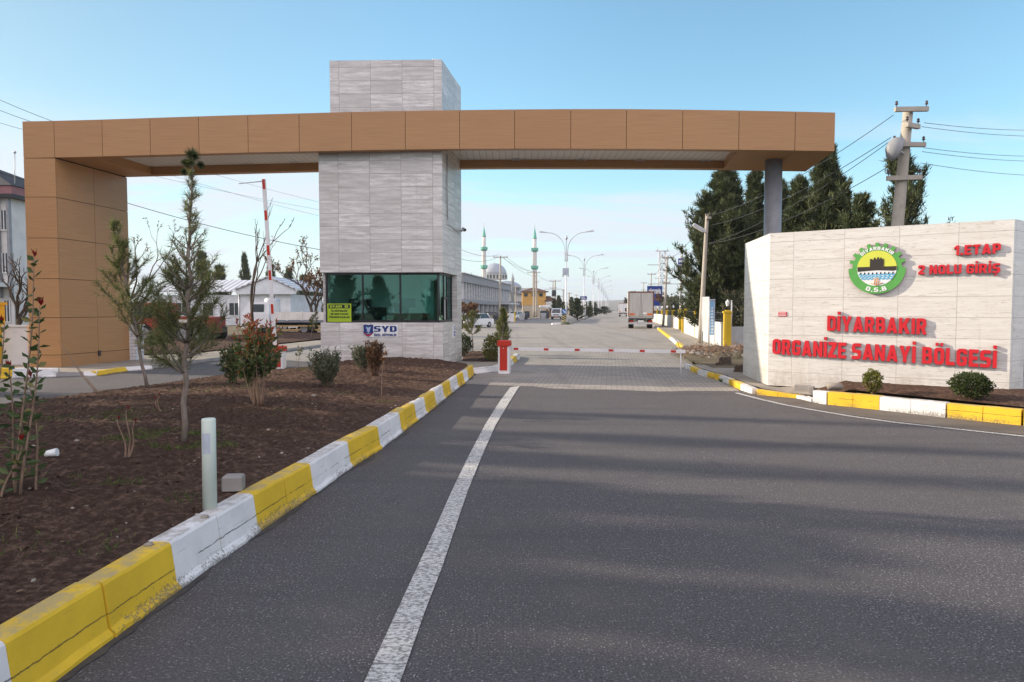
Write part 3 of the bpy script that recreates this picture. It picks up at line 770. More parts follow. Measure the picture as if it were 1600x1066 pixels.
for i in range(n):
    w = T[i+1].x - T[i].x; g = .007/w
    f0, f1 = (g if i else 0), (1-g if i < n-1 else 1)
    seg_hexa(cl, i, f0, f1, 0, .04, ('b',0), ('t',0))
    seg_hexa(cl, i, f0, f1, BD-.04, BD, ('b',0), ('t',0))
    seg_hexa(core, i, 0.0 if i else .02, 1.0 if i < n-1 else .98, .0405, BD-.0405, ('t',-.06), ('t',-.012))
    seg_hexa(core, i, 0.0 if i else .02, 1.0 if i < n-1 else .98, .020, .0395, ('b',.01), ('t',-.02))
    seg_hexa(core, i, 0.0 if i else .02, 1.0 if i < n-1 else .98, BD-.0395, BD-.02, ('b',.01), ('t',-.02))
    if i == 0: continue
    solid = i >= n-2
    if solid or i == 1:
        seg_hexa(lip, i, f0, f1, .042, BD-.042, ('b',.004), ('b',.03)) if solid else seg_hexa(lip, i, f0, .72, .042, BD-.042, ('b',.004), ('b',.03))
        if not solid:
            seg_hexa(lip, i, .72, f1, .042, .26, ('b',.004), ('b',.03)); seg_hexa(lip, i, .72, f1, BD-.26, BD-.042, ('b',.004), ('b',.03))
            seg_hexa(lip, i, .70, .72, .042, BD-.042, ('b',.0305), ('b',.27))
            seg_hexa(lip, i, .7205, 1, .235, .26, ('b',.0305), ('b',.27)); seg_hexa(lip, i, .7205, 1, BD-.26, BD-.235, ('b',.0305), ('b',.27))
            seg_hexa(ceil, i, .7205, 1, .262, BD-.262, ('b',.25), ('b',.29))
    else:
        seg_hexa(lip, i, f0, f1, .042, .26, ('b',.004), ('b',.03)); seg_hexa(lip, i, f0, f1, BD-.26, BD-.042, ('b',.004), ('b',.03))
        seg_hexa(lip, i, 0, 1, .235, .26, ('b',.0305), ('b',.27)); seg_hexa(lip, i, 0, 1, BD-.26, BD-.235, ('b',.0305), ('b',.27))
        seg_hexa(ceil, i, 0, 1, .262, BD-.262, ('b',.25), ('b',.29))
# end boards
x, y0, a, b = bp_(n, 0, 0)
cl.hexa([V(x-.04,YF+.042,b),V(x,YF+.042,b),V(x+SK*(BD-.042),YF+BD-.042,b),V(x-.04+SK*(BD-.042),YF+BD-.042,b),
         V(x-.04,YF+.042,a),V(x,YF+.042,a),V(x+SK*(BD-.042),YF+BD-.042,a),V(x-.04+SK*(BD-.042),YF+BD-.042,a)])
seg_hexa(lip, n-2, 0, .02, .042, BD-.042, ('b',.031), ('b',.27))
cl.build('fascia', M['acp'], gate); core.build('joint_backing', M['dark'], gate); lip.build('soffit_border', M['acp'], gate); ceil.build('soffit', M['strips'], gate)
# left leg, clad in storey-high boards
ROWS = [B_[0].z-.004] + [CAM_H + (484-y)*YF/FPX for y in (309.8,372.8,435.8,496.5,555)] + [-.05]
lg = MB(); lk_ = MB()
x0, x1 = T[0].x, T[1].x
q = .007
for a, b in zip(ROWS[:-1], ROWS[1:]):
    zt, zb = a-q, b+q
    lg.hexa([V(x0,YF,zb),V(x1,YF,zb),V(x1,YF+.04,zb),V(x0,YF+.04,zb),V(x0,YF,zt),V(x1,YF,zt),V(x1,YF+.04,zt),V(x0,YF+.04,zt)])
    for s0, s1 in ((.042, BD*.5-q), (BD*.5+q, BD)):
        lg.hexa([V(x1-.04+SK*s0,YF+s0,zb),V(x1+SK*s0,YF+s0,zb),V(x1+SK*s1,YF+s1,zb),V(x1-.04+SK*s1,YF+s1,zb),
                 V(x1-.04+SK*s0,YF+s0,zt),V(x1+SK*s0,YF+s0,zt),V(x1+SK*s1,YF+s1,zt),V(x1-.04+SK*s1,YF+s1,zt)])
        lg.hexa([V(x0+SK*s0,YF+s0,zb),V(x0+.04+SK*s0,YF+s0,zb),V(x0+.04+SK*s1,YF+s1,zb),V(x0+SK*s1,YF+s1,zb),
                 V(x0+SK*s0,YF+s0,zt),V(x0+.04+SK*s0,YF+s0,zt),V(x0+.04+SK*s1,YF+s1,zt),V(x0+SK*s1,YF+s1,zt)])
    s1 = BD; s0 = BD-.04
    lg.hexa([V(x0+.041+SK*s0,YF+s0,zb),V(x1-.041+SK*s0,YF+s0,zb),V(x1-.041+SK*s1,YF+s1,zb),V(x0+.041+SK*s1,YF+s1,zb),
             V(x0+.041+SK*s0,YF+s0,zt),V(x1-.041+SK*s0,YF+s0,zt),V(x1-.041+SK*s1,YF+s1,zt),V(x0+.041+SK*s1,YF+s1,zt)])
lk_.prism([(x0+.02,YF+.02),(x1-.02,YF+.02),(x1-.02+SK*(BD-.02),YF+BD-.02),(x0+.02+SK*(BD-.02),YF+BD-.02)], -.05, B_[0].z+.3)
lg.build('leg', M['acp'], gate); lk_.build('leg_core', M['dark'], gate)
ou = MB(); p = V(x1+.012+SK*1.45, YF+1.45, .42); ou.box(p, (.03,.10,.16)); ou.build('outlet_cover', M['iron'], gate)
cm_ = MB(); cx = D(1208, 300, 20.7).x
cm_.lathe([(.25,-.05),(.25,6.42)], 32, (cx,20.7,0)); cm_.lathe([(.36,0.0),(.36,.14),(.30,.16)], 32, (cx,20.7,0))
cm_.build('column', M['steel'], gate)
for px, py in ((242,257),(386,254),(460,252),(806.6,249),(909,249.6),(1000,250),(1103,250.8)):
    zc_ = 6.3 + .24; 
    i = max(k for k in range(n) if JX[k] <= px); f = (px-JX[i])/(JX[i+1]-JX[i])
    zc_ = B_[i].z + (B_[i+1].z-B_[i].z)*f + .249
    p = G(px, py, zc_); lb = MB(); lb.lathe([(.14,-.012),(.13,-.035),(.10,-.035),(.09,-.014)], 20, p); 
    o = lb.build('downlight', M['galv'], gate)
    lb = MB(); lb.lathe([(.088,-.004),(.088,-.013)], 16, p); lb.build('lens', M['lampglass'], o)

# ------------------------------------------------------------------ guard booth tower
FR = D(691.8, 504, 19.7); FL = D(501, 504, 19.78); FR.z = FL.z = 0
DP = 2.5
BR = FR + RD*DP; BL = FL + RD*DP
booth = thing('guard_booth', 'tall travertine clad gatehouse tower with a teal window band', 'gatehouse', tuple((FR+FL)/2))
ZS, ZW = 1.375, 2.825
wl = MB()
def ins(k0, kx=0):   # inset footprint
    e = (FR-FL).normalized()
    return [FL+e*k0+RD*k0, FR-e*k0+RD*k0, BR-e*k0-RD*k0, BL+e*k0-RD*k0]
wl.prism([FL, FR, BR, BL], -.05, ZS)
wl.prism([FL, FR, BR, BL], ZW, B_[8].z+.24)
e = (FR-FL).normalized()
# pier at the back right, back wall, left wall of the window storey
wl.prism([BR-RD*.62-e*.001, BR-e*.001, BR-e*.45, BR-e*.45-RD*.62], ZS+.002, ZW-.002)
wl.prism([BL+RD*-.2+e*.001, BR-e*.452-RD*.2, BR-e*.452, BL+e*.001], ZS+.002, ZW-.002)
wl.prism([FL+e*.001+RD*.2, FL+e*.18+RD*.2, BL+e*.18-RD*.202, BL+e*.001-RD*.202], ZS+.002, ZW-.002)
UL = D(514.5, 100, 19.78); UL.z = 0
wl.prism([UL+RD*.02, FR+RD*.02, BR, BL+(UL-FL)], B_[8].z+.9, D(690, 93.3, 19.72).z)
wl.build('wall', M['stone'], booth)
# dark frames and panes
fr_ = MB(); ins_ = .07
def lerpx(px, y=19.78+.07):
    q = D(px, 504, y); return V(q.x, y, 0)
xs = [511.5, 567.5, 626, 684.8]
F = [lerpx(x) for x in xs]
fr_.box(((F[0].x+F[-1].x)/2, F[0].y, ZS+.035), (F[-1].x-F[0].x+.06, .09, .064)); fr_.box(((F[0].x+F[-1].x)/2, F[0].y, ZW-.035), (F[-1].x-F[0].x+.06, .09, .064))
for k, p in enumerate(F): fr_.box((p.x, p.y, (ZS+ZW)/2), (.045 if k else .06, .085, ZW-ZS-.136))
c0 = F[-1] + V(.0,.0,0)
SD = [0.0, .62, 1.02, 1.62]
S = [c0 + RD*s for s in SD]
for k, p in enumerate(S[1:]):
    fr_.box((p.x, p.y, (ZS+ZW)/2), (.05,.05,ZW-ZS-.14), rz=-.145)
def rail(mb, a, b, z, w, h, m=0):
    t = (b-a); L_ = t.length; t = t.normalized(); mb.box((a+b)/2 + V(0,0,z), (L_, w, h), ax=(t, V(-t.y,t.x,0), V(0,0,1)), m=m)
rail(fr_, S[0]+RD*.05, S[3], ZS+.036, .085, .06); rail(fr_, S[0]+RD*.05, S[3], ZW-.036, .085, .06)
rail(fr_, S[1]+RD*.03, S[2]-RD*.03, ZS+.72, .05, .05)
fr_.build('window_frame', M['frame'], booth)
for a, b in zip(F[:-1], F[1:]):
    gmb = MB(); gmb.box(((a.x+b.x)/2, a.y, (ZS+ZW)/2), (b.x-a.x-.05, .012, ZW-ZS-.13)); gmb.build('window', M['glass'], booth)
for k in range(3):
    gmb = MB(); a, b = S[k]+RD*.035, S[k+1]-RD*.035
    z0, z1 = (ZS+.07, ZW-.07)
    if k == 1: z0 = ZS+.75
    rail(gmb, a, b, (z0+z1)/2, .012, z1-z0); gmb.build('window', M['clear' if k == 1 else 'glass'], booth)
gmb = MB(); rail(gmb, S[1]+RD*.05, S[1]+RD*.22, ZS+.38, .02, .60); gmb.build('sliding_hatch', M['galv'], booth)
# inside
nb = MB(); nb.prism(ins(.21), ZS+.003, ZS+.012); nb.build('room_floor', M['block'], booth)
nb = MB(); nb.prism(ins(.21), ZW-.02, ZW-.004); RP = plain('room_paint', (.72,.74,.73), .8, .05); nb.build('room_ceiling', RP, booth)
nb = MB(); q0, q1 = BL+e*.20-RD*.215, BR-e*.47-RD*.215; nb.prism([q0, q1, q1-RD*.012, q0-RD*.012], ZS+.015, ZW-.022); nb.build('room_back_wall', RP, booth)
nb = MB(); q0, q1 = FL+e*.192+RD*.22, BL+e*.192-RD*.235; nb.prism([q0, q0+e*.012, q1+e*.012, q1], ZS+.015, ZW-.022); nb.build('room_side_wall', RP, booth)
desk = thing('desk', 'dark office desk with a raised back panel inside the booth window', 'desk', (FL.x+2.0, 20.2, ZS))
xa, xb, xc, xd = (D(px, 490, 20.28).x for px in (575, 604, 641, 668))
nb = MB(); nb.box(((xa+xb)/2, 20.28, ZS+.23), (xb-xa,.03,.44)); nb.box(((xc+xd)/2, 20.28, ZS+.14), (xd-xc,.03,.26)); nb.box(((xa+xd)/2, 20.55, ZS+.24), (xd-xa,.5,.03)); nb.build('desk_top', M['cloth'], desk)
nb = MB(); nb.box((xb-.08, 20.258, ZS+.12), (.09,.01,.09)); nb.build('note', plain('blue_note', (.25,.55,.62), .6), desk)
curt = thing('curtain', 'pale blue curtain strip hanging at the right of the booth window', 'curtain', (FR.x-.45, 20.7, ZS+.15))
nb = MB()
pts = []
for k in range(25): pts.append((FR.x-.70+.32*k/24, 20.75+.02*sin(k*1.6)))
for a, b in zip(pts[:-1], pts[1:]): nb.prism([a, b, (b[0], b[1]+.008), (a[0], a[1]+.008)], ZS+.14, ZW-.16)
nb.build('curtain_cloth', plain('curtain_cloth', (.46,.72,.72), .8), curt)
curt2 = thing('wall_cabinet', 'dark cabinet with two pale jars on its top at the left of the booth window', 'cabinet', (FL.x+.75, 21.5, ZS+.012))
nb = MB(); nb.box((FL.x+.78, 21.5, ZS+.36), (.6,.4,.68)); nb.build('cabinet_body', M['cloth'], curt2)
for k in range(2):
    nb = MB(); nb.lathe([(.045,0),(.05,.05),(.045,.12),(.03,.13)], 14, (FL.x+.66+.18*k, 21.42, ZS+.70)); nb.build('jar', M['wclean'], curt2)
mon = thing('computer_monitor', 'dark desktop monitor standing on the right of the booth desk', 'monitor', (FR.x-1.15, 20.42, ZS+.43))
nb = MB(); nb.box((FR.x-1.12, 20.5, ZS+.58), (.46,.03,.28), rz=.25); nb.box((FR.x-1.12, 20.54, ZS+.46), (.05,.05,.1)); nb.box((FR.x-1.12, 20.54, ZS+.442), (.2,.15,.012)); nb.build('screen', M['frame'], mon)

# ---- lettering -----------------------------------------------------------------
TV, TT = .20, .226
def rpoly(pts):
    """closed outline from (x, y[, corner radius]) points"""
    out = []; n = len(pts)
    for k in range(n):
        p = pts[k]; r = p[2] if len(p) > 2 else 0
        P = V(p[0], p[1], 0)
        if r <= 0: out.append(P); continue
        a = V(pts[k-1][0], pts[k-1][1], 0) - P; b = V(pts[(k+1)%n][0], pts[(k+1)%n][1], 0) - P
        r = min(r, a.length*.49, b.length*.49); a.normalize(); b.normalize()
        p0, p1 = P+a*r, P+b*r
        for j in range(6):
            t = j/5; out.append(p0*(1-t)**2 + P*2*t*(1-t) + p1*t*t)
    return out
def glyph_shapes(ch):
    t, v = TT, TV; w = .62; h = 1-v
    D_ = lambda x: [(x,1.10),(x+.17,1.10),(x+.17,1.28),(x,1.28)]
    S_ = [(0,0),(w,0,.26),(w,.60,.22),(t,.60,.05),(t,h,.05),(w-.02,h),(w-.02,1),(0,1,.26),(0,.40,.22),(w-t,.40,.05),(w-t,v,.05),(0,v)]
    G_ = [(0,0,.26),(w,0,.26),(w,.56),(.30,.56),(.30,.38),(w-t,.38),(w-t,v,.05),(t,v,.05),(t,h,.05),(w-t,h,.05),(w-t,.69),(w,.69),(w,1,.26),(0,1,.26)]
    O_ = [[(0,0,.27),(w,0,.27),(w,1,.27),(0,1,.27)], [(t,v,.08),(w-t,v,.08),(w-t,h,.08),(t,h,.08)]]
    U_ = [(0,0,.26),(w,0,.26),(w,1),(w-t,1),(w-t,v,.07),(t,v,.07),(t,1),(0,1)]
    I_ = [(0,0),(t,0),(t,1),(0,1)]
    g = {
     'I': [I_], 'İ': [I_, [(.01,1.10),(t-.01,1.10),(t-.01,1.29),(.01,1.29)]],
     'D': [[(0,0),(w,0,.28),(w,1,.28),(0,1)], [(t,v),(w-t,v,.09),(w-t,h,.09),(t,h)]],
     'O': O_, 'Ö': O_+[D_(.08), D_(.37)],
     'B': [[(0,0),(w,0,.22),(w,.49,.14),(w-.08,.525),(w-.03,.56,.12),(w-.03,1,.24),(0,1)], [(t,v-.02),(w-t,v-.02,.07),(w-t,.42,.07),(t,.42)], [(t,.60),(w-t-.03,.60,.06),(w-t-.03,h+.02,.06),(t,h+.02)]],
     'R': [[(0,0),(t,0),(t,.36),(.29,.36),(.41,0),(.41+t+.02,0),(.50,.405),(w,.49,.12),(w,1,.25),(0,1)], [(t,.55),(w-t,.55,.07),(w-t,h,.07),(t,h)]],
     'P': [[(0,0),(t,0),(t,.33),(w,.33,.25),(w,1,.25),(0,1)], [(t,.52),(w-t,.52,.07),(w-t,h,.07),(t,h)]],
     'E': [[(0,0),(.55,0),(.55,v),(t,v),(t,.405),(.50,.405),(.50,.60),(t,.60),(t,h),(.55,h),(.55,1),(0,1)]],
     'L': [[(0,0),(.53,0),(.53,v),(t,v),(t,1),(0,1)]],
     'T': [[(.18,0),(.18+t,0),(.18+t,h),(.595,h),(.595,1),(0,1),(0,h),(.18,h)]],
     'Z': [[(0,0),(.58,0),(.58,v),(.29,v),(.58,.80),(.58,1),(.01,1),(.01,h),(.29,h),(0,.20)]],
     'N': [[(0,0),(t,0),(t,.52),(.44,0),(.66,0),(.66,1),(.66-t,1),(.66-t,.48),(.22,1),(0,1)]],
     'Y': [[(.23,0),(.23+t,0),(.23+t,.37),(.70,1),(.45,1),(.347,.60),(.245,1),(-.005,1),(.23,.37)]],
     'V': [[(.25,0),(.45,0),(.70,1),(.46,1),(.35,.40),(.24,1),(0,1)]],
     'A': [[(0,0),(.24,0),(.28,.16),(.44,.16),(.48,0),(.72,0),(.475,1),(.245,1)], [(.325,.34),(.395,.34),(.36,.62)]],
     'K': [[(0,0),(t,0),(t,.28),(.31,.38),(.46,0),(.72,0),(.48,.54),(.71,1),(.45,1),(t,.60),(t,1),(0,1)]],
     'U': [U_], 'Ü': [U_, D_(.08), D_(.37)], 'S': [S_], 'Ş': [S_, [(.24,-.07),(.40,-.07),(.40,-.16,.05),(.30,-.28,.05),(.16,-.28),(.18,-.19),(.26,-.17)]],
     'G': [G_], 'Ğ': [G_, [(.10,1.28),(.12,1.10,.06),(.50,1.10,.06),(.52,1.28),(.42,1.28),(.40,1.18),(.22,1.18),(.20,1.28)]],
     '1': [[(.14,0),(.14+t,0),(.14+t,1),(.15,1),(-.04,.80),(-.04,.60),(.14,.74)]],
     '2': [[(0,0),(.58,0),(.58,v),(.30,v),(.58,.56,.14),(.58,1,.25),(0,1,.25),(0,.68),(t-.02,.68),(t-.02,h,.04),(.58-t,h,.05),(.58-t,.62,.05),(0,.19)]],
     '.': [[(0,0),(.22,0),(.22,.22),(0,.22)]],
    }
    return [rpoly(p) for p in g[ch]]
def glyph(s, depth, bold):
    cu = bpy.data.curves.new('lettering', 'CURVE'); cu.dimensions = '2D'; cu.fill_mode = 'BOTH'; cu.extrude = depth/2
    for pts in glyph_shapes(s):
        sp_ = cu.splines.new('POLY'); sp_.points.add(len(pts)-1); sp_.use_cyclic_u = True
        for q, p in zip(sp_.points, pts): q.co = (p.x, p.y, 0, 1)
    ob = bpy.data.objects.new('lettering', cu); COL.objects.link(ob)
    bpy.context.view_layer.update()
    me = bpy.data.meshes.new_from_object(ob.evaluated_get(bpy.context.evaluated_depsgraph_get()))
    bpy.data.objects.remove(ob); bpy.data.curves.remove(cu)
    vs = [v.co.copy() for v in me.vertices]; fs = [(tuple(p.vertices), p.normal.copy()) for p in me.polygons]
    bpy.data.meshes.remove(me); return vs, fs
CACHE = {}
def glyph_c(ch, bold):
    if (ch, bold) not in CACHE: CACHE[(ch, bold)] = glyph(ch, 1.0, bold)
    return CACHE[(ch, bold)]
CAPH = {}
def text_on(parent, s, o, right, up, nrm, width, cap, depth, mats, bold=.02, gap=.07, space=.30, one=False, name='letter', pos=None):
    """mount block letters: o = left end of the baseline on the surface; width fixes the horizontal stretch. pos(u,v) may bend the line"""
    if bold not in CAPH:
        vs, _ = glyph_c('E', bold); CAPH[bold] = (min(v.y for v in vs), max(v.y for v in vs))
    c0, c1 = CAPH[bold]; k = cap/(c1-c0)
    x = 0; lay = []
    for ch in s:
        if ch == ' ': x += space; continue
        vs, fs = glyph_c(ch, bold)
        a = min(v.x for v in vs); b = max(v.x for v in vs)
        lay.append((ch, x-a)); x += (b-a) + gap
    total = x - gap; kx = width/total
    big = MB(); out = []
    for ch, x in lay:
        vs, fs = glyph_c(ch, bold); mb = big if one else MB(); i0 = len(mb.v)
        for v in vs:
            u = (v.x+x)*kx; w = (v.y-c0)*k
            if pos: q = pos(u, w)
            else: q = o + right*u + up*w
            mb.v.append(tuple(q + nrm*((v.z+.5)*depth)))
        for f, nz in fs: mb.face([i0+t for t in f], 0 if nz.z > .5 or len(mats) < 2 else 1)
        if not one:
            ob = mb.build(name, mats, parent); ob['label'] = 'letter ' + ch; out.append(ob)
    if one: out.append(big.build(name, mats, parent))
    return out

# boards on the booth
X1, Z1 = V(1,0,0), V(0,0,1)
def fp(px, py, y): q = D(px, py, y); return q
wb = thing('warning_board', 'lime green warning board standing inside the left end of the booth window', 'sign', tuple(fp(530,503,19.80)))
a, b = fp(511.8, 503, 19.795), fp(548.8, 474.5, 19.795)
yb = 19.795
nb = MB(); nb.box(((a.x+b.x)/2, yb, (a.z+b.z)/2), (b.x-a.x, .012, b.z-a.z)); nb.build('board', plain('lime_board', (.36,.50,.03), .5, .05), wb)
W_ = b.x-a.x; Hh = b.z-a.z; BK = M['frame']
nb = MB(); nb.box(((a.x+b.x)/2, yb-.008, b.z-.10*Hh-.03), (W_*.9, .006, Hh*.21)); nb.build('header_band', BK, wb)
lim = plain('lime_ink', (.42,.58,.05), .5, .03)
text_on(wb, 'UYARI', V(a.x+W_*.11, yb-.011, b.z-.10*Hh-.03-Hh*.065), X1, Z1, V(0,-1,0), W_*.5, Hh*.13, .004, [lim], .02, one=True, name='lettering')
nb = MB(); nb.box((a.x+W_*.80, yb-.0125, b.z-.10*Hh-.03), (W_*.13,.004,Hh*.14)); nb.build('tick_box', lim, wb)
nb = MB(); nb.tube([V(a.x+W_*.765,yb-.016,b.z-.13*Hh-.02), V(a.x+W_*.79,yb-.016,b.z-.16*Hh-.02), V(a.x+W_*.84,yb-.016,b.z-.07*Hh-.02)], .008, 4); nb.build('tick', BK, wb)
for k, (t, w) in enumerate((('İŞ GÜVENLİĞİ', .66), ('BU NOKTADAN', .72), ('İTİBAREN BAŞLAR', .86))):
    text_on(wb, t, V(a.x+W_*(1-w)/2, yb-.0065, b.z-Hh*(.45+.17*k)), X1, Z1, V(0,-1,0), W_*w, Hh*.095, .003, [BK], .02, one=True, name='lettering')
lb_ = thing('company_board', 'white security company board with navy lettering and shield below the booth window', 'sign', tuple(fp(595,527,19.7)))
yb = 19.735
a, b = fp(568.5, 527, yb), fp(621.5, 507, yb); W_ = b.x-a.x; Hh = b.z-a.z
navy = plain('navy_ink', (.020,.045,.19), .5, .05); redk = plain('red_ink', (.45,.03,.03), .5, .05)
nb = MB(); nb.extrude([V(a.x+W_*.02,yb-.01,a.z+Hh*.42),V(a.x+W_*.12,yb-.01,a.z),V(a.x+W_*.28,yb-.01,a.z+Hh*.02),V(b.x,yb-.01,a.z+Hh*.02),V(b.x,yb-.01,b.z-Hh*.04),V(a.x+W_*.3,yb-.01,b.z-Hh*.04),V(a.x+W_*.13,yb-.01,b.z),V(a.x,yb-.01,b.z-Hh*.06)], V(0,.05,0)); nb.build('board', M['wclean'], lb_)
text_on(lb_, 'SYD', V(a.x+W_*.30, yb-.0105, a.z+Hh*.42), X1, Z1, V(0,-1,0), W_*.67, Hh*.46, .006, [navy], .035, one=True, name='lettering')
text_on(lb_, 'ÖZEL GÜVENLİK', V(a.x+W_*.30, yb-.0105, a.z+Hh*.08), X1, Z1, V(0,-1,0), W_*.67, Hh*.19, .006, [navy], .012, one=True, name='lettering')
def shield(s, m, y, cxx, czz):
    pts = [(-.9,.9),(-.45,1.0),(0,.92),(.45,1.0),(.9,.9),(.82,.1),(.9,-.35),(.5,-.75),(0,-1.05),(-.5,-.75),(-.9,-.35),(-.82,.1)]
    nb = MB(); nb.extrude([V(cxx+x*s, y, czz+z*s*1.08) for x, z in reversed(pts)][::-1], V(0,.006,0)); return nb
sx, sz, ss = a.x+W_*.14, a.z+Hh*.52, Hh*.44
shield(ss, 0, yb-.0165, sx, sz).build('shield', navy, lb_)
nb = MB(); nb.extrude([V(sx+x*ss, yb-.0185, sz+z*ss) for x, z in ((-.85,-.36),(0,-.78),(.85,-.36),(.5,-.75),(0,-1.05),(-.5,-.75))], V(0,.004,0)); nb.build('shield_chevron', redk, lb_)
nb = MB()
for (x, z, w, h) in ((0,.18,.5,.75),(-.32,.5,.12,.4),(.32,.5,.12,.4),(0,-.36,.14,.36),(0,-.5,.6,.1)): nb.box((sx+x*ss, yb-.0185, sz+z*ss), (w*ss,.004,h*ss))
nb.build('shield_crest', plain('pale_ink', (.45,.55,.75), .5), lb_)
# notice on the booth's side wall
sp = FR + RD*1.35; nt = thing('wall_notice', 'small white notice with blue print on the right side wall of the booth', 'notice', (sp.x, sp.y, 1.0))
nb = MB(); nb.box((sp.x+.012, sp.y, 1.08), (.03,.26,.42), rz=-.145); nb.build('sheet', M['wclean'], nt)
nb = MB()
for z in (1.22, 1.16, 1.06, .97): nb.box((sp.x+.029, sp.y, z), (.006,.18,.03 if z > 1.1 else .07), rz=-.145)
nb.build('print', plain('lilac_ink', (.25,.25,.5), .6), nt)
# cameras on the tower
def cctv(label, s, z):
    p = FR + RD*s + RN*.02; p.z = z
    r = thing('security_camera', label, 'security camera', tuple(p))
    nb = MB(); nb.box(p + V(.02,0,0), (.05,.09,.09), rz=-.145); nb.tube([p, p+RN*.16+V(0,0,-.01), p+RN*.2+V(0,0,.03)], .02, 8); nb.build('bracket', M['galv'], r)
    a = p+RN*.10+RD*.02+V(0,0,.06); d = (V(.35,-.9,-.28)).normalized()
    nb = MB(); nb.tube([a-d*.05, a+d*.18], .042, 14); nb.build('housing', M['galv'], r)
    nb = MB(); nb.tube([a+d*.18, a+d*.2], [.042,.036], 14); nb.build('lens_ring', M['frame'], r)
cctv('bullet security camera jutting from the back edge of the tower side wall', 2.25, CAM_H + (484-362)*22/FPX)
p = FR + RD*.55 + RN*.02
jb = thing('junction_box', 'grey junction box and conduit on the tower side wall under the beam', 'junction box', (p.x, p.y, 4.3))
nb = MB(); nb.box((p.x, p.y, 4.32), (.06,.16,.16), rz=-.145); nb.build('box', M['galv'], jb)
nb = MB(); nb.tube([V(p.x,p.y-.02,4.4), V(p.x,p.y-.02,6.3)], .016, 8); nb.tube([V(p.x,p.y+.05,4.3), FR+RD*2.2+RN*.02+V(0,0,4.15)], .008, 6); nb.build('conduit', M['galv'], jb)
tp = D(681, 93, 20.0); tz = D(690, 93.3, 19.72).z
tr_ = thing('roof_antenna', 'small white antenna box on top of the tower corner', 'antenna', (tp.x, 20.0, tz))
nb = MB(); nb.box((tp.x, 20.0, tz+.05), (.14,.1,.09)); nb.tube([V(tp.x-.1,20,tz), V(tp.x-.1,20,tz+.13)], .012, 6); nb.build('antenna_box', M['wclean'], tr_)

# ------------------------------------------------------------------ barriers
def barrier_box(root, p, w, d, h, rz):
    nb = MB(); nb.bbox((p.x, p.y, p.z+(h-.17)/2), (w, d, h-.17), .02, rz); nb.build('cabinet', M['wpaint'], root)
    ax = (V(cos(rz), sin(rz), 0), V(-sin(rz), cos(rz), 0), V(0,0,1))
    nb = MB(); c = p + ax[1]*(-d/2-.006) + V(0,0,(h-.14)/2+.03); nb.box(c, (w*.66,.012,h-.26), ax=ax); 
    pn = nb.build('front_panel', M['redpaint'], root)
    nb = MB(); nb.lathe([(.012,0),(.012,.03)], 10, c+ax[1]*-.012+V(0,0,h*.28)); nb.build('lock', M['galv'], pn)
    nb = MB(); nb.bbox((p.x, p.y, p.z+h-.095), (w+.05, d+.06, .15), .03, rz); nb.build('cap', M['redpaint'], root)
Bp = G(788, 584); Bp.z = .0; Bp.y += .12
RZ = -.145
bar = thing('barrier_gate', 'closed white barrier boom with red stripes on its red and white box across the paving', 'barrier', tuple(Bp))
barrier_box(bar, Bp, .31, .30, .93, RZ)
h0 = V(Bp.x+.05, Bp.y+.24, .665); h1 = G(1071, 549.5, .69); h1 = D(1071, 549.5, 17.75)
t = (h1-h0); L_ = t.length; t.normalize(); sd = V(-t.y, t.x, 0).normalized(); upv = sd.cross(t)*-1
nb = MB(); nb.box((h0+h1)/2, (L_, .05, .085), ax=(t, sd, V(0,0,1))); nb.build('boom', M['wpaint'], bar)
for px in (806.7,853.7,902.2,955.3,1004,1052.7):
    f = (px-800)/FPX; s = (f*h0.y - h0.x)/(t.x - f*t.y)
    nb = MB(); nb.box(h0+t*s, (.13,.056,.062), ax=(t, sd, V(0,0,1))); nb.build('red_stripe', M['redpaint'], bar)
le = h1 - t*.12; nb = MB(); nb.tube([le+V(0,0,.0), V(le.x+.01, le.y-.02, .0)], .018, 8); nb.box(le, (.05,.07,.1)); nb.build('support_leg', M['wpaint'], bar)
nb = MB(); nb.tube([V(Bp.x+.05,Bp.y+.1,.665), h0+V(-.02,0,0)], .05, 10); nb.build('pivot', M['iron'], bar)
# raised barrier of the exit lane
Lp = G(437, 578, .0)
rb = thing('barrier_gate', 'raised white and red barrier boom standing upright by the exit lane', 'barrier', tuple(Lp))
barrier_box(rb, Lp, .30, .28, .72, -.1)
a = D(430, 545, Lp.y+.05); b = D(412, 280, Lp.y-.1); t = (b-a); L_ = t.length; t.normalize(); s1 = t.cross(V(0,1,0)).normalized(); s2 = s1.cross(t)
nb = MB(); nb.box((a+b)/2, (L_,.10,.05), ax=(t, s1, s2)); nb.build('boom', M['wpaint'], rb)
for py in (288, 336, 390, 429, 482): 
    q = a + t*((545-py)/265*L_); nb = MB(); nb.box(q, (.28,.075,.056), ax=(t, s1, s2)); nb.build('red_stripe', M['redpaint'], rb)
e_ = D(373, 287, Lp.y-.5); nb = MB(); nb.tube([b-t*.06, e_], .014, 6); nb.build('tip_rod', M['galv'], rb)
nb = MB(); nb.box(a+V(-.02,0,-.02), (.5,.22,.2)); nb.build('counterweight', M['redpaint'], rb)

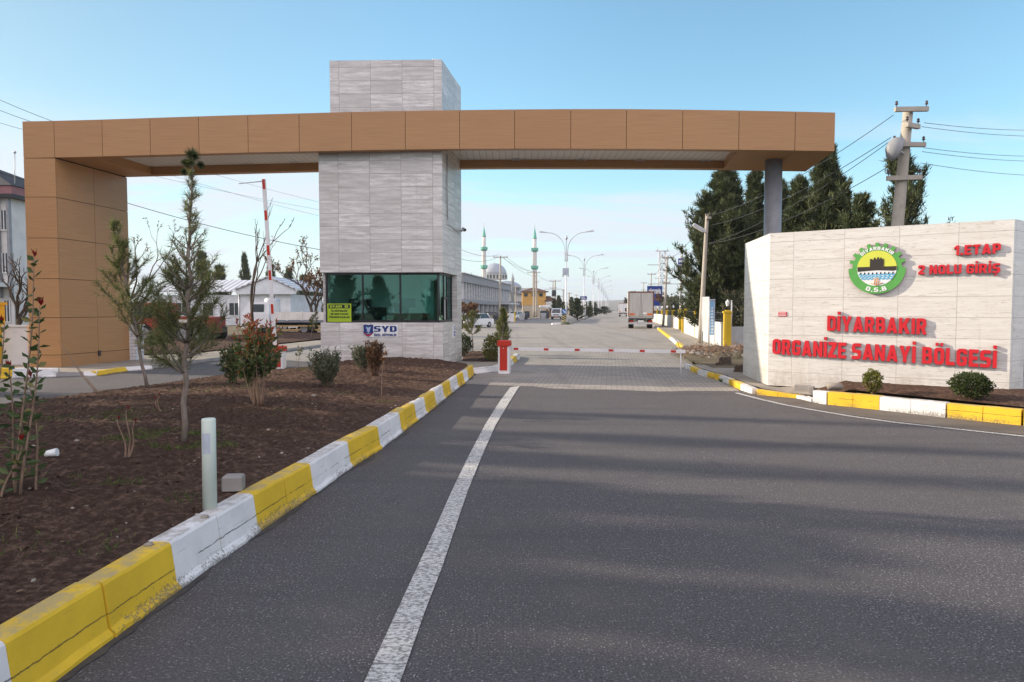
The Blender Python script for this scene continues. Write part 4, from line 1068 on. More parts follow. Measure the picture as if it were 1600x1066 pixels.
# ------------------------------------------------------------------ the sign wall
WJ = V(5.59, 14.87, 0); WR = V(9.17, 12.54, 0); WL = V(5.84, 17.2, 0)
WD = (WR-WJ).normalized(); WN = V(WD.y, -WD.x, 0)         # out of the wall towards the viewer
if WN.y > 0: WN = -WN
RET = WR + V(.83,.56,0)*.62
sign = thing('sign_wall', 'big cream travertine sign wall with red lettering and a green gear emblem', 'sign wall', tuple(WJ))
back = [RET + V(-.25,.75,0), WJ + V(.9,.55,0), WL + V(.6,.1,0)]
foot = [WL, WJ, WR, RET] + back
nb = MB(); nb.prism(foot, .10, 3.40); nb.build('wall', M['cream'], sign)
nb = MB(); nb.prism([WL+V(.12,-.1,0), WJ+V(.14,.16,0), WR+V(-.05,.14,0), RET+V(-.15,.2,0)] + [p+V(-.1,0,0) for p in back], -.05, .099); nb.build('plinth', M['block'], sign)
def WP(px, py):
    d = ray(px, py); o = V(0,0,CAM_H); t = (WJ-o).dot(WN)/d.dot(WN); return o + d*t
def wsz(px, py): p = WP(px, py); return (p-WJ).dot(WD), p.z
def wline(s, l0, l1, r0, r1, bold=.045, gap=.09, depth=.055, space=.30):
    """l0/l1: cap top and baseline pixel at the left end, r0/r1 at the right"""
    (sa, za1), (_, za0) = wsz(*l0), wsz(*l1); (sb, zb1), (_, zb0) = wsz(*r0), wsz(*r1)
    cap = ((za1-za0)+(zb1-zb0))/2; o = WJ + WD*sa + V(0,0,za0) + WN*.004; right = (WD*(sb-sa) + V(0,0,zb0-za0)).normalized()
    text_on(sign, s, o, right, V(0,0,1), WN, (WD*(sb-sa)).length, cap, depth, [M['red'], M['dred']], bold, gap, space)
wline('1.ETAP', (1491,384), (1491,399.5), (1564,380.5), (1564,396))
wline('2 NOLU GİRİŞ', (1435,414.5), (1435,429), (1563,412), (1563,426.5))
wline('DİYARBAKIR', (1293.4,492.4), (1293.4,516.6), (1448.8,498.7), (1448.8,522.8))
wline('ORGANİZE SANAYİ BÖLGESİ', (1208,530), (1208,552.8), (1558,547.3), (1558,575.2))
# emblem
EC = WP(1370.3, 419.5); ER = .5*((WP(1415.5,419.5)-WP(1326,419.5)).length)
print('emblem', EC, ER)
def ep(x, z, o): return EC + WD*(x*ER) + V(0,0,z*ER) + WN*o
def disc_poly(pts, o, th, name, mats, ms=None):
    nb = MB(); nb.extrude([ep(x, z, o) for x, z in pts], WN*-th, 0, ms); return nb.build(name, mats, EMB)
EMB = sign
egreen = plain('emblem_green', (.105,.36,.085), .45, .05); eyel = plain('emblem_yellow', (.62,.66,.09), .5, .04); eblk = plain('emblem_black', (.045,.038,.033), .5, .05)
ewht = plain('emblem_white', (.76,.77,.78), .5, .03); eblu = plain('emblem_blue', (.09,.42,.66), .5, .05); eora = plain('emblem_orange', (.72,.40,.20), .5, .05)
pts = [(cos(a), sin(a)) for a in [radians(180 + 180*k/48) for k in range(49)]]
nt_ = 9; 
gear = []
for k in range(nt_):
    c = radians(8 + 164*(k+.5)/nt_); hw = radians(164/nt_/2)
    gear += [(c-hw*.98, .86), (c-hw*.55, .86), (c-hw*.40, 1.0), (c+hw*.40, 1.0), (c+hw*.55, .86), (c+hw*.98, .86)]
pts += [(.87, 0.02)] + [(cos(a)*r, sin(a)*r) for a, r in gear] + [(-.87,.02)]
nb = MB(); nb.extrude([ep(x, z, .065) for x, z in pts], WN*-.055, 0, 1); GEAR = nb.build('emblem', [egreen, M['dred']], sign)
def on_gear(mb, name, m): return mb.build(name, m, GEAR)
def flat(pts, o, th=.006):
    nb = MB(); nb.extrude([ep(x, z, o) for x, z in pts], WN*-th); return nb
R = .69
arc = lambda a0, a1, r, n=24: [(r*cos(radians(a0+(a1-a0)*k/n)), r*sin(radians(a0+(a1-a0)*k/n))) for k in range(n+1)]
zt_ = .05
def chord(z): return math.degrees(math.asin(max(-1, min(1, z/R))))
on_gear(flat(arc(chord(.03), 180-chord(.03), R), .070), 'yellow_field', eyel)
on_gear(flat(arc(180-chord(.03), 360+chord(.03), R), .0705), 'white_field', ewht)
cas = [(-.68,.06),(-.24,.06),(-.24,.36)]
x = -.24
for k in range(5):
    cas += [(x, .38), (x+.015,.43), (x+.04,.43), (x+.055,.36)] if k in (0,4) else [(x,.37),(x+.02,.45),(x+.045,.45),(x+.06,.37)]
    x += .107
cas = [(-.68,.06),(-.24,.06),(-.24,.34),(-.235,.37),(-.17,.37),(-.15,.33),(-.12,.33),(-.10,.42),(-.06,.42),(-.04,.35),(.0,.35),(.02,.43),(.06,.43),(.08,.36),(.11,.36),(.13,.42),(.16,.40),(.19,.34),(.22,.36),(.245,.34),(.245,.06),(.68,.06),(.68,-.08)]
cas += [(.68-1.36*k/12, -.08 - .045*abs((k-6)/6)**1.5 ) for k in range(1,12)] + [(-.67,-.12)]
on_gear(flat(cas[::-1], .077), 'castle_silhouette', eblk)
nb = MB()
for k in range(9):
    x = -.56 + 1.12*k/8; z = -.20 
    nb.extrude([ep(x+.025*cos(a), z+.045*sin(a), .078) for a in [2*pi*j/10 for j in range(10)]], WN*-.006)
on_gear(nb, 'bridge_arches', eblk)
nb = MB()
for j, z0 in enumerate((-.25, -.33, -.41)):
    hw = sqrt(R*R - z0*z0) - .02; N = 60
    up_ = [(-hw+2*hw*k/N, z0 + .025*sin(k*.85)) for k in range(N+1)]
    for (xa, a), (xb, b) in zip(up_[:-1], up_[1:]):
        nb.extrude([ep(xa,a-.022,.077),ep(xb,b-.022,.077),ep(xb,b+.022,.077),ep(xa,a+.022,.077)], WN*-.006)
on_gear(nb, 'water_waves', eblu)
nb = MB()
for p in ([(-.07,-.44),(-.07,-.68)],[(.0,-.46),(.0,-.72)],[(.07,-.44),(.07,-.68)],[(-.07,-.44),(0,-.47),(.07,-.44)],[(-.22,-.63),(-.08,-.68),(0,-.74),(.08,-.68),(.22,-.63)]):
    nb.tube([ep(x, z+.06, .077) for x, z in p], .008, 5)
on_gear(nb, 'book_outline', eora)
def arc_pos(r0, a0, sgn):
    def f(u, w):
        if sgn > 0: a = a0 - u/(r0*ER); r = r0*ER + w
        else: a = a0 + u/(r0*ER); r = r0*ER - w
        return EC + WD*(r*cos(a)) + V(0,0,r*sin(a)) + WN*.066
    return f
o_ = text_on(GEAR, 'DİYARBAKIR', EC, WD, V(0,0,1), WN, 1.62*.715*ER, .125*ER, .006, [ewht], .012, .12, one=True, name='lettering', pos=arc_pos(.715, pi/2+.81, 1))
o_ = text_on(GEAR, 'O.S.B', EC, WD, V(0,0,1), WN, .86*.92*ER, .17*ER, .006, [ewht], .012, .14, one=True, name='lettering', pos=arc_pos(.93, -pi/2-.43, -1))
# red plate, notice
pl_ = WP(1223, 491); nb = MB(); nb.box(pl_+WN*.006, (.17,.012,.095), ax=(WD, WN, V(0,0,1))); rp = nb.build('name_plate', M['red'], sign)
nb = MB()
for k in range(3): nb.box(pl_+WN*.014+V(0,0,.028-.028*k), (.14,.003,.010), ax=(WD, WN, V(0,0,1)))
nb.build('plate_print', ewht, rp)
# blocks wedged under the cladding and a stone on the kerb end
for k, (px, py, s) in enumerate(((1254,610,(.30,.18,.18)),(1268,612,(.10,.16,.18)))):
    p = G(px, py, .09); r = thing('concrete_block', ['wide grey hollow block wedged under the sign wall cladding', 'narrow grey block beside the dark gap under the sign wall'][k], 'concrete block', (p.x,p.y,.0))
    nb = MB(); nb.bbox((p.x, p.y, .11), s, .008, rz=-.55); nb.build('block', M['block'], r)
p = G(1306, 606, .26); nb = MB(); nb.blob((p.x,p.y+.05,.28), (.17,.11,.07), 3, .4); tag(nb.build('stone', M['pavement']), 'rough tan stone lying on the kerb end before the sign wall', 'stone')
# low white brick wall past the sign
lw = thing('brick_wall', 'low white painted brick wall leaving the frame right of the sign', 'wall', (10.4, 14.2, 0))
nb = MB(); nb.box((12.6,14.05,.55), (4.4,.22,1.1), rz=.05); nb.build('bricks', M['wpaint'], lw); nb = MB(); nb.box((12.6,14.05,1.13), (4.5,.3,.07), rz=.05); nb.build('coping', M['wpaint'], lw)
# ------------------------------------------------------------------ plants
def rv(r, s=1.0): return V(r.gauss(0,s), r.gauss(0,s), r.gauss(0,s))
def needle(mb, p, d, ln, w, r):
    s = d.cross(rv(r)).normalized()*(w/2)
    mb.poly([p-s, p+s, p+d*ln])
def leaf(mb, p, d, ln, w, r, fold=.25):
    s = d.cross(rv(r)).normalized(); nrm = s.cross(d)
    m = p + d*ln*.5 + nrm*(-fold*w*.5)
    i = [mb.vert(p), mb.vert(m + s*w*.5 + nrm*w*fold), mb.vert(p+d*ln), mb.vert(m - s*w*.5 + nrm*w*fold), mb.vert(m)]
    mb.face((i[0], i[1], i[2], i[4])); mb.face((i[0], i[4], i[2], i[3]))
def limb(p, d, ln, bend, n, r, wob=.06):
    pts = [p]; d = d.normalized()
    for k in range(n):
        d = (d + bend*(1/n) + rv(r, wob)).normalized(); pts.append(pts[-1] + d*(ln/n))
    return pts

def young_pine(name, label, base, top, r, cb, seed, nb=5, step=.24, ln=.115, per=34, w=.006, slim=0, droop=0, group=None, dens=1.0):
    """slender pine: leader from base to top, whorls of upturned branches with tufts of long needles"""
    R_ = random.Random(seed); base = Vector(base); top = Vector(top); h = (top-base).length; ax = (top-base)/h
    root = thing(name, label, 'tree', tuple(base), group)
    st = MB(); cr = MB()
    n = 14; lead = [base + ax*h*k/n + V(R_.gauss(0,.012), R_.gauss(0,.012), 0)*(1 if 0 < k < n else 0) for k in range(n+1)]
    st.tube(lead, [.026*h/3*(1-k/n)**.7+.006 for k in range(n+1)], 8)
    def tuft(p, d, s=1.0, cnt=per):
        if slim and (p-base).length > h*.62: s *= .62; cnt = cnt*.62
        for _ in range(int(cnt*dens)):
            q = (d*1.0 + rv(R_, .72)).normalized()
            needle(cr, p + rv(R_, .008), q, ln*s*R_.uniform(.6,1.15), w, R_)
    z = cb
    while z < h-.05:
        f = (z-cb)/(h-cb)
        L0 = r*(min(1, .75+f*2.0))*(1-f)**(1.35 if slim else .85) + .06
        if slim and f > .62: L0 *= .72
        p = base + ax*z
        for k in range(nb if f < .8 else max(3, nb-1)):
            az = R_.uniform(0, 2*pi); el = radians(R_.uniform(8,38) + 34*f)
            d = V(cos(az)*cos(el), sin(az)*cos(el), sin(el)); L = L0*R_.uniform(.6,1.12)
            pts = limb(p, d, L, V(0,0,.75-droop), 6, R_, .07)
            st.tube(pts, [.011*(1-j/7)*(.5+L) + .002 for j in range(7)], 5)
            m = max(4, int(L/.034))
            for j in range(m):
                t = .18 + .82*(j+1)/m; i = min(5, int(t*6)); q = pts[i].lerp(pts[i+1], t*6-i) if t < 1 else pts[-1]
                dd = (pts[i+1]-pts[i]).normalized()
                tuft(q, dd, .8+.3*R_.random(), per*(.32 if t < .5 else .5))
                if R_.random() < .34 and L > .22 and t > .35:
                    sd = (dd + rv(R_, .6)).normalized(); sl = L*R_.uniform(.16,.34); sp_ = limb(q, sd, sl, V(0,0,.7), 3, R_, .06)
                    st.tube(sp_, [.004,.003,.002,.0015], 4)
                    for u in (1,2,3): tuft(sp_[u], (sp_[u]-sp_[u-1]).normalized(), .9, per*.55)
            tuft(pts[-1], (pts[-1]-pts[-2]).normalized(), 1.0, per*.9)
        if f > .55:
            for _ in range(2 if slim else 4): tuft(p + ax*step*R_.random(), (ax+rv(R_,.5)).normalized(), .55, per*.5)
        z += step*(1-.35*f)*R_.uniform(.85,1.15)
    for k in range(5): tuft(top - ax*.03*k, ax, .8, per)
    st.build('trunk', M['bark'], root); cr.build('crown', M['needle'], root)
    return root
def gz(px, py, z0=.36):
    p = G(px, py, z0); z = bed_z(p.x, p.y); p = G(px, py, z); return V(p.x, p.y, z-.02)
b = gz(287, 690); t = D(300, 243, b.y+.1)
fp1 = young_pine('pine_tree', 'tall young pine with a tufted tip standing nearest behind the white post', b, t, .60, .74, 11, nb=6, step=.17, per=13, w=.0062, ln=.155, droop=.22, slim=1, group='young pines in the soil bed')
tuft_c = MB(); R_ = random.Random(2)
for c, s in ((t+V(0,0,.0), .085), (t+V(-.07,0,-.08), .05), (t+V(.08,0.02,-.10), .045), (t+V(.05,-.05,-.02), .04), (t+V(-.10,.03,-.17), .045)):
    for k in range(500): 
        d = rv(R_).normalized(); needle(tuft_c, c + d*s*.2, (d+V(0,0,.4)).normalized(), s*R_.uniform(.6,1.1), .006, R_)
tuft_c.build('tip_buds', M['dneedle'], fp1)
b = gz(230, 604); t = D(178, 348, b.y-.1)
young_pine('pine_tree', 'leaning young pine in front of the tan gate leg', b, t, .92, .75, 23, nb=5, step=.25, per=14, w=.009, ln=.15, droop=.2, group='young pines in the soil bed')
pb = G(739, 548, .16); young_pine('pine_tree', 'tiny pine with a thin bare stem just right of the booth', pb, D(737, 489, pb.y), .62, .62, 31, nb=5, step=.2, per=14, w=.012, ln=.17, group='small pines behind the booth')
pb = G(786, 552, .16); young_pine('pine_tree', 'small bushy pine standing behind the red barrier box', pb, D(785, 484, pb.y), .50, .30, 37, nb=6, step=.16, per=14, w=.013, ln=.15, group='small pines behind the booth')
pb = G(493, 528, .1); young_pine('pine_tree', 'small far sapling pine in front of the flatbed truck', V(pb.x, pb.y-1, .1), D(494, 488, pb.y-1), .4, .5, 41, nb=4, step=.25, per=9, w=.02, ln=.18)

def shrub(name, label, base, stems, h, spread, leaf_l, leaf_w, nleaf, mat, seed, bare=.3, stem_r=.007, tip=None, twig='twig', upright=.6, cat='shrub', group=None, tipmat=None, hr=(.62,1.0), tj=.10):
    """multi-stemmed shrub: stems parts and leaves"""
    R_ = random.Random(seed); base = Vector(base)
    root = thing(name, label, cat, tuple(base), group)
    st = MB(); lf = MB(); tp = MB()
    for k in range(stems):
        az = R_.uniform(0, 2*pi); o = base + V(cos(az), sin(az), 0)*spread*.18*R_.random()
        hh = h*R_.uniform(*hr); out = spread*R_.random()**.7
        d = V(cos(az)*out/hh*.9, sin(az)*out/hh*.9, 1)
        pts = limb(o, d, hh*sqrt(1+(out/hh)**2)*.98, V(0,0,upright), 8, R_, .045)
        st.tube(pts, [stem_r*(1-.75*j/8) for j in range(9)], 6)
        side = []
        for j in range(3, 8):
            if j/8 < bare: continue
            for _ in range(2):
                a2 = R_.uniform(0, 2*pi); sd = V(cos(a2), sin(a2), R_.uniform(.3,1.2))
                sp_ = limb(pts[j], sd, spread*R_.uniform(.2,.55), V(0,0,.4), 3, R_, .08); st.tube(sp_, [stem_r*.4, stem_r*.3, stem_r*.2, .001], 4); side.append(sp_)
        nl = nleaf//stems
        for _ in range(nl):
            if side and R_.random() < .72:
                sp_ = R_.choice(side); i = R_.randrange(3); p = sp_[i].lerp(sp_[i+1], R_.random()); ax = (sp_[i+1]-sp_[i]).normalized()
            else:
                f = bare + (1-bare)*R_.random(); i = min(7, int(f*8)); p = pts[i].lerp(pts[i+1], f*8-i); ax = (pts[i+1]-pts[i]).normalized()
            d = (ax*.7 + rv(R_, .6)).normalized()
            top_ = (p.z - base.z)/h
            if tipmat and top_ > tip + R_.gauss(0,tj): leaf(tp, p, (d+V(0,0,.4)).normalized(), leaf_l*R_.uniform(.6,1.05), leaf_w*.8, R_)
            else: leaf(lf, p, d, leaf_l*R_.uniform(.6,1.15), leaf_w*R_.uniform(.8,1.2), R_)
    st.build('stems', M[twig], root); lf.build('leaves', M[mat], root)
    if tipmat and tp.f: tp.build('red_leaves', M[tipmat], root)
    return root
shrub('photinia_shrub', 'big bare-stemmed shrub with red new leaves above green ones', gz(405, 636), 19, 1.45, .50, .088, .036, 2500, 'photinia', 5, bare=.42, stem_r=.009, tip=.72, tipmat='redleaf', upright=.85, hr=(.5,1.0), tj=.16)
shrub('photinia_shrub', 'low green leafy bush behind the left of the red-leaved shrub', gz(362, 600), 12, .78, .34, .075, .036, 1500, 'photinia', 6, bare=.06, stem_r=.008)
shrub('photinia_shrub', 'dark leafy twiggy shrub right of the raised barrier cabinet', gz(432, 590)+V(.1,-.5,0), 5, .75, .16, .075, .036, 230, 'photinia', 8, bare=.4, stem_r=.008)
shrub('lavender_shrub', 'rounded grey-green shrub in the middle of the soil bed', gz(513, 605), 44, .64, .42, .062, .021, 4200, 'olive', 9, bare=.12, stem_r=.005, upright=.7, group='grey-green shrubs before the booth')
shrub('lavender_shrub', 'grey-green shrub touching the booth wall beside the brown conifer', gz(567, 580), 40, .62, .36, .062, .021, 3600, 'olive', 10, bare=.12, stem_r=.005, upright=.7, group='grey-green shrubs before the booth')
shrub('thuja_shrub', 'brown drying egg-shaped conifer shrub before the booth wall', gz(586, 588), 50, .80, .22, .060, .018, 6500, 'brownleaf', 12, bare=.04, stem_r=.006, upright=1.1)
shrub('rose_sapling', 'thin single-stemmed sapling with a drooping leafy top beside the brown conifer', gz(596, 622), 1, .98, .05, .07, .035, 42, 'dryleaf', 13, bare=.70, stem_r=.006)
shrub('rose_sapling', 'pair of thin twigs with a few leaves left of the grey-green shrub', gz(458, 598), 3, .78, .26, .06, .03, 34, 'photinia', 14, bare=.75, stem_r=.005)
def ball_shrub(label, base, w, h, ll, lw, n, mat, seed):
    """clipped dense shrub: leaves through an uneven rounded volume on short stems"""
    R_ = random.Random(seed); base = Vector(base); root = thing('round_shrub', label, 'shrub', tuple(base)); st = MB(); lf = MB()
    for k in range(14):
        az = R_.uniform(0, 2*pi); d = V(cos(az)*.7, sin(az)*.7, 1); st.tube(limb(base-V(0,0,.04), d, h*.75, V(0,0,.3), 4, R_, .1), [.010,.008,.006,.004,.002], 5)
    for k in range(n):
        d = rv(R_).normalized(); q = 1 + .30*mnoise.noise(d*2.1+V(seed,0,0)) + .15*mnoise.noise(d*5+V(0,seed,0)); f = R_.random()**.28*q
        p = base + V(d.x*w*f, d.y*w*f, h*.52 + d.z*h*.50*f)
        if p.z < base.z+.02: continue
        leaf(lf, p, (d*.8+V(0,0,.45)+rv(R_,.45)).normalized(), ll*R_.uniform(.6,1.15), lw*R_.uniform(.8,1.2), R_)
    st.build('stems', M['twig'], root); lf.build('leaves', M[mat], root); return root
ball_shrub('dark rounded evergreen shrub right of the booth corner', G(722, 556, .15), .36, .74, .06, .035, 2200, 'boxleaf', 15)
ball_shrub('yellow-green leafy shrub left of the red barrier box', G(769, 564, .15), .27, .78, .07, .04, 1500, 'yelleaf', 16)
ball_shrub('narrow yellow-green shrub in the bed under the sign wall', G(1363, 614, .24), .15, .40, .05, .032, 900, 'yelleaf', 17)
ball_shrub('round dark green shrub under the right end of the lettering', G(1518, 622, .26), .30, .42, .042, .026, 3600, 'boxleaf', 18)
# near-left red tipped cane shrub
def canes(name, label, base, tops, seed, leaf_l=.115, nl=26, f0=.1, tl=.075):
    R_ = random.Random(seed); base = Vector(base); root = thing(name, label, 'shrub', tuple(base)); st = MB(); lf = MB()
    for (b, t) in tops:
        tp = MB()
        b = Vector(b); t = Vector(t); n = 10
        pts = [b.lerp(t, k/n) + V(sin(k*.6+b.x*9)*.012, sin(k*.5+b.y*7)*.012, 0) for k in range(n+1)]
        st.tube(pts, [.011*(1-.7*k/n) for k in range(n+1)], 6)
        m = int(nl*(t-b).length)
        for k in range(m):
            f = f0 + (1-f0)*(k+R_.random())/m; i = min(n-1, int(f*n)); p = pts[i].lerp(pts[i+1], f*n-i)
            az = k*2.4 + R_.uniform(-.4,.4); d = V(cos(az), sin(az), R_.uniform(-.1,.8) + (.5 if f > .9 else 0)).normalized()
            (leaf)(lf, p, d, leaf_l*(1-.45*f**3)*R_.uniform(.7,1.1), leaf_l*.40, R_)
        for k in range(5):
            az = k*1.26; leaf(tp, t, V(cos(az)*.3, sin(az)*.3, 1).normalized(), tl*R_.uniform(.7,1.1), tl*.26, R_)
        tp.build('red_tip', M['redtip'], root)
    st.build('canes', M['twig'], root); lf.build('leaves', M['photinia'], root); return root
nb_ = gz(22, 772); 
tops = [(nb_+V(.02,0,0), D(54, 402, nb_.y)), (nb_+V(.10,-.05,0), D(64, 478, nb_.y-.15)), (nb_+V(-.06,.1,0), D(14, 575, nb_.y+.1)), (nb_+V(-.12,-.1,0), D(4, 505, nb_.y)), (nb_+V(.16,.04,0), D(48, 590, nb_.y+.1)), (nb_+V(-.02,-.1,0), D(34, 690, nb_.y-.1))]
canes('photinia_shrub', 'tall thin red-tipped canes rising at the left edge of the photograph', nb_, tops, 4)
lb2 = gz(150, 612); canes('rose_sapling', 'thin leaning bare twig with a small leaf tuft before the tan leg', lb2, [(lb2, D(95, 540, lb2.y)), (lb2+V(.05,0,0), D(92, 536, lb2.y+.1))], 9, .05, 3, .8, .03)
lb2 = gz(197, 716); canes('rose_sapling', 'small dry reddish seedling in the weedy grass beside the front pine', lb2, [(lb2, D(186, 655, lb2.y)), (lb2+V(.02,0,0), D(212, 660, lb2.y)), (lb2+V(.01,0.02,0), D(200, 640, lb2.y))], 19, .055, 14, .3, .04)
lb2 = gz(247, 642); canes('rose_sapling', 'tiny pink-leaved seedling left of the front pine trunk', lb2, [(lb2, D(249, 618, lb2.y)), (lb2+V(.02,0,0), D(243, 624, lb2.y))], 20, .06, 16, .3, .045)

def big_tree(mb_t, mb_c, base, h, r, cb, seed, n=26, leafn=9000, ll=.34, lw=.045, up=.35, shape=1.0, lumps=9):
    """conifer or dense crown for the middle distance; crown made of many small needle clumps on real limbs"""
    R_ = random.Random(seed); base = Vector(base)
    lead = [base + V(mnoise.noise(V(k*.3,seed,0))*.25*k/10, mnoise.noise(V(k*.3,seed,5))*.25*k/10, h*k/10) for k in range(11)]
    mb_t.tube(lead, [.022*h*(1-k/10)**.8+.02 for k in range(11)], 9)
    tips = []
    for k in range(n):
        f = (k+R_.random())/n; z = cb + (h-cb)*f; i = min(9, int(z/h*10)); p = lead[i].lerp(lead[i+1], z/h*10-i)
        az = k*2.399 + R_.uniform(-.4,.4); L = r*(1-f)**shape*R_.uniform(.65,1.15)*(min(1,.6+f*2.4)) + .25
        el = radians(R_.uniform(5,30)+35*f)
        pts = limb(p, V(cos(az)*cos(el), sin(az)*cos(el), sin(el)), L, V(0,0,up*2), 5, R_, .10)
        mb_t.tube(pts, [.010*h*.5*(1-j/6)*(.4+L/r)+.008 for j in range(6)], 5)
        for j in range(1, 6):
            for _ in range(3):
                sd = ((pts[j]-pts[j-1]).normalized() + rv(R_,.75)).normalized(); sl = L*R_.uniform(.14,.36)
                q = pts[j-1].lerp(pts[j], R_.random()); sp_ = limb(q, sd, sl, V(0,0,up*2.2), 3, R_, .1)
                mb_t.tube(sp_, [.012,.010,.006,.003], 4); tips.append(sp_)
    tips.append([lead[-3], lead[-2], lead[-1], lead[-1]+V(0,0,.15)])
    per = max(4, leafn//len(tips))
    for sp_ in tips:
        for _ in range(per):
            i = R_.randrange(3); p = sp_[i].lerp(sp_[i+1], R_.random()); ax = (sp_[i+1]-sp_[i])
            ax = ax.normalized() if ax.length > 1e-6 else V(0,0,1)
            d = (ax*.8 + V(0,0,.35) + rv(R_,.55)).normalized(); needle(mb_c, p + rv(R_, .05), d, ll*R_.uniform(.5,1.1), lw, R_)
def conifer(name, label, base, h, r, cb, seed, mat='dneedle', group=None, **k):
    t_, c_ = MB(), MB(); big_tree(t_, c_, base, h, r, cb, seed, **k)
    root = thing(name, label, 'tree', tuple(base), group); t_.build('trunk', M['dbark'], root); c_.build('crown', M[mat], root); return root
GP = 'dark pines behind the sign wall'
def gtree(px, d): return V((px-800)/FPX*d, d, 0)
def ztop(py, d): return CAM_H + (484-py)*d/FPX
conifer('pine_tree', 'large dense dark pine behind the white wall, leftmost of the right-hand pines', gtree(1128,36), ztop(277,36), 3.5, .5, 51, n=130, leafn=100000, shape=.80, ll=.34, lw=.05, group=GP)
conifer('pine_tree', 'dark pine standing just left of the grey gate column', gtree(1178,38), ztop(276,38), 2.3, 1.0, 52, n=80, leafn=52000, shape=.85, group=GP)
conifer('pine_tree', 'tall pointed pine right of the grey gate column', gtree(1290,30), ztop(243,30), 2.7, 1.0, 53, n=84, leafn=56000, shape=.85, ll=.30, lw=.045, group=GP)
conifer('pine_tree', 'shorter dark pine between the column and the tall pointed pine', gtree(1246,33), ztop(290,33), 2.1, 1.0, 54, n=60, leafn=36000, shape=.8, group=GP)
conifer('pine_tree', 'sparse open pine behind the leaning concrete pole', gtree(1404,26), ztop(266,26), 2.0, 1.5, 55, n=46, leafn=19000, shape=.42, ll=.26, lw=.04, up=.5, group=GP)
conifer('pine_tree', 'low dark pine just above the sign wall left of the leaning pole', gtree(1340,28), ztop(318,28), 1.9, 1.0, 56, n=40, leafn=18000, shape=.75, ll=.28, lw=.042, group=GP)
conifer('pine_tree', 'dark pine filling the gap right behind the grey gate column', gtree(1214,37), ztop(292,37), 2.2, .8, 57, n=60, leafn=36000, shape=.7, group=GP)
conifer('pine_tree', 'low dark pine just right of the tall pointed pine', gtree(1316,33), ztop(312,33), 2.0, .8, 58, n=50, leafn=26000, shape=.7, ll=.3, lw=.045, group=GP)
shrub('olive_tree', 'silvery olive tree behind the nearest yellow wall pillar', gtree(1160,33), 22, 2.9, 1.35, .14, .055, 5200, 'olive', 61, bare=.15, stem_r=.03, cat='tree')

def bare_tree(mb_t, mb_c, base, h, seed, spread=.5, leaves=0, ll=.10, forks=3, depth=5, r0=.09, low=.3):
    R_ = random.Random(seed); ends = []
    def grow(p, d, L, r, k):
        pts = limb(p, d, L, V(0,0,.25), 4, R_, .10)
        mb_t.tube(pts, [r*(1-.35*j/4) for j in range(5)], 6 if k < 2 else 4, caps=k == 0)
        if k >= depth: ends.append(pts); return
        for j in range(forks if k else forks+1):
            a = R_.uniform(0, 2*pi); tilt = R_.uniform(.5,1.1)*spread
            u = V(cos(a), sin(a), 0); dd = ((pts[-1]-pts[-2]).normalized() + u*tilt).normalized()
            st_ = pts[-1] if j < 2 else pts[R_.choice((2,3))]
            grow(st_, dd, L*R_.uniform(.58,.82), r*R_.uniform(.5,.66), k+1)
    grow(Vector(base), V(R_.gauss(0,.05), R_.gauss(0,.05), 1), h*low, r0, 0)
    for _ in range(leaves):
        sp_ = R_.choice(ends); i = R_.randrange(4); p = sp_[i].lerp(sp_[i+1], R_.random())
        leaf(mb_c, p, rv(R_).normalized(), ll*R_.uniform(.6,1.1), ll*.5, R_)
def decid(name, label, base, h, seed, mat='dryleaf', group=None, **k):
    t_, c_ = MB(), MB(); bare_tree(t_, c_, base, h, seed, **k)
    root = thing(name, label, 'tree', tuple(base), group); t_.build('trunk', M['dbark'], root)
    if c_.f: c_.build('crown', M[mat], root)
    return root
decid('bare_tree', 'bare forked tree in front of the white gabled building', V((392-800)/FPX*33, 33, 0), 6.4, 71, spread=.38, leaves=60, r0=.10, depth=4, forks=2, low=.36)
decid('bare_tree', 'brown-leaved tree just left of the booth tower', V((486-800)/FPX*46, 46, 0), 6.6, 72, spread=.65, leaves=2300, ll=.16, r0=.15, depth=5, low=.30)
decid('bare_tree', 'thin leafless tree just right of the tan gate leg', V((212-800)/FPX*30, 30, 0), 6.0, 73, spread=.5, leaves=260, ll=.10, r0=.08, depth=5, forks=2, low=.33)
decid('bare_tree', 'dark bare tree in front of the left building', V((20-800)/FPX*27, 27, 0), 4.6, 74, spread=.75, leaves=60, r0=.12, depth=4, low=.3)
decid('bare_tree', 'russet-leaved bush tree beside the booth in front of the grey building', V((722-800)/FPX*62, 62, 0), 3.9, 75, mat='dryleaf', spread=.8, leaves=2600, ll=.17, r0=.08, depth=4, low=.22)
decid('bare_tree', 'round russet tree in front of the grey building left of the first concrete pole', V((744-800)/FPX*66, 66, 0), 4.2, 76, mat='dryleaf', spread=.8, leaves=3000, ll=.18, r0=.08, depth=4, low=.22)
decid('bare_tree', 'reddish leafless tree by the blue billboard beyond the parked truck', V((1036-800)/FPX*105, 105, 0), 6.5, 77, mat='dryleaf', spread=.8, leaves=2200, ll=.24, r0=.12, depth=4, low=.25)
GB = 'bare roadside trees beyond the parked truck'
pt = decid('bare_tree', 'tall bare roadside tree nearest behind the parked truck', (0,0,0), 9, 78, mat='farleaf', spread=.7, leaves=2600, ll=.30, r0=.15, depth=4, low=.25, group=GB)
for k, (u, s, sc_) in enumerate(((6.3,150,.95),(6.6,172,1.1),(6.4,200,1.15),(6.7,235,1.0),(6.5,280,1.2),(6.8,340,1.2))):
    p = along(u, s); place(pt, USED, tuple(p), k*1.3, sc_, ['tall bare roadside tree nearest behind the parked truck','second bare roadside tree beyond the parked truck','third bare roadside tree beyond the parked truck','fourth bare roadside tree down the far road','fifth bare roadside tree down the far road','farthest bare roadside tree at the end of the road'][k], GB)
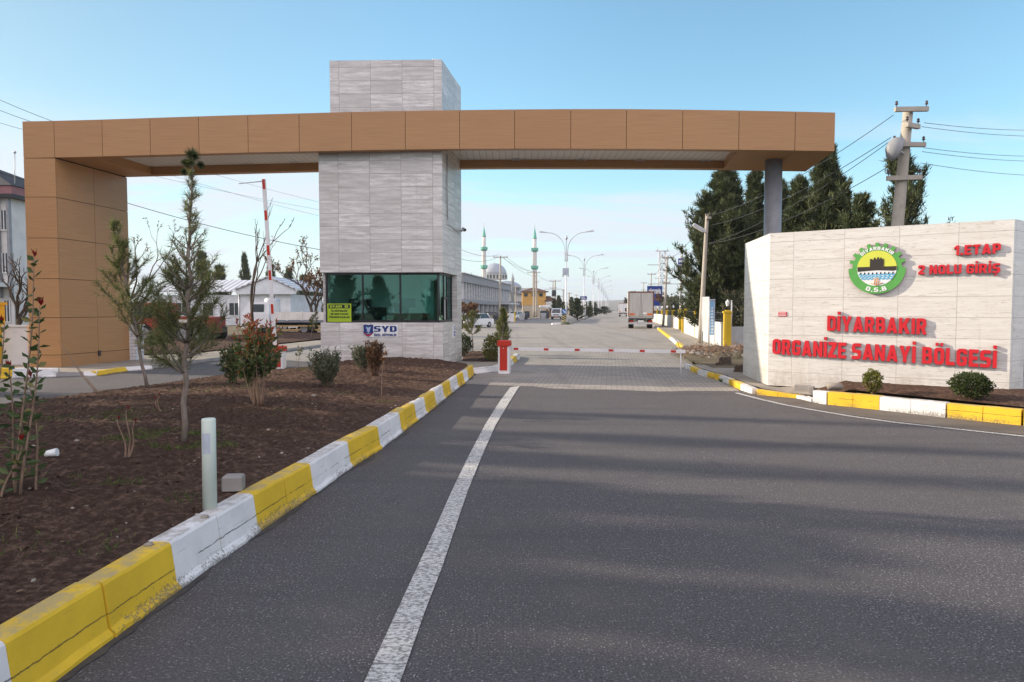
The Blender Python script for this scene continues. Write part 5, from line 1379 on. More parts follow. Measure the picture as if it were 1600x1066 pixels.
# dark trees along the left of the far road, small median shrubs
GD = 'dark trees far along the left of the road'
pd = conifer('roadside_conifer', 'dark conifer', (0,0,0), 6, 1.9, .5, 81, mat='dneedle', n=34, leafn=7000, shape=.55, ll=.5, lw=.09)
lab = ['dark conifer right of the yellow house','dark conifer beside the far transformer poles','dark conifer behind the white van','dark conifer far left of the road past the van','rounded dark conifer far beyond the first street lamp','smaller dark conifer at the far left of the road','dark conifer by the far blue direction sign','farthest dark conifer on the left of the road']
for k, (px, d, s) in enumerate(((866,150,1.0),(873,160,1.2),(880,170,.9),(893,190,1.25),(905,210,1.1),(915,240,1.1),(922,260,1.2),(930,330,1.3))):
    place(pd, USED, tuple(gtree(px,d)), k*2.1, s*.64, lab[k], GD)
GL = 'conifers behind the white gabled building'
lab = ['dark conifer behind the left end of the white gabled roof','slim conifer above the ridge of the white building','conifer just right of the white gable peak','conifer between the gable and the brown tree','dark conifer behind the front pine','broad dark conifer at the right of the white building','dark conifer low beside the booth tower']
for k, (px, py, d, s) in enumerate(((345,422,105,1.2),(384,405,110,.8),(424,420,104,.9),(452,427,108,1.0),(318,402,102,1.2),(476,436,100,1.1),(494,446,100,1.0))):
    place(pd, USED, tuple(gtree(px,d)), k*1.7+.5, (s, s, ztop(py,d)/6), lab[k], GL)
GM = 'clipped trees on the road median'
lab = ['dark clipped tree on the median before the second street lamp','green clipped tree on the median before the third street lamp','small clipped tree farther along the median','tiny clipped tree at the far end of the median']
for k, (px, py, d) in enumerate(((902,469,103),(920,481,140),(931,482,185),(944,480,240))):
    p = gtree(px, d); p.z = .15; o = place(pd, USED, tuple(p), k, (.85*d/103, .85*d/103, (ztop(py,d)-.15)/6), lab[k], GM)
GH = 'olive trees behind the white wall'
po = shrub('olive_tree', 'olive tree', (0,0,0), 18, 3.0, 1.7, .26, .11, 2600, 'olive', 91, bare=.1, stem_r=.04, cat='tree')
lab = ['grey olive tree behind the yellow gate pillars','grey olive tree behind the far half of the white wall','small olive tree beyond the concrete pole on the wall','farthest olive tree above the white wall']
for k, (px, d, s) in enumerate(((1085,52,1.0),(1068,66,1.1),(1055,84,1.15),(1047,105,1.2))):
    place(po, USED, tuple(gtree(px,d)), k*1.9, s, lab[k], GH)
# trees out of frame to the left and behind: they shade the entry lane and stand in the booth's glass
GO = 'roadside trees left of the picture'
for k, (x, y, w, h) in enumerate(((-20,16.2,.34,1.62),(-20.5,14.3,.36,1.66),(-20,12.5,.42,1.62),(-21,11.0,.36,1.7),(-12.6,8.2,.85,.90),(-12.2,6.9,.85,.92),(-11.8,5.4,1.05,.90),(-11.5,3.6,1.0,.90),(-12.6,9.5,.8,.84),(-12.4,10.9,.8,.80),(-19,7.2,.40,1.5),(-12.5,1.6,1.1,.8))):
    place(pd, USED, (x, y, -.02), k*1.1, (w, w, h), 'dark conifer beyond the left edge of the picture', GO)
for k, (x, y, s) in enumerate(((-15.2,-22,.95),(-12.4,-24,.75),(-7.3,-26,.7))):
    place(pd, USED, (x, y, -.02), k*1.3+.4, (s*1.2, s*1.2, s), 'dark conifer beyond the left edge of the picture', GO)
# ------------------------------------------------------------------ poles, lamps, wires
def pole_thing(label, base, top, r0, r1, arms, group=None, mat='pole', cat='utility pole', ns=12):
    """arms: list of (distance below the top, half length, direction angle, insulator count)"""
    base = Vector(base); top = Vector(top); root = thing('utility_pole', label, cat, tuple(base), group)
    mb = MB(); mb.tube([base.lerp(top, k/6) + V(0,0,-.05 if k == 0 else 0) for k in range(7)], [r0+(r1-r0)*k/6 for k in range(7)], ns); mb.build('pole', M[mat], root)
    ax = (top-base).normalized()
    for (dz, hl, ang, ni) in arms:
        c = top - ax*dz; d = V(cos(ang), sin(ang), 0); y = V(-d.y, d.x, 0)
        mb = MB(); mb.box(c - y*(r1+.05), (hl*2, .10, .12), ax=(d, y, V(0,0,1))); am = mb.build('crossarm', M[mat], root)
        for k in range(ni):
            q = c - y*(r1+.05) + d*(hl*.9*(-1+2*k/max(1,ni-1))) + V(0,0,.06)
            mb = MB(); mb.lathe([(.010,0),(.010,.06),(.038,.065),(.040,.095),(.022,.11),(.036,.125),(.033,.155),(.008,.17)], 10, q); mb.build('insulator', M['insul'], am)
    return root
lp = gtree(1402, 19); lp = D(1400, 480, 19); lp.z = 0
lt = D(1419, 172, 19.0); lb0 = lp
lb0 = V(lt.x + (D(1402,353,19).x-lt.x)*(lt.z/(lt.z-D(1402,353,19).z)), 19, -.02)
LP = pole_thing('thick leaning concrete utility pole with four crossarms behind the sign wall', lb0, lt, .205, .125, [(.03,.44,-.05,2),(.47,.26,.45,2),(.98,.46,.06,2),(1.88,.44,-.18,2)], ns=18)
c = D(1400, 233, 18.7); mb = MB()
dd = V(-.90,-.12,.38).normalized(); a_ = dd.cross(V(0,0,1)).normalized(); b_ = a_.cross(dd)
rings = []
for r_, o_ in ((.02,.27),(.16,.23),(.26,.12),(.30,0),(.285,-.05)):
    rings.append([c + (a_*cos(2*pi*k/20)*.72 + b_*sin(2*pi*k/20)*1.15)*r_ + dd*o_ for k in range(20)])
mb.loft(rings[::-1], 0, True); 
arm = MB(); arm.tube([c-dd*.03, V(lt.x-.05, 18.95, c.z-.1)], .03, 8)
lroot = thing('street_light', 'grey bowl-shaped lamp fixed to the leaning concrete pole', 'street light', tuple(c)); mb.build('lamp_shade', M['lampgrey'], lroot); arm.build('arm', M['galv'], lroot)
pa0 = G(1094, 537, .10); pa0 = V(pa0.x, pa0.y, .1); pa1 = D(1105, 335, pa0.y)
PA = pole_thing('slim leaning concrete pole on the pavement beside the white wall', pa0, pa1, .135, .085, [(.18,.12,.3,2)])
c = D(1092, 356, pa0.y-.4); lroot = thing('street_light', 'tilted grey street light on the slim concrete pole beside the white wall', 'street light', tuple(c))
mb = MB(); mb.box(c, (.62,.24,.13), ax=(V(.86,.0,-.5).normalized(), V(0,1,0), V(.5,0,.86).normalized())); mb.build('lamp_head', M['galv'], lroot)
mb = MB(); mb.tube([c+V(.25,0,-.15), D(1104,366,pa0.y)], .025, 8); mb.build('arm', M['galv'], lroot)
mb = MB(); mb.box(c+V(-.03,0,-.075), (.5,.2,.02), ax=(V(.86,.0,-.5).normalized(), V(0,1,0), V(.5,0,.86).normalized())); mb.build('lens', M['lampglass'], lroot)
def px_pole(label, px0, py0, px1, py1, d, r0, r1, arms, group=None):
    b = D(px0, py0, d); b.z = 0.0; t = D(px1, py1, d); return pole_thing(label, b, t, r0, r1, arms, group, ns=8)
GU = 'concrete utility poles along the far road'
px_pole('concrete utility pole standing against the white wall behind the parked truck', 1036, 505, 1043.5, 400, 66, 0.132, 0.078, [(0.2, 0.6050000000000001, 0, 3), (1.4, 0.44000000000000006, 0, 2), (2.6, 0.385, 0, 2)], GU)
px_pole('far utility pole above the roof of the parked truck', 1015, 485, 1018, 427, 125, 0.132, 0.084, [(0.2, 0.77, 0, 3), (2, 0.6050000000000001, 0, 2)], GU)
px_pole('thin far utility pole left of the pole above the truck roof', 1003, 485, 1006, 441, 170, 0.150, 0.096, [(0.2, 0.77, 0, 2), (2, 0.6050000000000001, 0, 2)], GU)
px_pole('tallest concrete utility pole at left in front of the grey building', 780, 500, 782, 401, 97, 0.180, 0.108, [(0.1, 1.045, 0, 3), (3.2, 0.165, 0, 0)], GU)
px_pole('double concrete utility pole before the yellow house, left leg', 834, 490, 834, 424, 145, 0.216, 0.168, [(0.3, 1.4300000000000002, 0, 3), (4.1, 0.8250000000000001, 0, 2)], GU)
px_pole('double concrete utility pole before the yellow house, right leg', 838, 490, 838, 426, 146, 0.216, 0.168, [(2.0, 0.55, 0, 2), (7, 0.66, 0, 2)], GU)
px_pole('thin utility pole between the grey building and the yellow house', 806, 488, 805.5, 447, 150, 0.156, 0.120, [(0.2, 1.32, 0, 3)], GU)
px_pole('transformer utility pole right of the yellow house, near leg', 867, 488, 867.5, 438, 165, 0.204, 0.156, [(0.2, 1.4300000000000002, 0, 3), (2.2, 0.8800000000000001, 0, 2)], GU)
px_pole('transformer utility pole right of the yellow house, far leg', 864, 488, 864, 440, 166, 0.144, 0.120, [(1.6, 0.8800000000000001, 0, 2)], GU)
px_pole('plain concrete utility pole just left of the first street lamp', 880.5, 488, 880, 452, 170, 0.180, 0.150, [(0.4, 0.44000000000000006, 0, 0)], GU)
px_pole('short far utility pole between the first and second street lamps', 889.5, 488, 889, 456.5, 190, 0.210, 0.180, [(0.4, 0.77, 0, 2)], GU)
px_pole('thin distant utility pole above the far left trees', 900, 486, 900.5, 460, 240, 0.180, 0.132, [(0.4, 0.77, 0, 2)], GU)
px_pole('utility pole rising out of the big right pine', 1063, 480, 1066, 384, 64, 0.096, 0.072, [(0.1, 0.30250000000000005, 0, 3), (0.6, 0.165, 0, 2)], GU)
tr = thing('transformer', 'dark transformer drum hung between the poles right of the yellow house', 'transformer', tuple(D(865.5,456,165)))
mb = MB(); q = D(865.5, 458, 164.5); mb.lathe([(.5,-.7),(.55,-.6),(.55,.5),(.4,.7)], 14, q); mb.build('tank', M['iron'], tr)
mb = MB(); mb.box(q+V(0,0,-.8), (4.6,.5,.15)); mb.box(q+V(0,0,.9), (4.6,.2,.12)); 
for s in (-2.2,2.2): mb.box(q+V(s,0,0.05), (.1,.1,1.6))
mb.build('bracket', M['galv'], tr)
# lattice tower and its bracket
lt_ = thing('lattice_mast', 'thin steel lattice mast with a hanging frame behind the concrete pole on the right', 'mast', tuple(gtree(1034,120)))
mb = MB(); b0 = gtree(1034,120); zt_ = ztop(393,120); w0, w1 = .75, .45
cor = lambda z: [(b0 + V(sx*(w0+(w1-w0)*z/zt_), sy*(w0+(w1-w0)*z/zt_), z)) for sx, sy in ((-1,-1),(1,-1),(1,1),(-1,1))]
for k in range(4): mb.tube([cor(0)[k], cor(zt_)[k]], .07, 4)
for k in range(11):
    a, b = cor(zt_*k/11), cor(zt_*(k+1)/11)
    for j in range(4): mb.tube([a[j], b[(j+1)%4]], .04, 3); mb.tube([b[j], b[(j+1)%4]], .04, 3)
mb.build('lattice', M['galv'], lt_)
mb = MB()
for s in (-1.7,1.7): mb.tube([b0+V(s*.5,0,zt_), b0+V(s*.5,0,zt_+.6)], .08, 5)
mb.box(b0+V(0,0,zt_), (2.4,.15,.15)); mb.box(b0+V(-1.4,0,zt_-2.4), (2.4,.12,.12))
for z in (ztop(435,120), ztop(444,120)): mb.box(b0+V(1.2,0,z), (5.0,.12,.12))
mb.box(b0+V(3.7,0,ztop(439.5,120)), (.12,.12,1.1)); mb.build('frame', M['galv'], lt_)

def lamp_post():
    root = thing('street_lamp', 'street lamp', 'street lamp', (0,0,0))
    mb = MB(); mb.tube([V(0,0,0), V(0,0,1.0), V(0,0,11.2)], [.13,.10,.055], 10); mb.lathe([(.2,0),(.2,.05),(.14,.3)], 10); mb.build('pole', M['galv'], root)
    mb = MB(); mb.lathe([(.02,11.05),(.22,11.4),(.02,11.75)], 4); mb.build('finial', M['galv'], root)
    for s in (-1, 1):
        mb = MB(); pts = [V(s*.16, 0, 8.2), V(s*.18,0,9.6)]
        for k in range(11): a = pi*.5*k/10; pts.append(V(s*(.2 + 2.35*(1-cos(a))), 0, 9.7 + 2.45*sin(a)))
        pts.append(V(s*3.0,0,12.20)); mb.tube(pts, .045, 6); am = mb.build('arm', M['galv'], root)
        mb = MB(); mb.loft([[V(s*x, y, z) for x, y, z in ((2.65,-w,12.12),(2.65,w,12.12),(2.65,w,12.12+t),(2.65,-w,12.12+t))][::s] for w, t in ((.08,.1),)] + [[V(s*3.6,-.17,12.2),V(s*3.6,.17,12.2),V(s*3.6,.15,12.42),V(s*3.6,-.15,12.42)][::s], [V(s*3.75,-.12,12.22),V(s*3.75,.12,12.22),V(s*3.75,.1,12.36),V(s*3.75,-.1,12.36)][::s]])
        mb.build('lamp_head', M['galv'], am)
    mb = MB(); mb.box((0,0,8.3), (.5,.08,.06)); mb.box((0,0,9.3), (.5,.08,.06)); mb.build('clamp', M['galv'], root)
    return root
LMP = lamp_post(); GLm = 'double-armed street lamps on the median'
lab = ['nearest double-armed street lamp with a banner on its post','second double-armed street lamp along the median','third double-armed street lamp along the median','fourth double-armed street lamp along the median','fifth double-armed street lamp along the median','sixth double-armed street lamp along the median','seventh double-armed street lamp along the median','eighth double-armed street lamp far down the median','ninth double-armed street lamp far down the median','farthest double-armed street lamp on the median']
for k, (px, d) in enumerate(((884.5,94),(912.5,134),(927,176),(935,218),(939.5,255),(943,310),(946,370),(948,430),(949.5,500),(951,600))):
    p = gtree(px, d); p.z = .15; place(LMP, USED, tuple(p), -.1452, 1.0, lab[k], GLm)
bn = gtree(883, 93.8); z0, z1 = ztop(431,93.8), ztop(420,93.8)
bt = thing('banner', 'pale grey rectangular banner fixed on the nearest street lamp post', 'banner', (bn.x, 93.8, z0))
mb = MB(); mb.box((bn.x+.05,93.72,(z0+z1)/2+.05), (.86,.03,z1-z0)); mb.box((bn.x-.3,93.72,z0-.05),(.2,.03,.25)); mb.box((bn.x+.4,93.72,z0-.05),(.2,.03,.25)); mb.build('panel', plain('grey_banner', (.42,.46,.52), .7), bt)
mb = MB(); mb.box((bn.x+.06,93.80,z1-.05), (.9,.04,.04)); mb.build('clamp_bar', M['galv'], bt)

# wires
def wire(label, a, b, sag, r=.010, group=None, name='power_line'):
    a = Vector(a); b = Vector(b); mb = MB(); n = 14
    mb.tube([a.lerp(b, k/n) - V(0,0,4*sag*(k/n)*(1-k/n)) for k in range(n+1)], r, 4)
    return tag(mb.build(name, M['wire'], None, tuple(a)), label, 'wire', group)
GW = 'thin overhead wires'
for k, (p0, p1, e0, e1) in enumerate((((1396,180),(1113,336),18.9,32.6),((1392,215),(1112,352),18.9,32.7),((1389,222),(1108,380),18.9,32.7),((1386,262),(1108,381),18.9,32.8))):
    wire(['overhead wire from the top arm of the leaning pole down to the slim pole','overhead wire from the second arm of the leaning pole to the slim pole','overhead wire from the third arm of the leaning pole to the slim pole','lowest overhead wire from the leaning pole to the slim pole'][k], D(*p0,e0), D(*p1,e1), .35, .011, GW)
for k, (p0, p1) in enumerate((((1444,192),(1640,203)),((1440,198),(1640,213)),((1443,231),(1640,244)),((1441,237),(1640,252)),((1440,255),(1640,275)))):
    wire(['topmost wire leaving the leaning pole to the right edge','second wire leaving the leaning pole to the right edge','third wire leaving the leaning pole to the right edge','fourth wire leaving the leaning pole to the right edge','lowest wire leaving the leaning pole to the right edge'][k], D(*p0,19), D(*p1,26), .08, .007, GW)
for k, (p0, p1) in enumerate((((-40,138),(100,196)),((-40,156),(80,200)),((-40,178),(60,208)),((-60,250),(60,286)))):
    wire(['highest wire crossing the sky at the left edge','second wire crossing the sky at the left edge','third wire crossing the sky at the left edge','thick cable at the left edge above the roof'][k], D(*p0,24), D(*p1,25), .05, .008 if k < 3 else .014, GW)
wire('thick dark cable sagging across the left opening of the gate', D(150,302,40), D(560,400,44), .35, .017, GW)
for k, (p0, p1) in enumerate((((210,268),(560,338)),((228,262),(560,352)),((260,250),(560,330)))):
    wire(['faint upper wire in the left gate opening','faint middle wire in the left gate opening','faint lower wire in the left gate opening'][k], D(*p0,60), D(*p1,66), .2, .010, GW)
for k, (p0, d0, p1, d1) in enumerate((((700,380),60,(780,398),97),((782,400),97,(836,424),145),((786,402),97,(838,432),145),((836,426),145,(866,440),165),((1104,336),33,(1043,402),66),((1043,402),66,(1018,428),125),((790,401),97,(840,425),145),((700,398),60,(778,402),97))):
    wire(['far wire from the left edge of the tower to the tallest left pole','far wire between the tallest left pole and the double pole','lower far wire between the tallest left pole and the double pole','far wire between the double pole and the transformer pole','far wire from the slim pole to the pole behind the truck','far wire above the parked truck roof','outer far wire between the tallest left pole and the double pole','lower far wire from the tower to the tallest left pole'][k], D(*p0,d0), D(*p1,d1), .6, .009+.0001*d1, GW)

# ------------------------------------------------------------------ right side: wall, gateposts, boards, rubble
ww = thing('boundary_wall', 'long white wall with yellow pillars and dark railings along the right pavement', 'wall', (9.0,29.2,.1))
W0, W1, W2, W3 = V(9.06,29.3,0), V(12.28,48.4,0), V(14.0,57.0,0), V(44,260,0)
def wall_seg(a, b, name='wall'):
    mb = MB(); t = (b-a).normalized(); s_ = V(-t.y,t.x,0); c = (a+b)/2
    mb.box(c+V(0,0,.60), ((b-a).length,.18,1.1), ax=(t, s_, V(0,0,1))); mb.box(c+V(0,0,1.172), ((b-a).length,.24,.05), ax=(t, s_, V(0,0,1)))
    mb.build(name, M['wpaint'], ww)
    mb = MB(); L_ = (b-a).length; n = max(2, int(L_/2.4))
    for z in (1.30,1.62): mb.box(c+V(0,0,z), (L_,.03,.03), ax=(t, s_, V(0,0,1)))
    for k in range(n*4+1):
        q = a.lerp(b, k/(n*4)); mb.box(q+V(0,0,1.41), (.02,.02,.42) if k % 4 else (.05,.05,.44), ax=(t, s_, V(0,0,1)))
    mb.build('railing', M['iron'], ww)
wall_seg(W0, W1); wall_seg(W2, W3)
ypaint = painted('yellow_pillar_paint', (.66,.46,.03), amount=.12)
def pillar(p, h, w, i):
    mb = MB(); mb.box(p+V(0,0,h/2), (w,w,h), rz=-.16); mb.box(p+V(0,0,h+.03), (w+.08,w+.08,.07), rz=-.16); mb.box(p+V(0,0,h+.09), (w-.1,w-.1,.05), rz=-.16)
    for s in (-1,1): mb.box(p+V(s*w*.28,-w/2-.012,h/2), (.05,.02,h*.94), rz=-.16)
    pl = mb.build('pillar', ypaint, ww)
    mb = MB(); z = h+.115; mb.lathe([(.04,z),(.035,z+.14),(.07,z+.16)], 8, (p.x,p.y,0)); mb.build('lamp_stem', M['iron'], pl)
    mb = MB(); mb.lathe([(.055,z+.161),(.095,z+.33),(.10,z+.34),(.04,z+.40),(.012,z+.45)], 6, (p.x,p.y,0), smooth=False); mb.build('lantern', M['lampglass'], pl)
pillar(V(9.13,28.95,0), 1.62, .29, 0); pillar(W1+V(.0,.3,0), 1.70, .34, 1); pillar(W2+V(0,-.3,0), 1.70, .34, 2); pillar(W0.lerp(W1,.60), 1.62, .22, 3)
for k, f in enumerate((.03,.065,.10,.14,.18,.23,.29,.36)): pillar(W2.lerp(W3,f), 1.62, .26, 4+k)
gt_ = thing('yard_gate', 'dark iron gate between the two yellow gateposts in the white wall', 'gate', (13.1,52.5,.1))
mb = MB(); t = (W2-W1).normalized(); s_ = V(-t.y,t.x,0)
for k in range(26): mb.box(W1.lerp(W2, .10+.80*k/25)+V(.5,0,.95), (.03,.03,1.6), ax=(t,s_,V(0,0,1)))
mb.box((W1+W2)/2+V(.52,0,.9), (6.6,.02,1.2), ax=(t,s_,V(0,0,1))); mb.build('bars', M['iron'], gt_)
# corrugated sheets right of the pillar, thin post
cs_ = thing('sheet_fence', 'grey corrugated metal sheet fence between the yellow pillar and sign wall', 'fence', (9.9,29.2,.1))
mb = MB()
for k in range(24):
    x = 9.32+.055*k; mb.box((x, 29.2+.02*(k%2), .55), (.055,.012,.95))
mb.box((9.95,29.26,.95),(1.3,.03,.05)); mb.build('sheets', M['galv'], cs_)
tp_ = thing('fence_post', 'thin pale blue post standing behind the nearest yellow pillar', 'post', (9.5,29.7,0)); mb = MB(); mb.tube([V(9.52,29.7,0), V(9.55,29.7,ztop(471,29.7))], .035, 8); mb.build('post', M['galv'], tp_)
mb = MB(); mb.lathe([(.05,0),(.045,.03),(.01,.05)], 8, (9.55,29.7,ztop(471,29.7))); mb.build('cap', M['galv'], tp_)
# two boards on posts
bd1 = thing('notice_board', 'tall white board panel standing beside the slim concrete pole', 'board', tuple(D(1103,537,31)))
b0 = D(1102.5, 500, 31.2); zt_, zb_ = ztop(464,31.2), .75
mb = MB(); mb.box((b0.x, 31.2, (zt_+zb_)/2), (.30,.05,zt_-zb_), rz=-.7); mb.build('panel', M['wpaint'], bd1)
mb = MB(); mb.tube([V(b0.x+.12,31.1,.1), V(b0.x+.12,31.1,zt_)], .03, 6); mb.tube([V(b0.x-.12,31.3,.1), V(b0.x-.12,31.3,zt_)], .03, 6); mb.build('legs', M['galv'], bd1)
bd2 = thing('notice_board', 'narrow blue and white board on two thin posts before the white wall', 'board', tuple(D(1113,530,30.4)))
b0 = D(1112.5, 500, 30.4); zt_, zb_ = ztop(470,30.4), .62
mb = MB(); mb.box((b0.x, 30.4, (zt_+zb_)/2), (.19,.03,zt_-zb_)); mb.build('panel', plain('sky_blue_panel', (.22,.42,.66), .5), bd2)
mb = MB(); R_ = random.Random(5)
for k in range(9):
    z = zb_+.12+.135*k; w = R_.uniform(.06,.11); mb.box((b0.x+R_.uniform(-.01,.01), 30.38, z), (w,.01,.075))
mb.build('white_print', M['wclean'], bd2)
mb = MB()
for s in (-.115,.115): mb.tube([V(b0.x+s,30.42,.1), V(b0.x+s,30.42,zt_+.06)], .018, 6)
mb.box((b0.x,30.42,zt_+.04),(.27,.06,.06)); mb.build('posts', M['galv'], bd2)
# heap of rubble and dry roots, tree stumps
bed('rubble_heap', [V(5.9,22.6,0),V(6.0,25,0),V(6.6,28.5,0)], [V(9.6,22.0,0),V(9.8,25,0),V(9.6,28.7,0)], 60, 60, .13,.13,.13,.14, M['earth'], 31, .1)
rb_ = MB(); R_ = random.Random(8); bk = MB()
for k in range(420):
    p = V(R_.uniform(6.3,9.3), R_.gauss(24.8,1.0), .17+.10*R_.random()); s = .03+.10*R_.random()**3; rb_.blob(p, (s*R_.uniform(.7,1.5), s, s*.7), k, .5, 1, smooth=False)
for k in range(420):
    p = V(R_.uniform(6.3,9.2), R_.gauss(24.7,.7), .20+.14*R_.random()); d = V(R_.gauss(0,1),R_.gauss(0,.5),R_.gauss(.1,.4)).normalized(); bk.tube([p, p+d*R_.uniform(.1,.35), p+d*R_.uniform(.35,.6)+V(0,0,-.08)], [.012,.010,.004], 4)
tag(rb_.build('rubble', M['block']), 'stones and broken concrete heaped between kerb and yellow pillar', 'rubble', kind='stuff')
tag(bk.build('dry_roots', M['twig']), 'tangle of dry roots and brush lying on the rubble heap', 'brush', kind='stuff')
dp = MB(); dp.poly([(5.5,18.4,.112),(7.3,17.6,.112),(9.9,20.0,.112),(10.5,29.0,.112),(7.35,29.4,.112),(5.75,22.2,.112)]); struct(dp, 'dirt', M['earth'])
bed('dirt_patch', [V(5.62,18.9,0),V(5.75,20.2,0),V(5.8,22.3,0)], [V(7.2,18.9,0),V(7.4,20.2,0),V(7.6,22.0,0)], 20, 20, .128,.128,.02,.02, M['earth'], 40, .05)
for k, (px, py, r, h) in enumerate(((1133,571,.15,.22),(1155,581,.11,.18),(1122,572,.07,.12))):
    p = G(px, py, .12); sp_ = MB(); R_ = random.Random(k)
    n = 14; rr = [r*(1+.18*R_.uniform(-1,1)) for _ in range(n)]
    sp_.loft([[V(p.x+rr[j]*f*cos(2*pi*j/n), p.y+rr[j]*f*sin(2*pi*j/n), .10+z*(1+.25*R_.uniform(-1,1) if z > .05 else 1)) for j in range(n)] for f, z in ((1.45,0),(1.1,h*.4),(1.0,h))])
    s_ = thing('tree_stump', ['larger broken dark tree stump in the dirt beside the sign wall','tree stump touching the left end of the sign wall','smallest low tree stump beside the larger one'][k], 'stump', (p.x,p.y,.1)); sp_.build('stump', M['dbark'], s_)
    sp_ = MB(); sp_.lathe([(r*.8,.10+h*.93),(r*.5,.10+h*1.02)], 10, (p.x,p.y,0)); sp_.build('cut_face', M['twig'], s_)

# ------------------------------------------------------------------ small things on the island
pp = D(328, 800, 4.93); pz = .29
mk = thing('marker_post', 'white plastic marker post with a reflective sticker at the kerb edge', 'post', (pp.x, 4.93, pz))
mb = MB(); zt_ = CAM_H - (655-484)*4.93/FPX*1.0; rr = .049
pts = [V(rr*cos(a), rr*sin(a), 0) for a in [2*pi*k/22 for k in range(22)]]
mb.loft([[V(pp.x,4.93,0)+q*1.02+V(0,0,pz-.05) for q in pts],[V(pp.x+.004,4.93,0)+q+V(0,0,zt_-.01) for q in pts],[V(pp.x+.004,4.93,0)+q*.9+V(0,0,zt_) for q in pts]], 0, True); mb.build('tube', painted('ivory_plastic', (.62,.70,.62), (.4,.4,.33), .12, .4), mk)
mb = MB()
for k in range(8):
    a0 = radians(-125+70*k/8); a1 = radians(-125+70*(k+1)/8); r2 = rr*1.025
    P = lambda a, z: V(pp.x+r2*cos(a)+.002, 4.93+r2*sin(a), z)
    mb.poly([P(a0,zt_-.25),P(a1,zt_-.25),P(a1,zt_-.10),P(a0,zt_-.10)])
mb.build('reflective_sticker', plain('sticker', (.50,.55,.62), .3), mk)
q = D(363, 779, 5.42); bl = thing('concrete_block', 'small grey concrete cube resting on the kerb by the marker post', 'concrete block', (q.x,5.42,.30))
mb = MB(); mb.bbox((q.x,5.45,.30+.06), (.155,.13,.118), .012, .12); mb.build('block', M['block'], bl)
q = G(79, 709, .4); z = bed_z(q.x,q.y); lt_ = thing('litter', 'crumpled white plastic cup lying on the soil at left', 'litter', (q.x,q.y,z))
mb = MB(); mb.tube([V(q.x-.05,q.y,z+.03), V(q.x-.01,q.y+.01,z+.035), V(q.x+.05,q.y+.02,z+.045)], [.028,.033,.038], 12); mb.build('cup', M['wclean'], lt_)
GS = 'pebbles on the soil'
st0 = MB(); st0.blob((0,0,0), (.03,.022,.016), 1, .4, 1); pb0 = tag(st0.build('pebble', M['pavement']), 'pebble', 'stone')
lab = ['pale pebble against the kerb left of the marker post','tan pebble at the foot of the marker post','light pebble in front of the red-leaved shrub','pale pebble right of the white litter','small pebble in the middle of the soil bed','light stone before the grey-green shrub','whitish pebble on the soil near the left canes']
for k, (px, py, s) in enumerate(((232,838,1.2),(319,797,1.3),(440,700,.9),(120,690,1.1),(420,668,1.0),(490,620,1.8),(52,700,1.0))):
    q = G(px, py, .36); z = bed_z(q.x,q.y) if k != 0 else .3; place(pb0, USED, (q.x,q.y,z+.008), k*1.1, s, lab[k], GS)

# ------------------------------------------------------------------ far left of the gate
yp = thing('gatepost', 'bright yellow painted block gatepost at the left edge', 'gatepost', tuple(D(0,570,20)))
xr = D(10, 500, 20.45).x-.04; mb = MB(); mb.box((xr-.4,20.2,.95), (.8,.5,1.9)); mb.box((xr-.4,20.2,1.93),(.9,.6,.08)); mb.build('post', ypaint, yp); mb = MB(); mb.box((xr-.4,20.2,.07),(.86,.56,.14)); mb.build('footing', M['block'], yp)
lw = thing('brick_wall', 'low white brick wall between the yellow gatepost and tan leg', 'wall', tuple(D(22,570,20.4)))
x1 = D(36, 500, 20.4).x+.2; mb = MB(); mb.box(((xr+x1)/2,20.4,.62), (x1-xr-.02,.22,1.24)); mb.build('bricks', M['wpaint'], lw); mb = MB(); mb.box(((xr+x1)/2,20.4,1.262), (x1-xr-.04,.28,.05)); mb.build('coping', M['wpaint'], lw)
bp0 = D(197, 560, 22.4); bw = thing('brick_pillar', 'low white painted brick pillar just right of the tan leg', 'pillar', (bp0.x,22.4,.1))
mat_brick = NT('white_brick'); _uv = mat_brick.coords('UV'); _b = mat_brick.n('ShaderNodeTexBrick'); mat_brick.set(_b.inputs['Vector'], _uv)
_b.inputs['Scale'].default_value = 1; _b.inputs['Brick Width'].default_value = .24; _b.inputs['Row Height'].default_value = .11; _b.inputs['Mortar Size'].default_value = .006
mat_brick.set(_b.inputs['Color1'], (.70,.71,.74)); mat_brick.set(_b.inputs['Color2'], (.62,.63,.66)); mat_brick.set(_b.inputs['Mortar'], (.30,.30,.32)); mat_brick.done(_b.outputs['Color'], .7)
mb = MB(); mb.box((bp0.x+.24,22.4,.62), (.46,.46,1.2)); mb.build('bricks', mat_brick.mat, bw); mb = MB(); mb.box((bp0.x+.24,22.4,1.24),(.52,.52,.04)); mb.build('cap', M['wpaint'], bw)

def windows(root, a, t, up, nrm, spans, zs, mat='wglass', frame=None, name='window'):
    for (u0, u1) in spans:
        for (z0, z1) in zs:
            mb = MB(); c = a + t*((u0+u1)/2) + V(0,0,(z0+z1)/2) + nrm*.02; mb.box(c, (u1-u0,.06,z1-z0), ax=(t, nrm, V(0,0,1))); o = mb.build(name, M[mat], root)
            if frame:
                mb = MB()
                for uu in (u0, u1, (u0+u1)/2): mb.box(a+t*uu+V(0,0,(z0+z1)/2)+nrm*.055, (.05,.03,z1-z0), ax=(t,nrm,V(0,0,1)))
                mb.box(a+t*((u0+u1)/2)+V(0,0,z0)+nrm*.055, (u1-u0+.1,.05,.06), ax=(t,nrm,V(0,0,1))); mb.build('frame', M[frame], o)
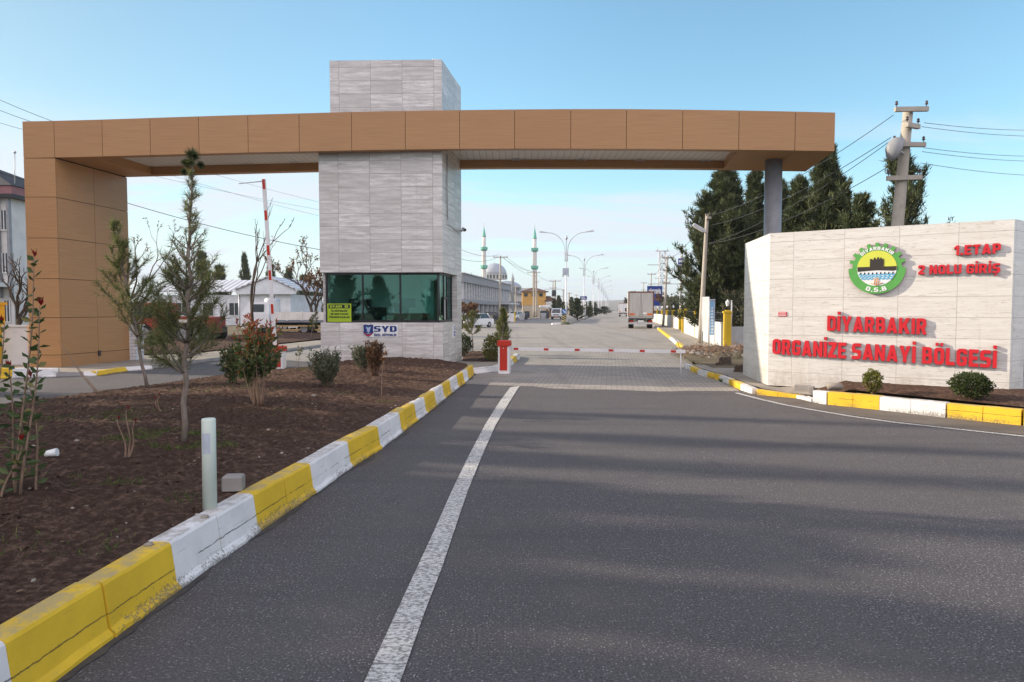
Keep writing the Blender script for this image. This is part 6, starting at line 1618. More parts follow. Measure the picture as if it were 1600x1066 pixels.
# office block at the far left
ob = thing('office_building', 'white three-storey building with dark roof and grey pilasters at the left edge', 'building', (-36,45,0))
Yb = 42; ze = ztop(306, Yb); xr = -30.6
wallw = painted('white_render', (.62,.62,.60), (.4,.38,.34), .12); roofd = plain('dark_roof', (.035,.03,.032), .7); pinkr = plain('pink_band', (.27,.13,.14), .7)
mb = MB(); mb.box((xr-11,Yb+4.5,ze/2), (22,9,ze)); mb.build('wall', wallw, ob)
mb = MB(); mb.box((xr-11,Yb+4.5,ze+.25), (22.6,9.6,.5)); mb.build('fascia', pinkr, ob)
mb = MB(); mb.box((xr-11,Yb+4.5,ze-.12), (22.9,9.9,.22)); mb.build('gutter', M['frame'], ob)
mb = MB(); e0, e1 = [V(xr-22.5,Yb-.4,ze+.51),V(xr+.4,Yb-.4,ze+.51),V(xr+.4,Yb+9.4,ze+.51),V(xr-22.5,Yb+9.4,ze+.51)], [V(xr-17,Yb+4.3,ze+2.8),V(xr-5,Yb+4.3,ze+2.8),V(xr-5,Yb+4.7,ze+2.8),V(xr-17,Yb+4.7,ze+2.8)]
mb.loft([e0,e1]); mb.build('roof', roofd, ob)
mb = MB()
for x_ in (xr-.06, xr-.72, xr-1.5, xr-2.4, xr-3.3, xr-4.2): mb.box((x_,Yb-.1,ze/2+1.2), (.16,.22,ze-2.6))
mb.build('pilasters', M['steel'], ob)
windows(ob, V(xr,Yb-.01,0), V(-1,0,0), 0, V(0,-1,0), [(.22,.58),(.9,1.34),(1.75,2.2),(2.6,3.1)], [(1.0,2.3),(4.0,5.2),(6.6,7.8)], frame='wpaint')
mb = MB(); mb.box((xr-11,Yb-.6,3.25),(22,1.3,.25)); mb.build('canopy', wallw, ob)
am = thing('roof_mast', 'thin mast with a ball top on the left building roof', 'mast', tuple(D(23,290,43))); mb = MB(); q = D(23,300,43); mb.tube([q, D(23,240,43)], .03, 6); mb.build('mast', M['galv'], am); mb = MB(); mb.blob(D(23,238,43), (.09,.09,.09), 1, 0, 2); mb.build('ball', M['galv'], am)
# white gabled building
gb_ = thing('gabled_building', 'white single-storey building with a pale ribbed roof and wide gable', 'building', (-26,75,0))
d = 75; xl, xr = D(372,450,d).x, D(464,450,d).x; wl_, wr_ = D(372,480,d).x, D(454,480,d).x
ze = ztop(454,d); zp = ztop(434.5,d); xp = D(422,434,d).x; zb = ztop(460,d)
wpale = painted('pale_blue_render', (.66,.70,.74), (.5,.5,.5), .1)
ribm = NT('ribbed_roof'); _u = ribm.sep(ribm.coords('UV')); _w = ribm.math('FRACT', ribm.math('MULTIPLY', _u[0], 1.6)); ribm.set(ribm.b.inputs['Base Color'], ribm.mix(ribm.ramp(_w,.25,.4), (.30,.30,.32), (.66,.67,.70))); ribm.done(ribm.mix(ribm.ramp(_w,.25,.42), (.26,.26,.29), (.62,.63,.66)), .45)
mb = MB(); mb.box(((wl_+wr_)/2,d+6,zb/2), (wr_-wl_,12,zb)); mb.build('wall', wpale, gb_)
mb = MB(); mb.extrude([V(xl,d-.5,zb+.002),V(xr,d-.5,zb+.002),V(xr,d-.5,ze),V(xp,d-.5,zp),V(xl,d-.5,ze)], V(0,.3,0)); mb.build('gable', wpale, gb_)
mb = MB()
for (x0, z0, x1, z1) in ((xl-.2,ze,xp,zp+.05),(xp,zp+.05,xr+.2,ze)): mb.hexa([V(x0,d-.7,z0+.002),V(x1,d-.7,z1+.002),V(x1,d+12,z1+.002),V(x0,d+12,z0+.002),V(x0,d-.7,z0+.14),V(x1,d-.7,z1+.14),V(x1,d+12,z1+.14),V(x0,d+12,z0+.14)])
mb.build('roof', ribm.mat, gb_)
xw = D(225,450,d).x; mb = MB(); mb.box(((xw+wl_)/2,d+7.5,zb/2-.02), (wl_-xw-.02,9,zb)); mb.build('wing_wall', wpale, gb_)
mb = MB(); mb.hexa([V(xw-.3,d+2.4,ze-.1),V(xp,d+2.4,ze-.1),V(xp,d+7.5,zp-.05),V(xw-.3,d+7.5,zp-.05),V(xw-.3,d+2.4,ze+.05),V(xp,d+2.4,ze+.05),V(xp,d+7.5,zp+.08),V(xw-.3,d+7.5,zp+.08)]); mb.build('wing_roof', ribm.mat, gb_)
windows(gb_, V(wr_-1.2,d-.01,0), V(-1,0,0), 0, V(0,-1,0), [(0,.8)], [(1.1,2.6)], frame='wpaint'); windows(gb_, V(wl_-1,d+2.98,0), V(-1,0,0), 0, V(0,-1,0), [(0,1.2),(3,4.2),(6,7.2)], [(1.1,2.5)], frame='wpaint')
mb = MB(); mb.tube([V(wl_+.15,d-.08,0), V(wl_+.15,d-.08,zb)], .06, 8); mb.build('downpipe', M['galv'], gb_)

# ------------------------------------------------------------------ vehicles
def wheel(mb_root, c, r, w, ax):
    """wheel with its axis along ax"""
    ax = Vector(ax).normalized(); a = V(0,0,1); b = ax.cross(a)
    R2 = lambda rad, o: [Vector(c)+ax*o+(a*cos(2*pi*k/18)+b*sin(2*pi*k/18))*rad for k in range(18)]
    mb = MB(); mb.loft([R2(r*.6,-w/2),R2(r*.94,-w/2),R2(r,-w*.3),R2(r,w*.3),R2(r*.94,w/2),R2(r*.6,w/2)], 0, False); o = mb.build('wheel', M['tyre'], mb_root)
    mb = MB(); mb.loft([R2(r*.58,-w*.52),R2(r*.58,w*.52)]); mb.build('rim', M['rim'], o)
def side_loft(mb, prof, hw, edge=.05, m=0, top_in=None, zc=None):
    """prof: side outline (y, z); stretched across x with softened edges; top_in narrows the upper part"""
    def sec(x, k):
        cy = sum(p[0] for p in prof)/len(prof); cz = sum(p[1] for p in prof)/len(prof); out = []
        for y, z in prof:
            xx = x
            if top_in: 
                f = max(0, (z-top_in[0])/(top_in[1]-top_in[0])); xx = x*(1-top_in[2]*f)
            out.append(V(xx, cy+(y-cy)*k, cz+(z-cz)*k))
        return out
    mb.loft([sec(-hw,.965), sec(-hw+edge,1), sec(hw-edge,1), sec(hw,.965)], m)
def sedan(name, label, loc, rz, body='carwhite', L=4.2, W=1.66, group=None):
    root = thing(name, label, 'car', (0,0,0), group); h = L/2
    low = [(-h,.32),(-h+.02,.62),(-h+.12,.74),(-h+1.15,.84),(-h+1.3,.88),(h-1.0,.90),(h-.05,.84),(h,.60),(h-.02,.34),(h-.4,.24),(-h+.4,.24)]
    mb = MB(); side_loft(mb, low, W/2, .07); mb.build('body', M[body], root)
    cab = [(-h+1.15,.86),(-h+1.75,1.34),(-h+2.1,1.385),(h-1.35,1.385),(h-1.0,1.33),(h-.62,.89)]
    mb = MB(); side_loft(mb, cab, W/2-.04, .03, 0, (.86,1.4,.16)); mb.build('window_glass', M['wglass'], root)
    rf = [(-h+1.72,1.345),(-h+2.1,1.40),(h-1.35,1.40),(h-.98,1.345),(h-1.3,1.36),(-h+2.1,1.36)]
    mb = MB(); side_loft(mb, rf, W/2-.11, .05)
    for s in (-1,1):
        for (y0,z0,y1,z1,w) in ((-h+1.14,.86,-h+1.76,1.37,.06),(h-.60,.88,h-1.02,1.36,.12),(-.02,.88,-.02,1.37,.05)):
            mb.tube([V(s*(W/2-.035),y0,z0), V(s*(W/2-.125),y1,z1)], w*.6, 6)
    mb.build('roof', M[body], root)
    for s in (-1,1):
        mb = MB(); mb.box((s*.56,-h+.02,.62), (.34,.06,.15)); mb.build('headlight', M['lampglass'], root)
        mb = MB(); mb.box((s*.58,h-.01,.70), (.34,.05,.16)); mb.build('tail_light', M['tail'], root)
        for y in (-h+.78, h-.82): wheel(root, (s*(W/2-.08), y, .29), .29, .19, (1,0,0))
    mb = MB(); mb.box((0,-h-.02,.40), (W*.96,.14,.15)); mb.box((0,h+.02,.42), (W*.96,.14,.15)); mb.build('bumper', M['cargrey'], root)
    mb = MB(); mb.box((0,-h-.005,.62), (.72,.05,.15)); mb.build('grille', M['frame'], root)
    mb = MB(); mb.box((0,-h-.095,.42), (.5,.02,.11)); mb.build('number_plate', M['wclean'], root)
    root.location = loc; root.rotation_euler = (0,0,rz); root['_o'] = tuple(loc); return root
sedan('car', 'white sedan coming round the junction right of the booth', (D(741,505,67).x, 67, .004), -.62, L=4.4)
GC = 'cars parked before the grey building'
sedan('car', 'pale car parked between the white block and the yellow house', tuple(gtree(808,118)), 2.6, L=4.2, group=GC)
sedan('car', 'dark car parked in front of the grey building', tuple(gtree(771,104)), 1.5, 'cargrey', group=GC)
sedan('car', 'second pale car parked nose-in behind the yellow-edged white block', tuple(gtree(797,124)), 1.9, group=GC)
sedan('car', 'small white car seen above the flatbed truck at left', V((469-800)/FPX*58,58,0.0), 1.45, L=3.6)
def van(label, loc, rz):
    root = thing('van', label, 'van', (0,0,0)); h = 2.45; W = 1.85
    prof = [(-h,.42),(-h-.02,1.0),(-h+.12,1.10),(-h+.62,1.88),(-h+.9,1.97),(h-.1,1.99),(h,1.85),(h,.45),(h-.3,.34),(-h+.3,.34)]
    mb = MB(); side_loft(mb, prof, W/2, .10, 0, (1.0,2.0,.10)); mb.build('body', M['carwhite'], root)
    mb = MB(); n = V(0,-.84,.54); a = [(-.78,-h+.13,1.14),(.78,-h+.13,1.14),(.68,-h+.58,1.82),(-.68,-h+.58,1.82)]
    mb.extrude([V(*q)+V(0,-.03,.02) for q in a], V(0,.04,-.03)); mb.build('windscreen', M['wglass'], root)
    for s in (-1,1):
        for (y0,y1) in ((-h+.7,-h+1.5),(-h+1.6,.5),(.6,h-.3)): 
            mb = MB(); mb.box((s*(W/2-.035),(y0+y1)/2,1.48),(.04,y1-y0,.5)); mb.build('side_window', M['wglass'], root)
        mb = MB(); mb.lathe([(.10,0),(.10,.02)], 12); mb.v = [(s*.66+v[0], -h-.02-v[2], .84+v[1]) for v in mb.v]; mb.build('headlight', M['lampglass'], root)
        mb = MB(); mb.box((s*(W/2+.10),-h+.55,1.25),(.14,.06,.22)); mb.build('wing_mirror', M['frame'], root)
        for y in (-h+.75,h-.8): wheel(root, (s*(W/2-.12),y,.33), .33, .22, (1,0,0))
    mb = MB(); mb.box((0,-h-.04,.47),(W*.97,.14,.2)); mb.build('bumper', M['cargrey'], root)
    mb = MB(); mb.box((0,-h-.03,.84),(1.0,.04,.13)); mb.build('grille', M['frame'], root)
    mb = MB(); mb.box((0,-h-.12,.47),(.5,.02,.11)); mb.build('number_plate', M['amber'], root)
    root.location = loc; root.rotation_euler = (0,0,rz)
van('white panel van driving towards the junction before the yellow house', (D(870,498,124).x,124,.004), -.12)
def box_truck(label, loc, rz, boxmat, s=1.0, group=None):
    root = thing('box_truck', label, 'truck', (0,0,0), group); W = 2.30; L = 5.6
    mb = MB(); mb.bbox((0,L/2,2.19),(W,L,2.42),.04); mb.build('cargo_box', boxmat, root)
    for s_ in (-1,1):
        mb = MB(); mb.bbox((s_*.535,-.03,2.2),(1.03,.05,2.16),.01); dr = mb.build('rear_door', boxmat, root)
        mb = MB(); mb.tube([V(s_*.12,-.075,1.15), V(s_*.12,-.075,3.2)], .018, 6); mb.build('lock_bar', M['galv'], dr)
        mb = MB(); mb.box((s_*.78,-.062,1.32),(.46,.02,.17)); mb.build('amber_panel', M['amber'], root)
        mb = MB(); mb.box((s_*.85,-.04,.68),(.34,.06,.13)); mb.build('tail_light', M['tail'], root)
    mb = MB(); mb.box((0,-.02,3.34),(W+.03,.06,.14)); mb.box((-W/2+.04,-.02,2.2),(.09,.06,2.3)); mb.box((W/2-.04,-.02,2.2),(.09,.06,2.3)); mb.build('door_frame', plain('rusty_frame', (.17,.075,.05), .7), root)
    mb = MB(); mb.box((0,.02,.92),(W*.98,.16,.12)); mb.box((0,2.8,.82),(.9,5.5,.2)); mb.build('chassis', M['cargrey'], root)
    mb = MB(); mb.box((0,-.12,.50),(W*.98,.12,.16)); mb.build('rear_bumper', M['galv'], root)
    mb = MB(); mb.box((.35,-.065,1.42),(.34,.02,.13)); mb.box((0,-.06,.70),(.52,.02,.12)); mb.build('number_plate', M['wclean'], root)
    mb = MB(); pr = [(L+.15,.5),(L+.15,2.3),(L+.5,2.45),(L+1.3,2.35),(L+1.75,1.45),(L+1.85,1.3),(L+1.85,.5)]; side_loft(mb, pr, 1.02, .06); mb.build('cab', M['carwhite'], root)
    for s_ in (-1,1):
        mb = MB(); mb.box((s_*1.01,L+1.0,1.75),(.04,.8,.55)); mb.build('side_window', M['wglass'], root)
        mb = MB(); mb.box((s_*1.3,L+1.5,1.75),(.16,.1,.36)); mb.tube([V(s_*1.0,L+1.5,1.9),V(s_*1.3,L+1.5,1.85)], .02, 6); mb.build('wing_mirror', M['frame'], root)
        wheel(root, (s_*.92,L+1.0,.42), .42, .26, (1,0,0)); wheel(root, (s_*.86,1.5,.42), .42, .46, (1,0,0))
        mb = MB(); mb.box((s_*.86,.95,.5),(.46,.03,.5)); mb.build('mud_flap', M['tyre'], root)
    root.location = loc; root.rotation_euler = (0,0,rz); return root
rib = NT('grey_box_panels'); _x = rib.sep(rib.coords())[0]; _y = rib.sep(rib.coords())[1]; _f = rib.math('FRACT', rib.math('MULTIPLY', rib.math('ADD', _x, _y), 6.0))
_c = rib.mix(rib.ramp(_f,.0,.16,1,0), (.46,.45,.42), (.28,.27,.25)); _c = rib.mix(rib.ramp(rib.noise(rib.coords(scale=(1,1,.35)), 2.2, 7, .7), .45,.75,0,.5), _c, (.26,.23,.19)); rib.done(_c, .6)
box_truck('grey box truck parked with closed rear doors beside the right kerb', (D(1001.5,480,62.5).x, 62.5, .004), -.155, rib.mat)
box_truck('distant pale truck driving on the far road left of the parked truck', (D(974,485,172).x, 172, .004), -.145, M['wpaint'])
# flatbed truck on the left
fb = thing('flatbed_truck', 'white sided flatbed truck parked beyond the exit lane', 'truck', tuple(V((470-800)/FPX*44,44,.1)))
fx0, fx1 = D(424,490,44).x, D(424,490,44).x+4.9; yb = 44
mb = MB(); mb.box(((fx0+fx1)/2,yb+1.05,1.0),(fx1-fx0,2.2,.14)); mb.build('bed', M['steel'], fb)
bw_ = painted('cream_boards', (.74,.72,.67), (.3,.2,.12), .35)
for y, nm in ((yb-.06,'side_board'),(yb+2.16,'side_board')):
    mb = MB(); mb.box(((fx0+fx1)/2,y,1.34),(fx1-fx0,.05,.5)); mb.build(nm, bw_, fb)
mb = MB()
for k in range(6): mb.box((fx0+.1+(fx1-fx0-.2)*k/5,yb-.11,1.36),(.10,.06,.62))
mb.build('stakes', bw_, fb)
mb = MB(); mb.box(((fx0+fx1)/2,yb-.02,.70),(fx1-fx0-.3,.06,.09)); mb.box((fx0+.9,yb-.02,.45),(1.9,.06,.09)); mb.box((fx0+.1,yb-.02,.6),(.06,.06,.5)); mb.box((fx1-1.6,yb-.02,.45),(1.0,.06,.09)); mb.build('side_guard', painted('ochre_rail', (.42,.28,.12), (.2,.12,.06), .3), fb)
mb = MB(); mb.box(((fx0+fx1)/2,yb+1.05,.78),(fx1-fx0,.9,.26)); mb.build('chassis', M['frame'], fb)
for y in (yb+.25, yb+1.85): wheel(fb, (D(474,520,44).x, y, .52), .42, .3, (0,1,0)); wheel(fb, (fx0-1.1, y, .52), .42, .3, (0,1,0))
mb = MB(); mb.prism([(fx0-2.0,yb+.05),(fx0-.15,yb+.05),(fx0-.15,yb+2.1),(fx0-2.0,yb+2.1)], .6, 1.45); mb.loft([[V(fx0-1.98,yb+.06,1.452),V(fx0-.16,yb+.06,1.452),V(fx0-.16,yb+2.09,1.452),V(fx0-1.98,yb+2.09,1.452)],[V(fx0-1.5,yb+.15,2.25),V(fx0-.2,yb+.15,2.25),V(fx0-.2,yb+2.0,2.25),V(fx0-1.5,yb+2.0,2.25)]]); mb.build('cab', M['carwhite'], fb)
mb = MB(); mb.box((fx0-.85,yb+.085,1.85),(.7,.05,.5)); mb.build('window', M['wglass'], fb)
# grey tank behind it
tk = thing('water_tank', 'upright pale grey tank behind the flatbed truck cab', 'tank', tuple(gtree(425,50))); mb = MB(); q = gtree(426,50); mb.lathe([(.55,0),(.55,2.45),(.45,2.6)], 16, q); mb.build('tank', M['galv'], tk); mb = MB(); mb.lathe([(.08,2.6),(.08,2.75)], 8, q+V(.1,0,0)); mb.build('pipe', M['iron'], tk)
# red truck behind the pines
rt = thing('red_truck', 'red truck half hidden behind the young pines', 'truck', tuple(V((262-800)/FPX*33,33,.1)))
rm = painted('red_truck_paint', (.27,.036,.022), (.2,.06,.04), .25); x0, x1 = D(196,500,33).x, D(334,500,33).x
mb = MB(); mb.bbox((x0+.75,34.2,1.25),(1.5,2.2,1.7),.10); mb.build('cab', rm, rt)
mb = MB(); mb.box((x0+.8,33.085,1.65),(1.0,.04,.55)); mb.build('window', M['wglass'], rt)
mb = MB(); mb.bbox(((x0+x1)/2+.6,34.2,1.15),(x1-x0-1.9,2.1,.50),.05); mb.build('tank_body', rm, rt)
mb = MB(); mb.box(((x0+x1)/2,34.2,.75),(x1-x0-.2,1.2,.26)); mb.build('chassis', M['frame'], rt)
mb = MB(); mb.box(((x0+x1)/2+.6,33.12,1.2),(x1-x0-2.4,.04,.14)); mb.build('stripe', bw_, rt)
mb = MB(); mb.bbox((x1-.28,33.6,1.0),(.5,.9,.8),.04); mb.build('rear_locker', rm, rt)
for x in (x0+.8, x1-1.5, x1-.75): 
    for y in (33.25, 35.1): wheel(rt, (x, y, .60), .50, .32, (0,1,0))

# ------------------------------------------------------------------ far street: buildings, mosque, signs, people
gbld = thing('grey_building', 'long grey two-storey building with tall narrow windows left of the far road', 'building', tuple(along(-20,95)))
conc = plain('grey_render', (.30,.30,.31), .8); conc2 = plain('pale_fins', (.56,.56,.57), .7)
def rbox(mb, u0, u1, s0, s1, z0, z1): mb.prism([(p.x,p.y) for p in (along(u0,s0),along(u1,s0),along(u1,s1),along(u0,s1))], z0, z1)
mb = MB(); rbox(mb,-27,-20,88,130,0,5.4); mb.build('wall', conc, gbld)
mb = MB(); rbox(mb,-27.3,-19.3,87.5,131,5.402,6.5); mb.build('parapet', conc, gbld)
mb = MB(); rbox(mb,-27.4,-19.1,87.4,131.2,6.502,6.62); mb.build('coping', conc2, gbld)
mb = MB(); rbox(mb,-19.99,-19.3,88,130,2.55,3.15); mb.build('floor_band', conc, gbld)
nw = 22
for k in range(nw):
    s0 = 88.5 + 41*k/nw; w = 41/nw
    mb = MB(); rbox(mb,-20.0,-19.9,s0+.42,s0+w-.1,3.2,5.3); mb.build('upper_window', M['wglass'] if k % 3 else plain('blue_glass_%d' % k, (.12,.16,.20), .1, spec=.6), gbld)
    if k % 2 == 0: mb = MB(); rbox(mb,-20.0,-19.9,s0+.4,s0+2*w-.4,.3,2.5); mb.build('lower_window', M['wglass'], gbld)
for k in range(nw+1):
    s0 = 88.5 + 41*k/nw; mb = MB(); rbox(mb,-19.999,-19.45,s0-.1,s0+.3,3.152,5.40)
    mb.build('upper_fin', conc2, gbld)
    if k % 2 == 0: mb = MB(); rbox(mb,-19.999,-19.5,s0-.1,s0+.25,0,2.549); mb.build('lower_column', conc2, gbld)
mb = MB(); rbox(mb,-19.28,-17.6,118,130.5,2.7,2.95); mb.build('porch_roof', conc2, gbld)
mb = MB(); rbox(mb,-17.9,-17.7,129.8,130.0,0,2.7); rbox(mb,-17.9,-17.7,118.5,118.7,0,2.7); mb.build('porch_columns', conc2, gbld)
# yellow house
d = 150; yh = thing('house', 'two-storey ochre yellow house with a brown hipped roof', 'house', tuple(gtree(836,d)))
x0, x1 = D(816,470,d).x, D(853,470,d).x; ze = ztop(456,d); zm = ztop(477,d)
oy = painted('ochre_render', (.58,.34,.10), (.35,.2,.08), .12); br = plain('brown_roof', (.11,.06,.045), .8); bei = plain('beige_render', (.45,.40,.32), .8)
mb = MB(); mb.box(((x0+x1)/2,d+3,(ze+zm)/2),(x1-x0,6,ze-zm)); mb.build('upper_wall', oy, yh)
mb = MB(); mb.box(((x0+x1)/2,d+3,zm/2-.01),(x1-x0-.1,5.9,zm-.02)); mb.build('lower_wall', bei, yh)
mb = MB(); mb.loft([[V(x0-.5,d-.5,ze),V(x1+.7,d-.5,ze),V(x1+.7,d+6.5,ze),V(x0-.5,d+6.5,ze)],[V((x0+x1)/2-.6,d+2.9,ztop(449.5,d)),V((x0+x1)/2+.6,d+2.9,ztop(449.5,d)),V((x0+x1)/2+.6,d+3.1,ztop(449.5,d)),V((x0+x1)/2-.6,d+3.1,ztop(449.5,d))]]); mb.build('roof', br, yh)
windows(yh, V(x0,d-.01,0), V(1,0,0), 0, V(0,-1,0), [(.4,1.2),(2.1,2.9),(3.7,4.5)], [(zm+1.9,zm+2.6)]); windows(yh, V(x0,d-.01,0), V(1,0,0), 0, V(0,-1,0), [(.5,1.6),(2.4,3.2)], [(.0,1.4)])
x2 = D(870,470,d).x; mb = MB(); mb.box(((x1+x2)/2+.02,d+3,.9),(x2-x1-.05,4,2.0)); mb.build('annex_wall', oy, yh)
mb = MB(); mb.loft([[V(x1-.3,d-.4,ztop(471,d)),V(x2+.4,d-.4,ztop(471,d)),V(x2+.4,d+5.4,ztop(471,d)),V(x1-.3,d+5.4,ztop(471,d))],[V(x1-.1,d+1,ztop(463,d)),V(x1+.9,d+1,ztop(463,d)),V(x1+.9,d+3,ztop(463,d)),V(x1-.1,d+3,ztop(463,d))]]); mb.build('annex_roof', br, yh)
# kiosk
d = 132; kx = D(851,485,d).x; ki = thing('kiosk', 'small white roofed street kiosk in front of the yellow house', 'kiosk', (kx,d,0))
mb = MB(); mb.box((kx,d,1.1),(1.7,1.5,.9)); mb.box((kx,d,.35),(1.7,1.5,.6)); mb.build('counter', M['cargrey'], ki); mb = MB(); mb.bbox((kx,d-.1,2.4),(2.0,1.9,.35),.08); mb.build('roof', M['wpaint'], ki)
mb = MB()
for sx in (-.8,.8):
    for sy in (-.7,.7): mb.box((kx+sx,d+sy,1.7),(.09,.09,1.1))
mb.build('posts', M['wpaint'], ki)
d = 98; bx_ = D(798,495,d).x; wb_ = thing('gate_block', 'white wall block with yellow posts at its ends beside the far kerb', 'wall', (bx_,d,0))
mb = MB(); mb.box((bx_,d,.62),(.95,.5,1.25)); mb.build('wall', M['wpaint'], wb_)
for s in (-.58,.58): mb = MB(); mb.box((bx_+s,d,.75),(.2,.55,1.5)); mb.build('post', ypaint, wb_)
fw = thing('garden_wall', 'low tan garden wall in front of the grey building', 'wall', tuple(along(-16.5,90))); mb = MB(); rbox(mb,-16.9,-16.6,62,95,0,.9); mb.build('wall', plain('tan_render', (.36,.27,.17), .85), fw); mb = MB(); rbox(mb,-16.95,-16.55,62,95,.902,.96); mb.build('coping', M['pavement'], fw)
GBn = 'waste containers by the far kerb'
for k, (px, d, m_) in enumerate(((815.5,112,'galv'),(820.5,113,'cargrey'),(849,124,'galv'))):
    q = gtree(px,d); o = thing('waste_container', ['grey waste container right of the white block','dark waste container beside the grey one','pale waste container in front of the kiosk'][k], 'container', tuple(q), GBn)
    mb = MB(); mb.loft([[q+V(x*.38,y*.32,.1) for x, y in ((-1,-1),(1,-1),(1,1),(-1,1))],[q+V(x*.5,y*.42,.95) for x, y in ((-1,-1),(1,-1),(1,1),(-1,1))]]); mb.build('bin', M[m_], o); mb = MB(); mb.loft([[q+V(x*.53,y*.45,.952) for x, y in ((-1,-1),(1,-1),(1,1),(-1,1))],[q+V(x*.4,y*.2,1.1) for x, y in ((-1,-1),(1,-1),(1,1),(-1,1))]]); mb.build('lid', M[m_], o)
# mosque
d = 330; mq = thing('mosque', 'big domed mosque with grey-blue domes behind the grey building', 'mosque', tuple(gtree(775,d)))
ml = plain('mosque_stone', (.60,.58,.55), .7); lead = plain('lead_roof', (.36,.39,.44), .5); grn = plain('green_balcony', (.13,.42,.32), .5); c = gtree(772,d); K = d/FPX
def dome(name, cx, cy, zb, r, hgt, m, n=24, drum=0, parent=mq):
    mb = MB(); mb.lathe([(r*cos(a), zb+hgt*sin(a)) for a in [radians(90*k/8) for k in range(8)]] + [(.05, zb+hgt)], n, (cx,cy,0)); mb.build(name, m, parent)
zd = ztop(428,d)
dome('dome', c.x, d+8, zd, 19.5*K, ztop(410,d)-zd, lead)
mb = MB(); mb.lathe([(20*K,ztop(436,d)),(20*K,zd-.3),(20.7*K,zd-.3),(20.7*K,zd),(19*K,zd)], 32, (c.x,d+8,0), smooth=False); mb.build('drum', ml, mq)
mb = MB()
for k in range(24):
    a = 2*pi*k/24; q = V(c.x+20*K*cos(a), d+8+20*K*sin(a), (ztop(436,d)+zd)/2); mb.box(q, (.3,.9,1.9), rz=a)
mb.build('drum_windows', M['wglass'], mq)
mb = MB(); mb.tube([V(c.x,d+8,ztop(410,d)), V(c.x,d+8,ztop(406,d))], .12, 6); mb.build('finial', ml, mq)
for (px, zpy, r, h_) in ((745,437,20,8),(793,440,22,11),(812,452,9,8),(818,456,7,5),(803,450,9,7),(733,446,12,8)):
    dome('semi_dome', gtree(px,d).x, d+4, ztop(zpy+h_*.9,d), r*K, h_*K, lead, 20)
mb = MB(); mb.box((c.x+3,d+14,ztop(450,d)/2),(34,22,ztop(450,d))); mb.box((c.x+12,d+14,ztop(462,d)/2-.02),(30,20,ztop(462,d))); mb.build('wall', ml, mq)
mb = MB()
for k in range(7): q = V(gtree(797+4.5*k,d).x, d+1.9+.3, ztop(476,d)); mb.box(q,(.9,.6,3.0))
mb.build('arched_windows', M['wglass'], mq)
def minaret(label, px, ytop, ycone, y1, y2, d, r):
    q = gtree(px,d); o = thing('minaret', label, 'minaret', tuple(q), 'minarets of the mosque'); z = lambda py: ztop(py,d)
    mb = MB(); mb.lathe([(r*1.55,0),(r*1.5,z(470)),(r*1.15,z(462)),(r*1.12,z(y2+4)),(r*1.0,z(y1)),(r*.92,z(ycone))], 14, q); mb.build('shaft', ml, o)
    for y in (y1, y2):
        mb = MB(); mb.lathe([(r*1.1,z(y+3.6)),(r*1.75,z(y+1.6)),(r*1.85,z(y+1.6)),(r*1.85,z(y-2.6)),(r*1.6,z(y-2.6)),(r*1.6,z(y))], 16, q, smooth=False); mb.build('balcony', grn, o)
    mb = MB(); mb.lathe([(r*1.05,z(ycone)),(r*1.0,z(ycone)+.3),(.04,z(ytop+4))], 14, q); mb.build('cone_roof', grn, o); mb = MB(); mb.tube([q+V(0,0,z(ytop+5)), q+V(0,0,z(ytop-3))], .10, 5); mb.build('finial', ml, o)
minaret('left minaret rising just in front of the mosque dome', 756.5, 351, 371, 389.5, 417.5, 322, .92)
minaret('right minaret standing clear of the dome before the yellow house', 835.3, 352, 374, 391, 418.5, 318, .92)
GT = 'small corner spires of the mosque'
for k, (px, y) in enumerate(((736.5,426),(801,427))):
    q = gtree(px, d-3); o = thing('spire', ['small pointed spire at the left corner of the mosque','small pointed spire at the right corner of the mosque'][k], 'spire', tuple(q), GT); mb = MB(); mb.lathe([(.7,0),(.7,ztop(438,d)),(.85,ztop(437.5,d)),(.05,ztop(y,d))], 10, q); mb.build('spire', lead, o)
    mb = MB(); mb.lathe([(.86,ztop(439,d)),(.9,ztop(438,d))], 10, q); mb.build('ring', ml, o)
# signs
def blue_sign(label, px0, py0, px1, py1, d, text=None, post=True, bars=0):
    a, b = D(px0,py1,d), D(px1,py0,d); o = thing('road_sign' if bars else 'billboard', label, 'sign', ((a.x+b.x)/2,d,0)); bm_ = plain('sign_blue', (.015,.04,.22), .45, .05)
    mb = MB(); mb.box(((a.x+b.x)/2,d,(a.z+b.z)/2),(b.x-a.x,.12,b.z-a.z)); mb.build('panel', bm_, o)
    if text:
        W_ = b.x-a.x; H_ = b.z-a.z; text_on(o, text, V(a.x+W_*.1,d-.07,b.z-H_*.40), V(1,0,0), V(0,0,1), V(0,-1,0), W_*.8, H_*.22, .03, [M['wclean']], .02, one=True, name='lettering')
    if bars:
        mb = MB(); W_ = b.x-a.x
        for k in range(bars): mb.box(((a.x+b.x)/2-W_*.1*(k%2), d-.075, a.z+(b.z-a.z)*(k+.7)/(bars+.4)), (W_*(.75-.2*(k%2)),.02,(b.z-a.z)*.16))
        mb.build('white_print', M['wclean'], o)
    if post:
        mb = MB()
        for f in (.2,.8): mb.tube([V(a.x+(b.x-a.x)*f,d+.14,0), V(a.x+(b.x-a.x)*f,d+.14,b.z)], .09, 6)
        mb.build('posts', M['galv'], o)
    return o
blue_sign('big dark blue billboard with white lettering behind the parked truck', 1011, 447, 1035, 478, 112, 'GÜNEYDOĞU')
blue_sign('blue direction sign on posts beside the second street lamp', 906.5, 463, 917, 468.5, 118, None, True, 2)
sg = blue_sign('narrow blue sign at the edge of the big right pine', 1059.5, 404, 1067, 425, 61, None, False, 3)
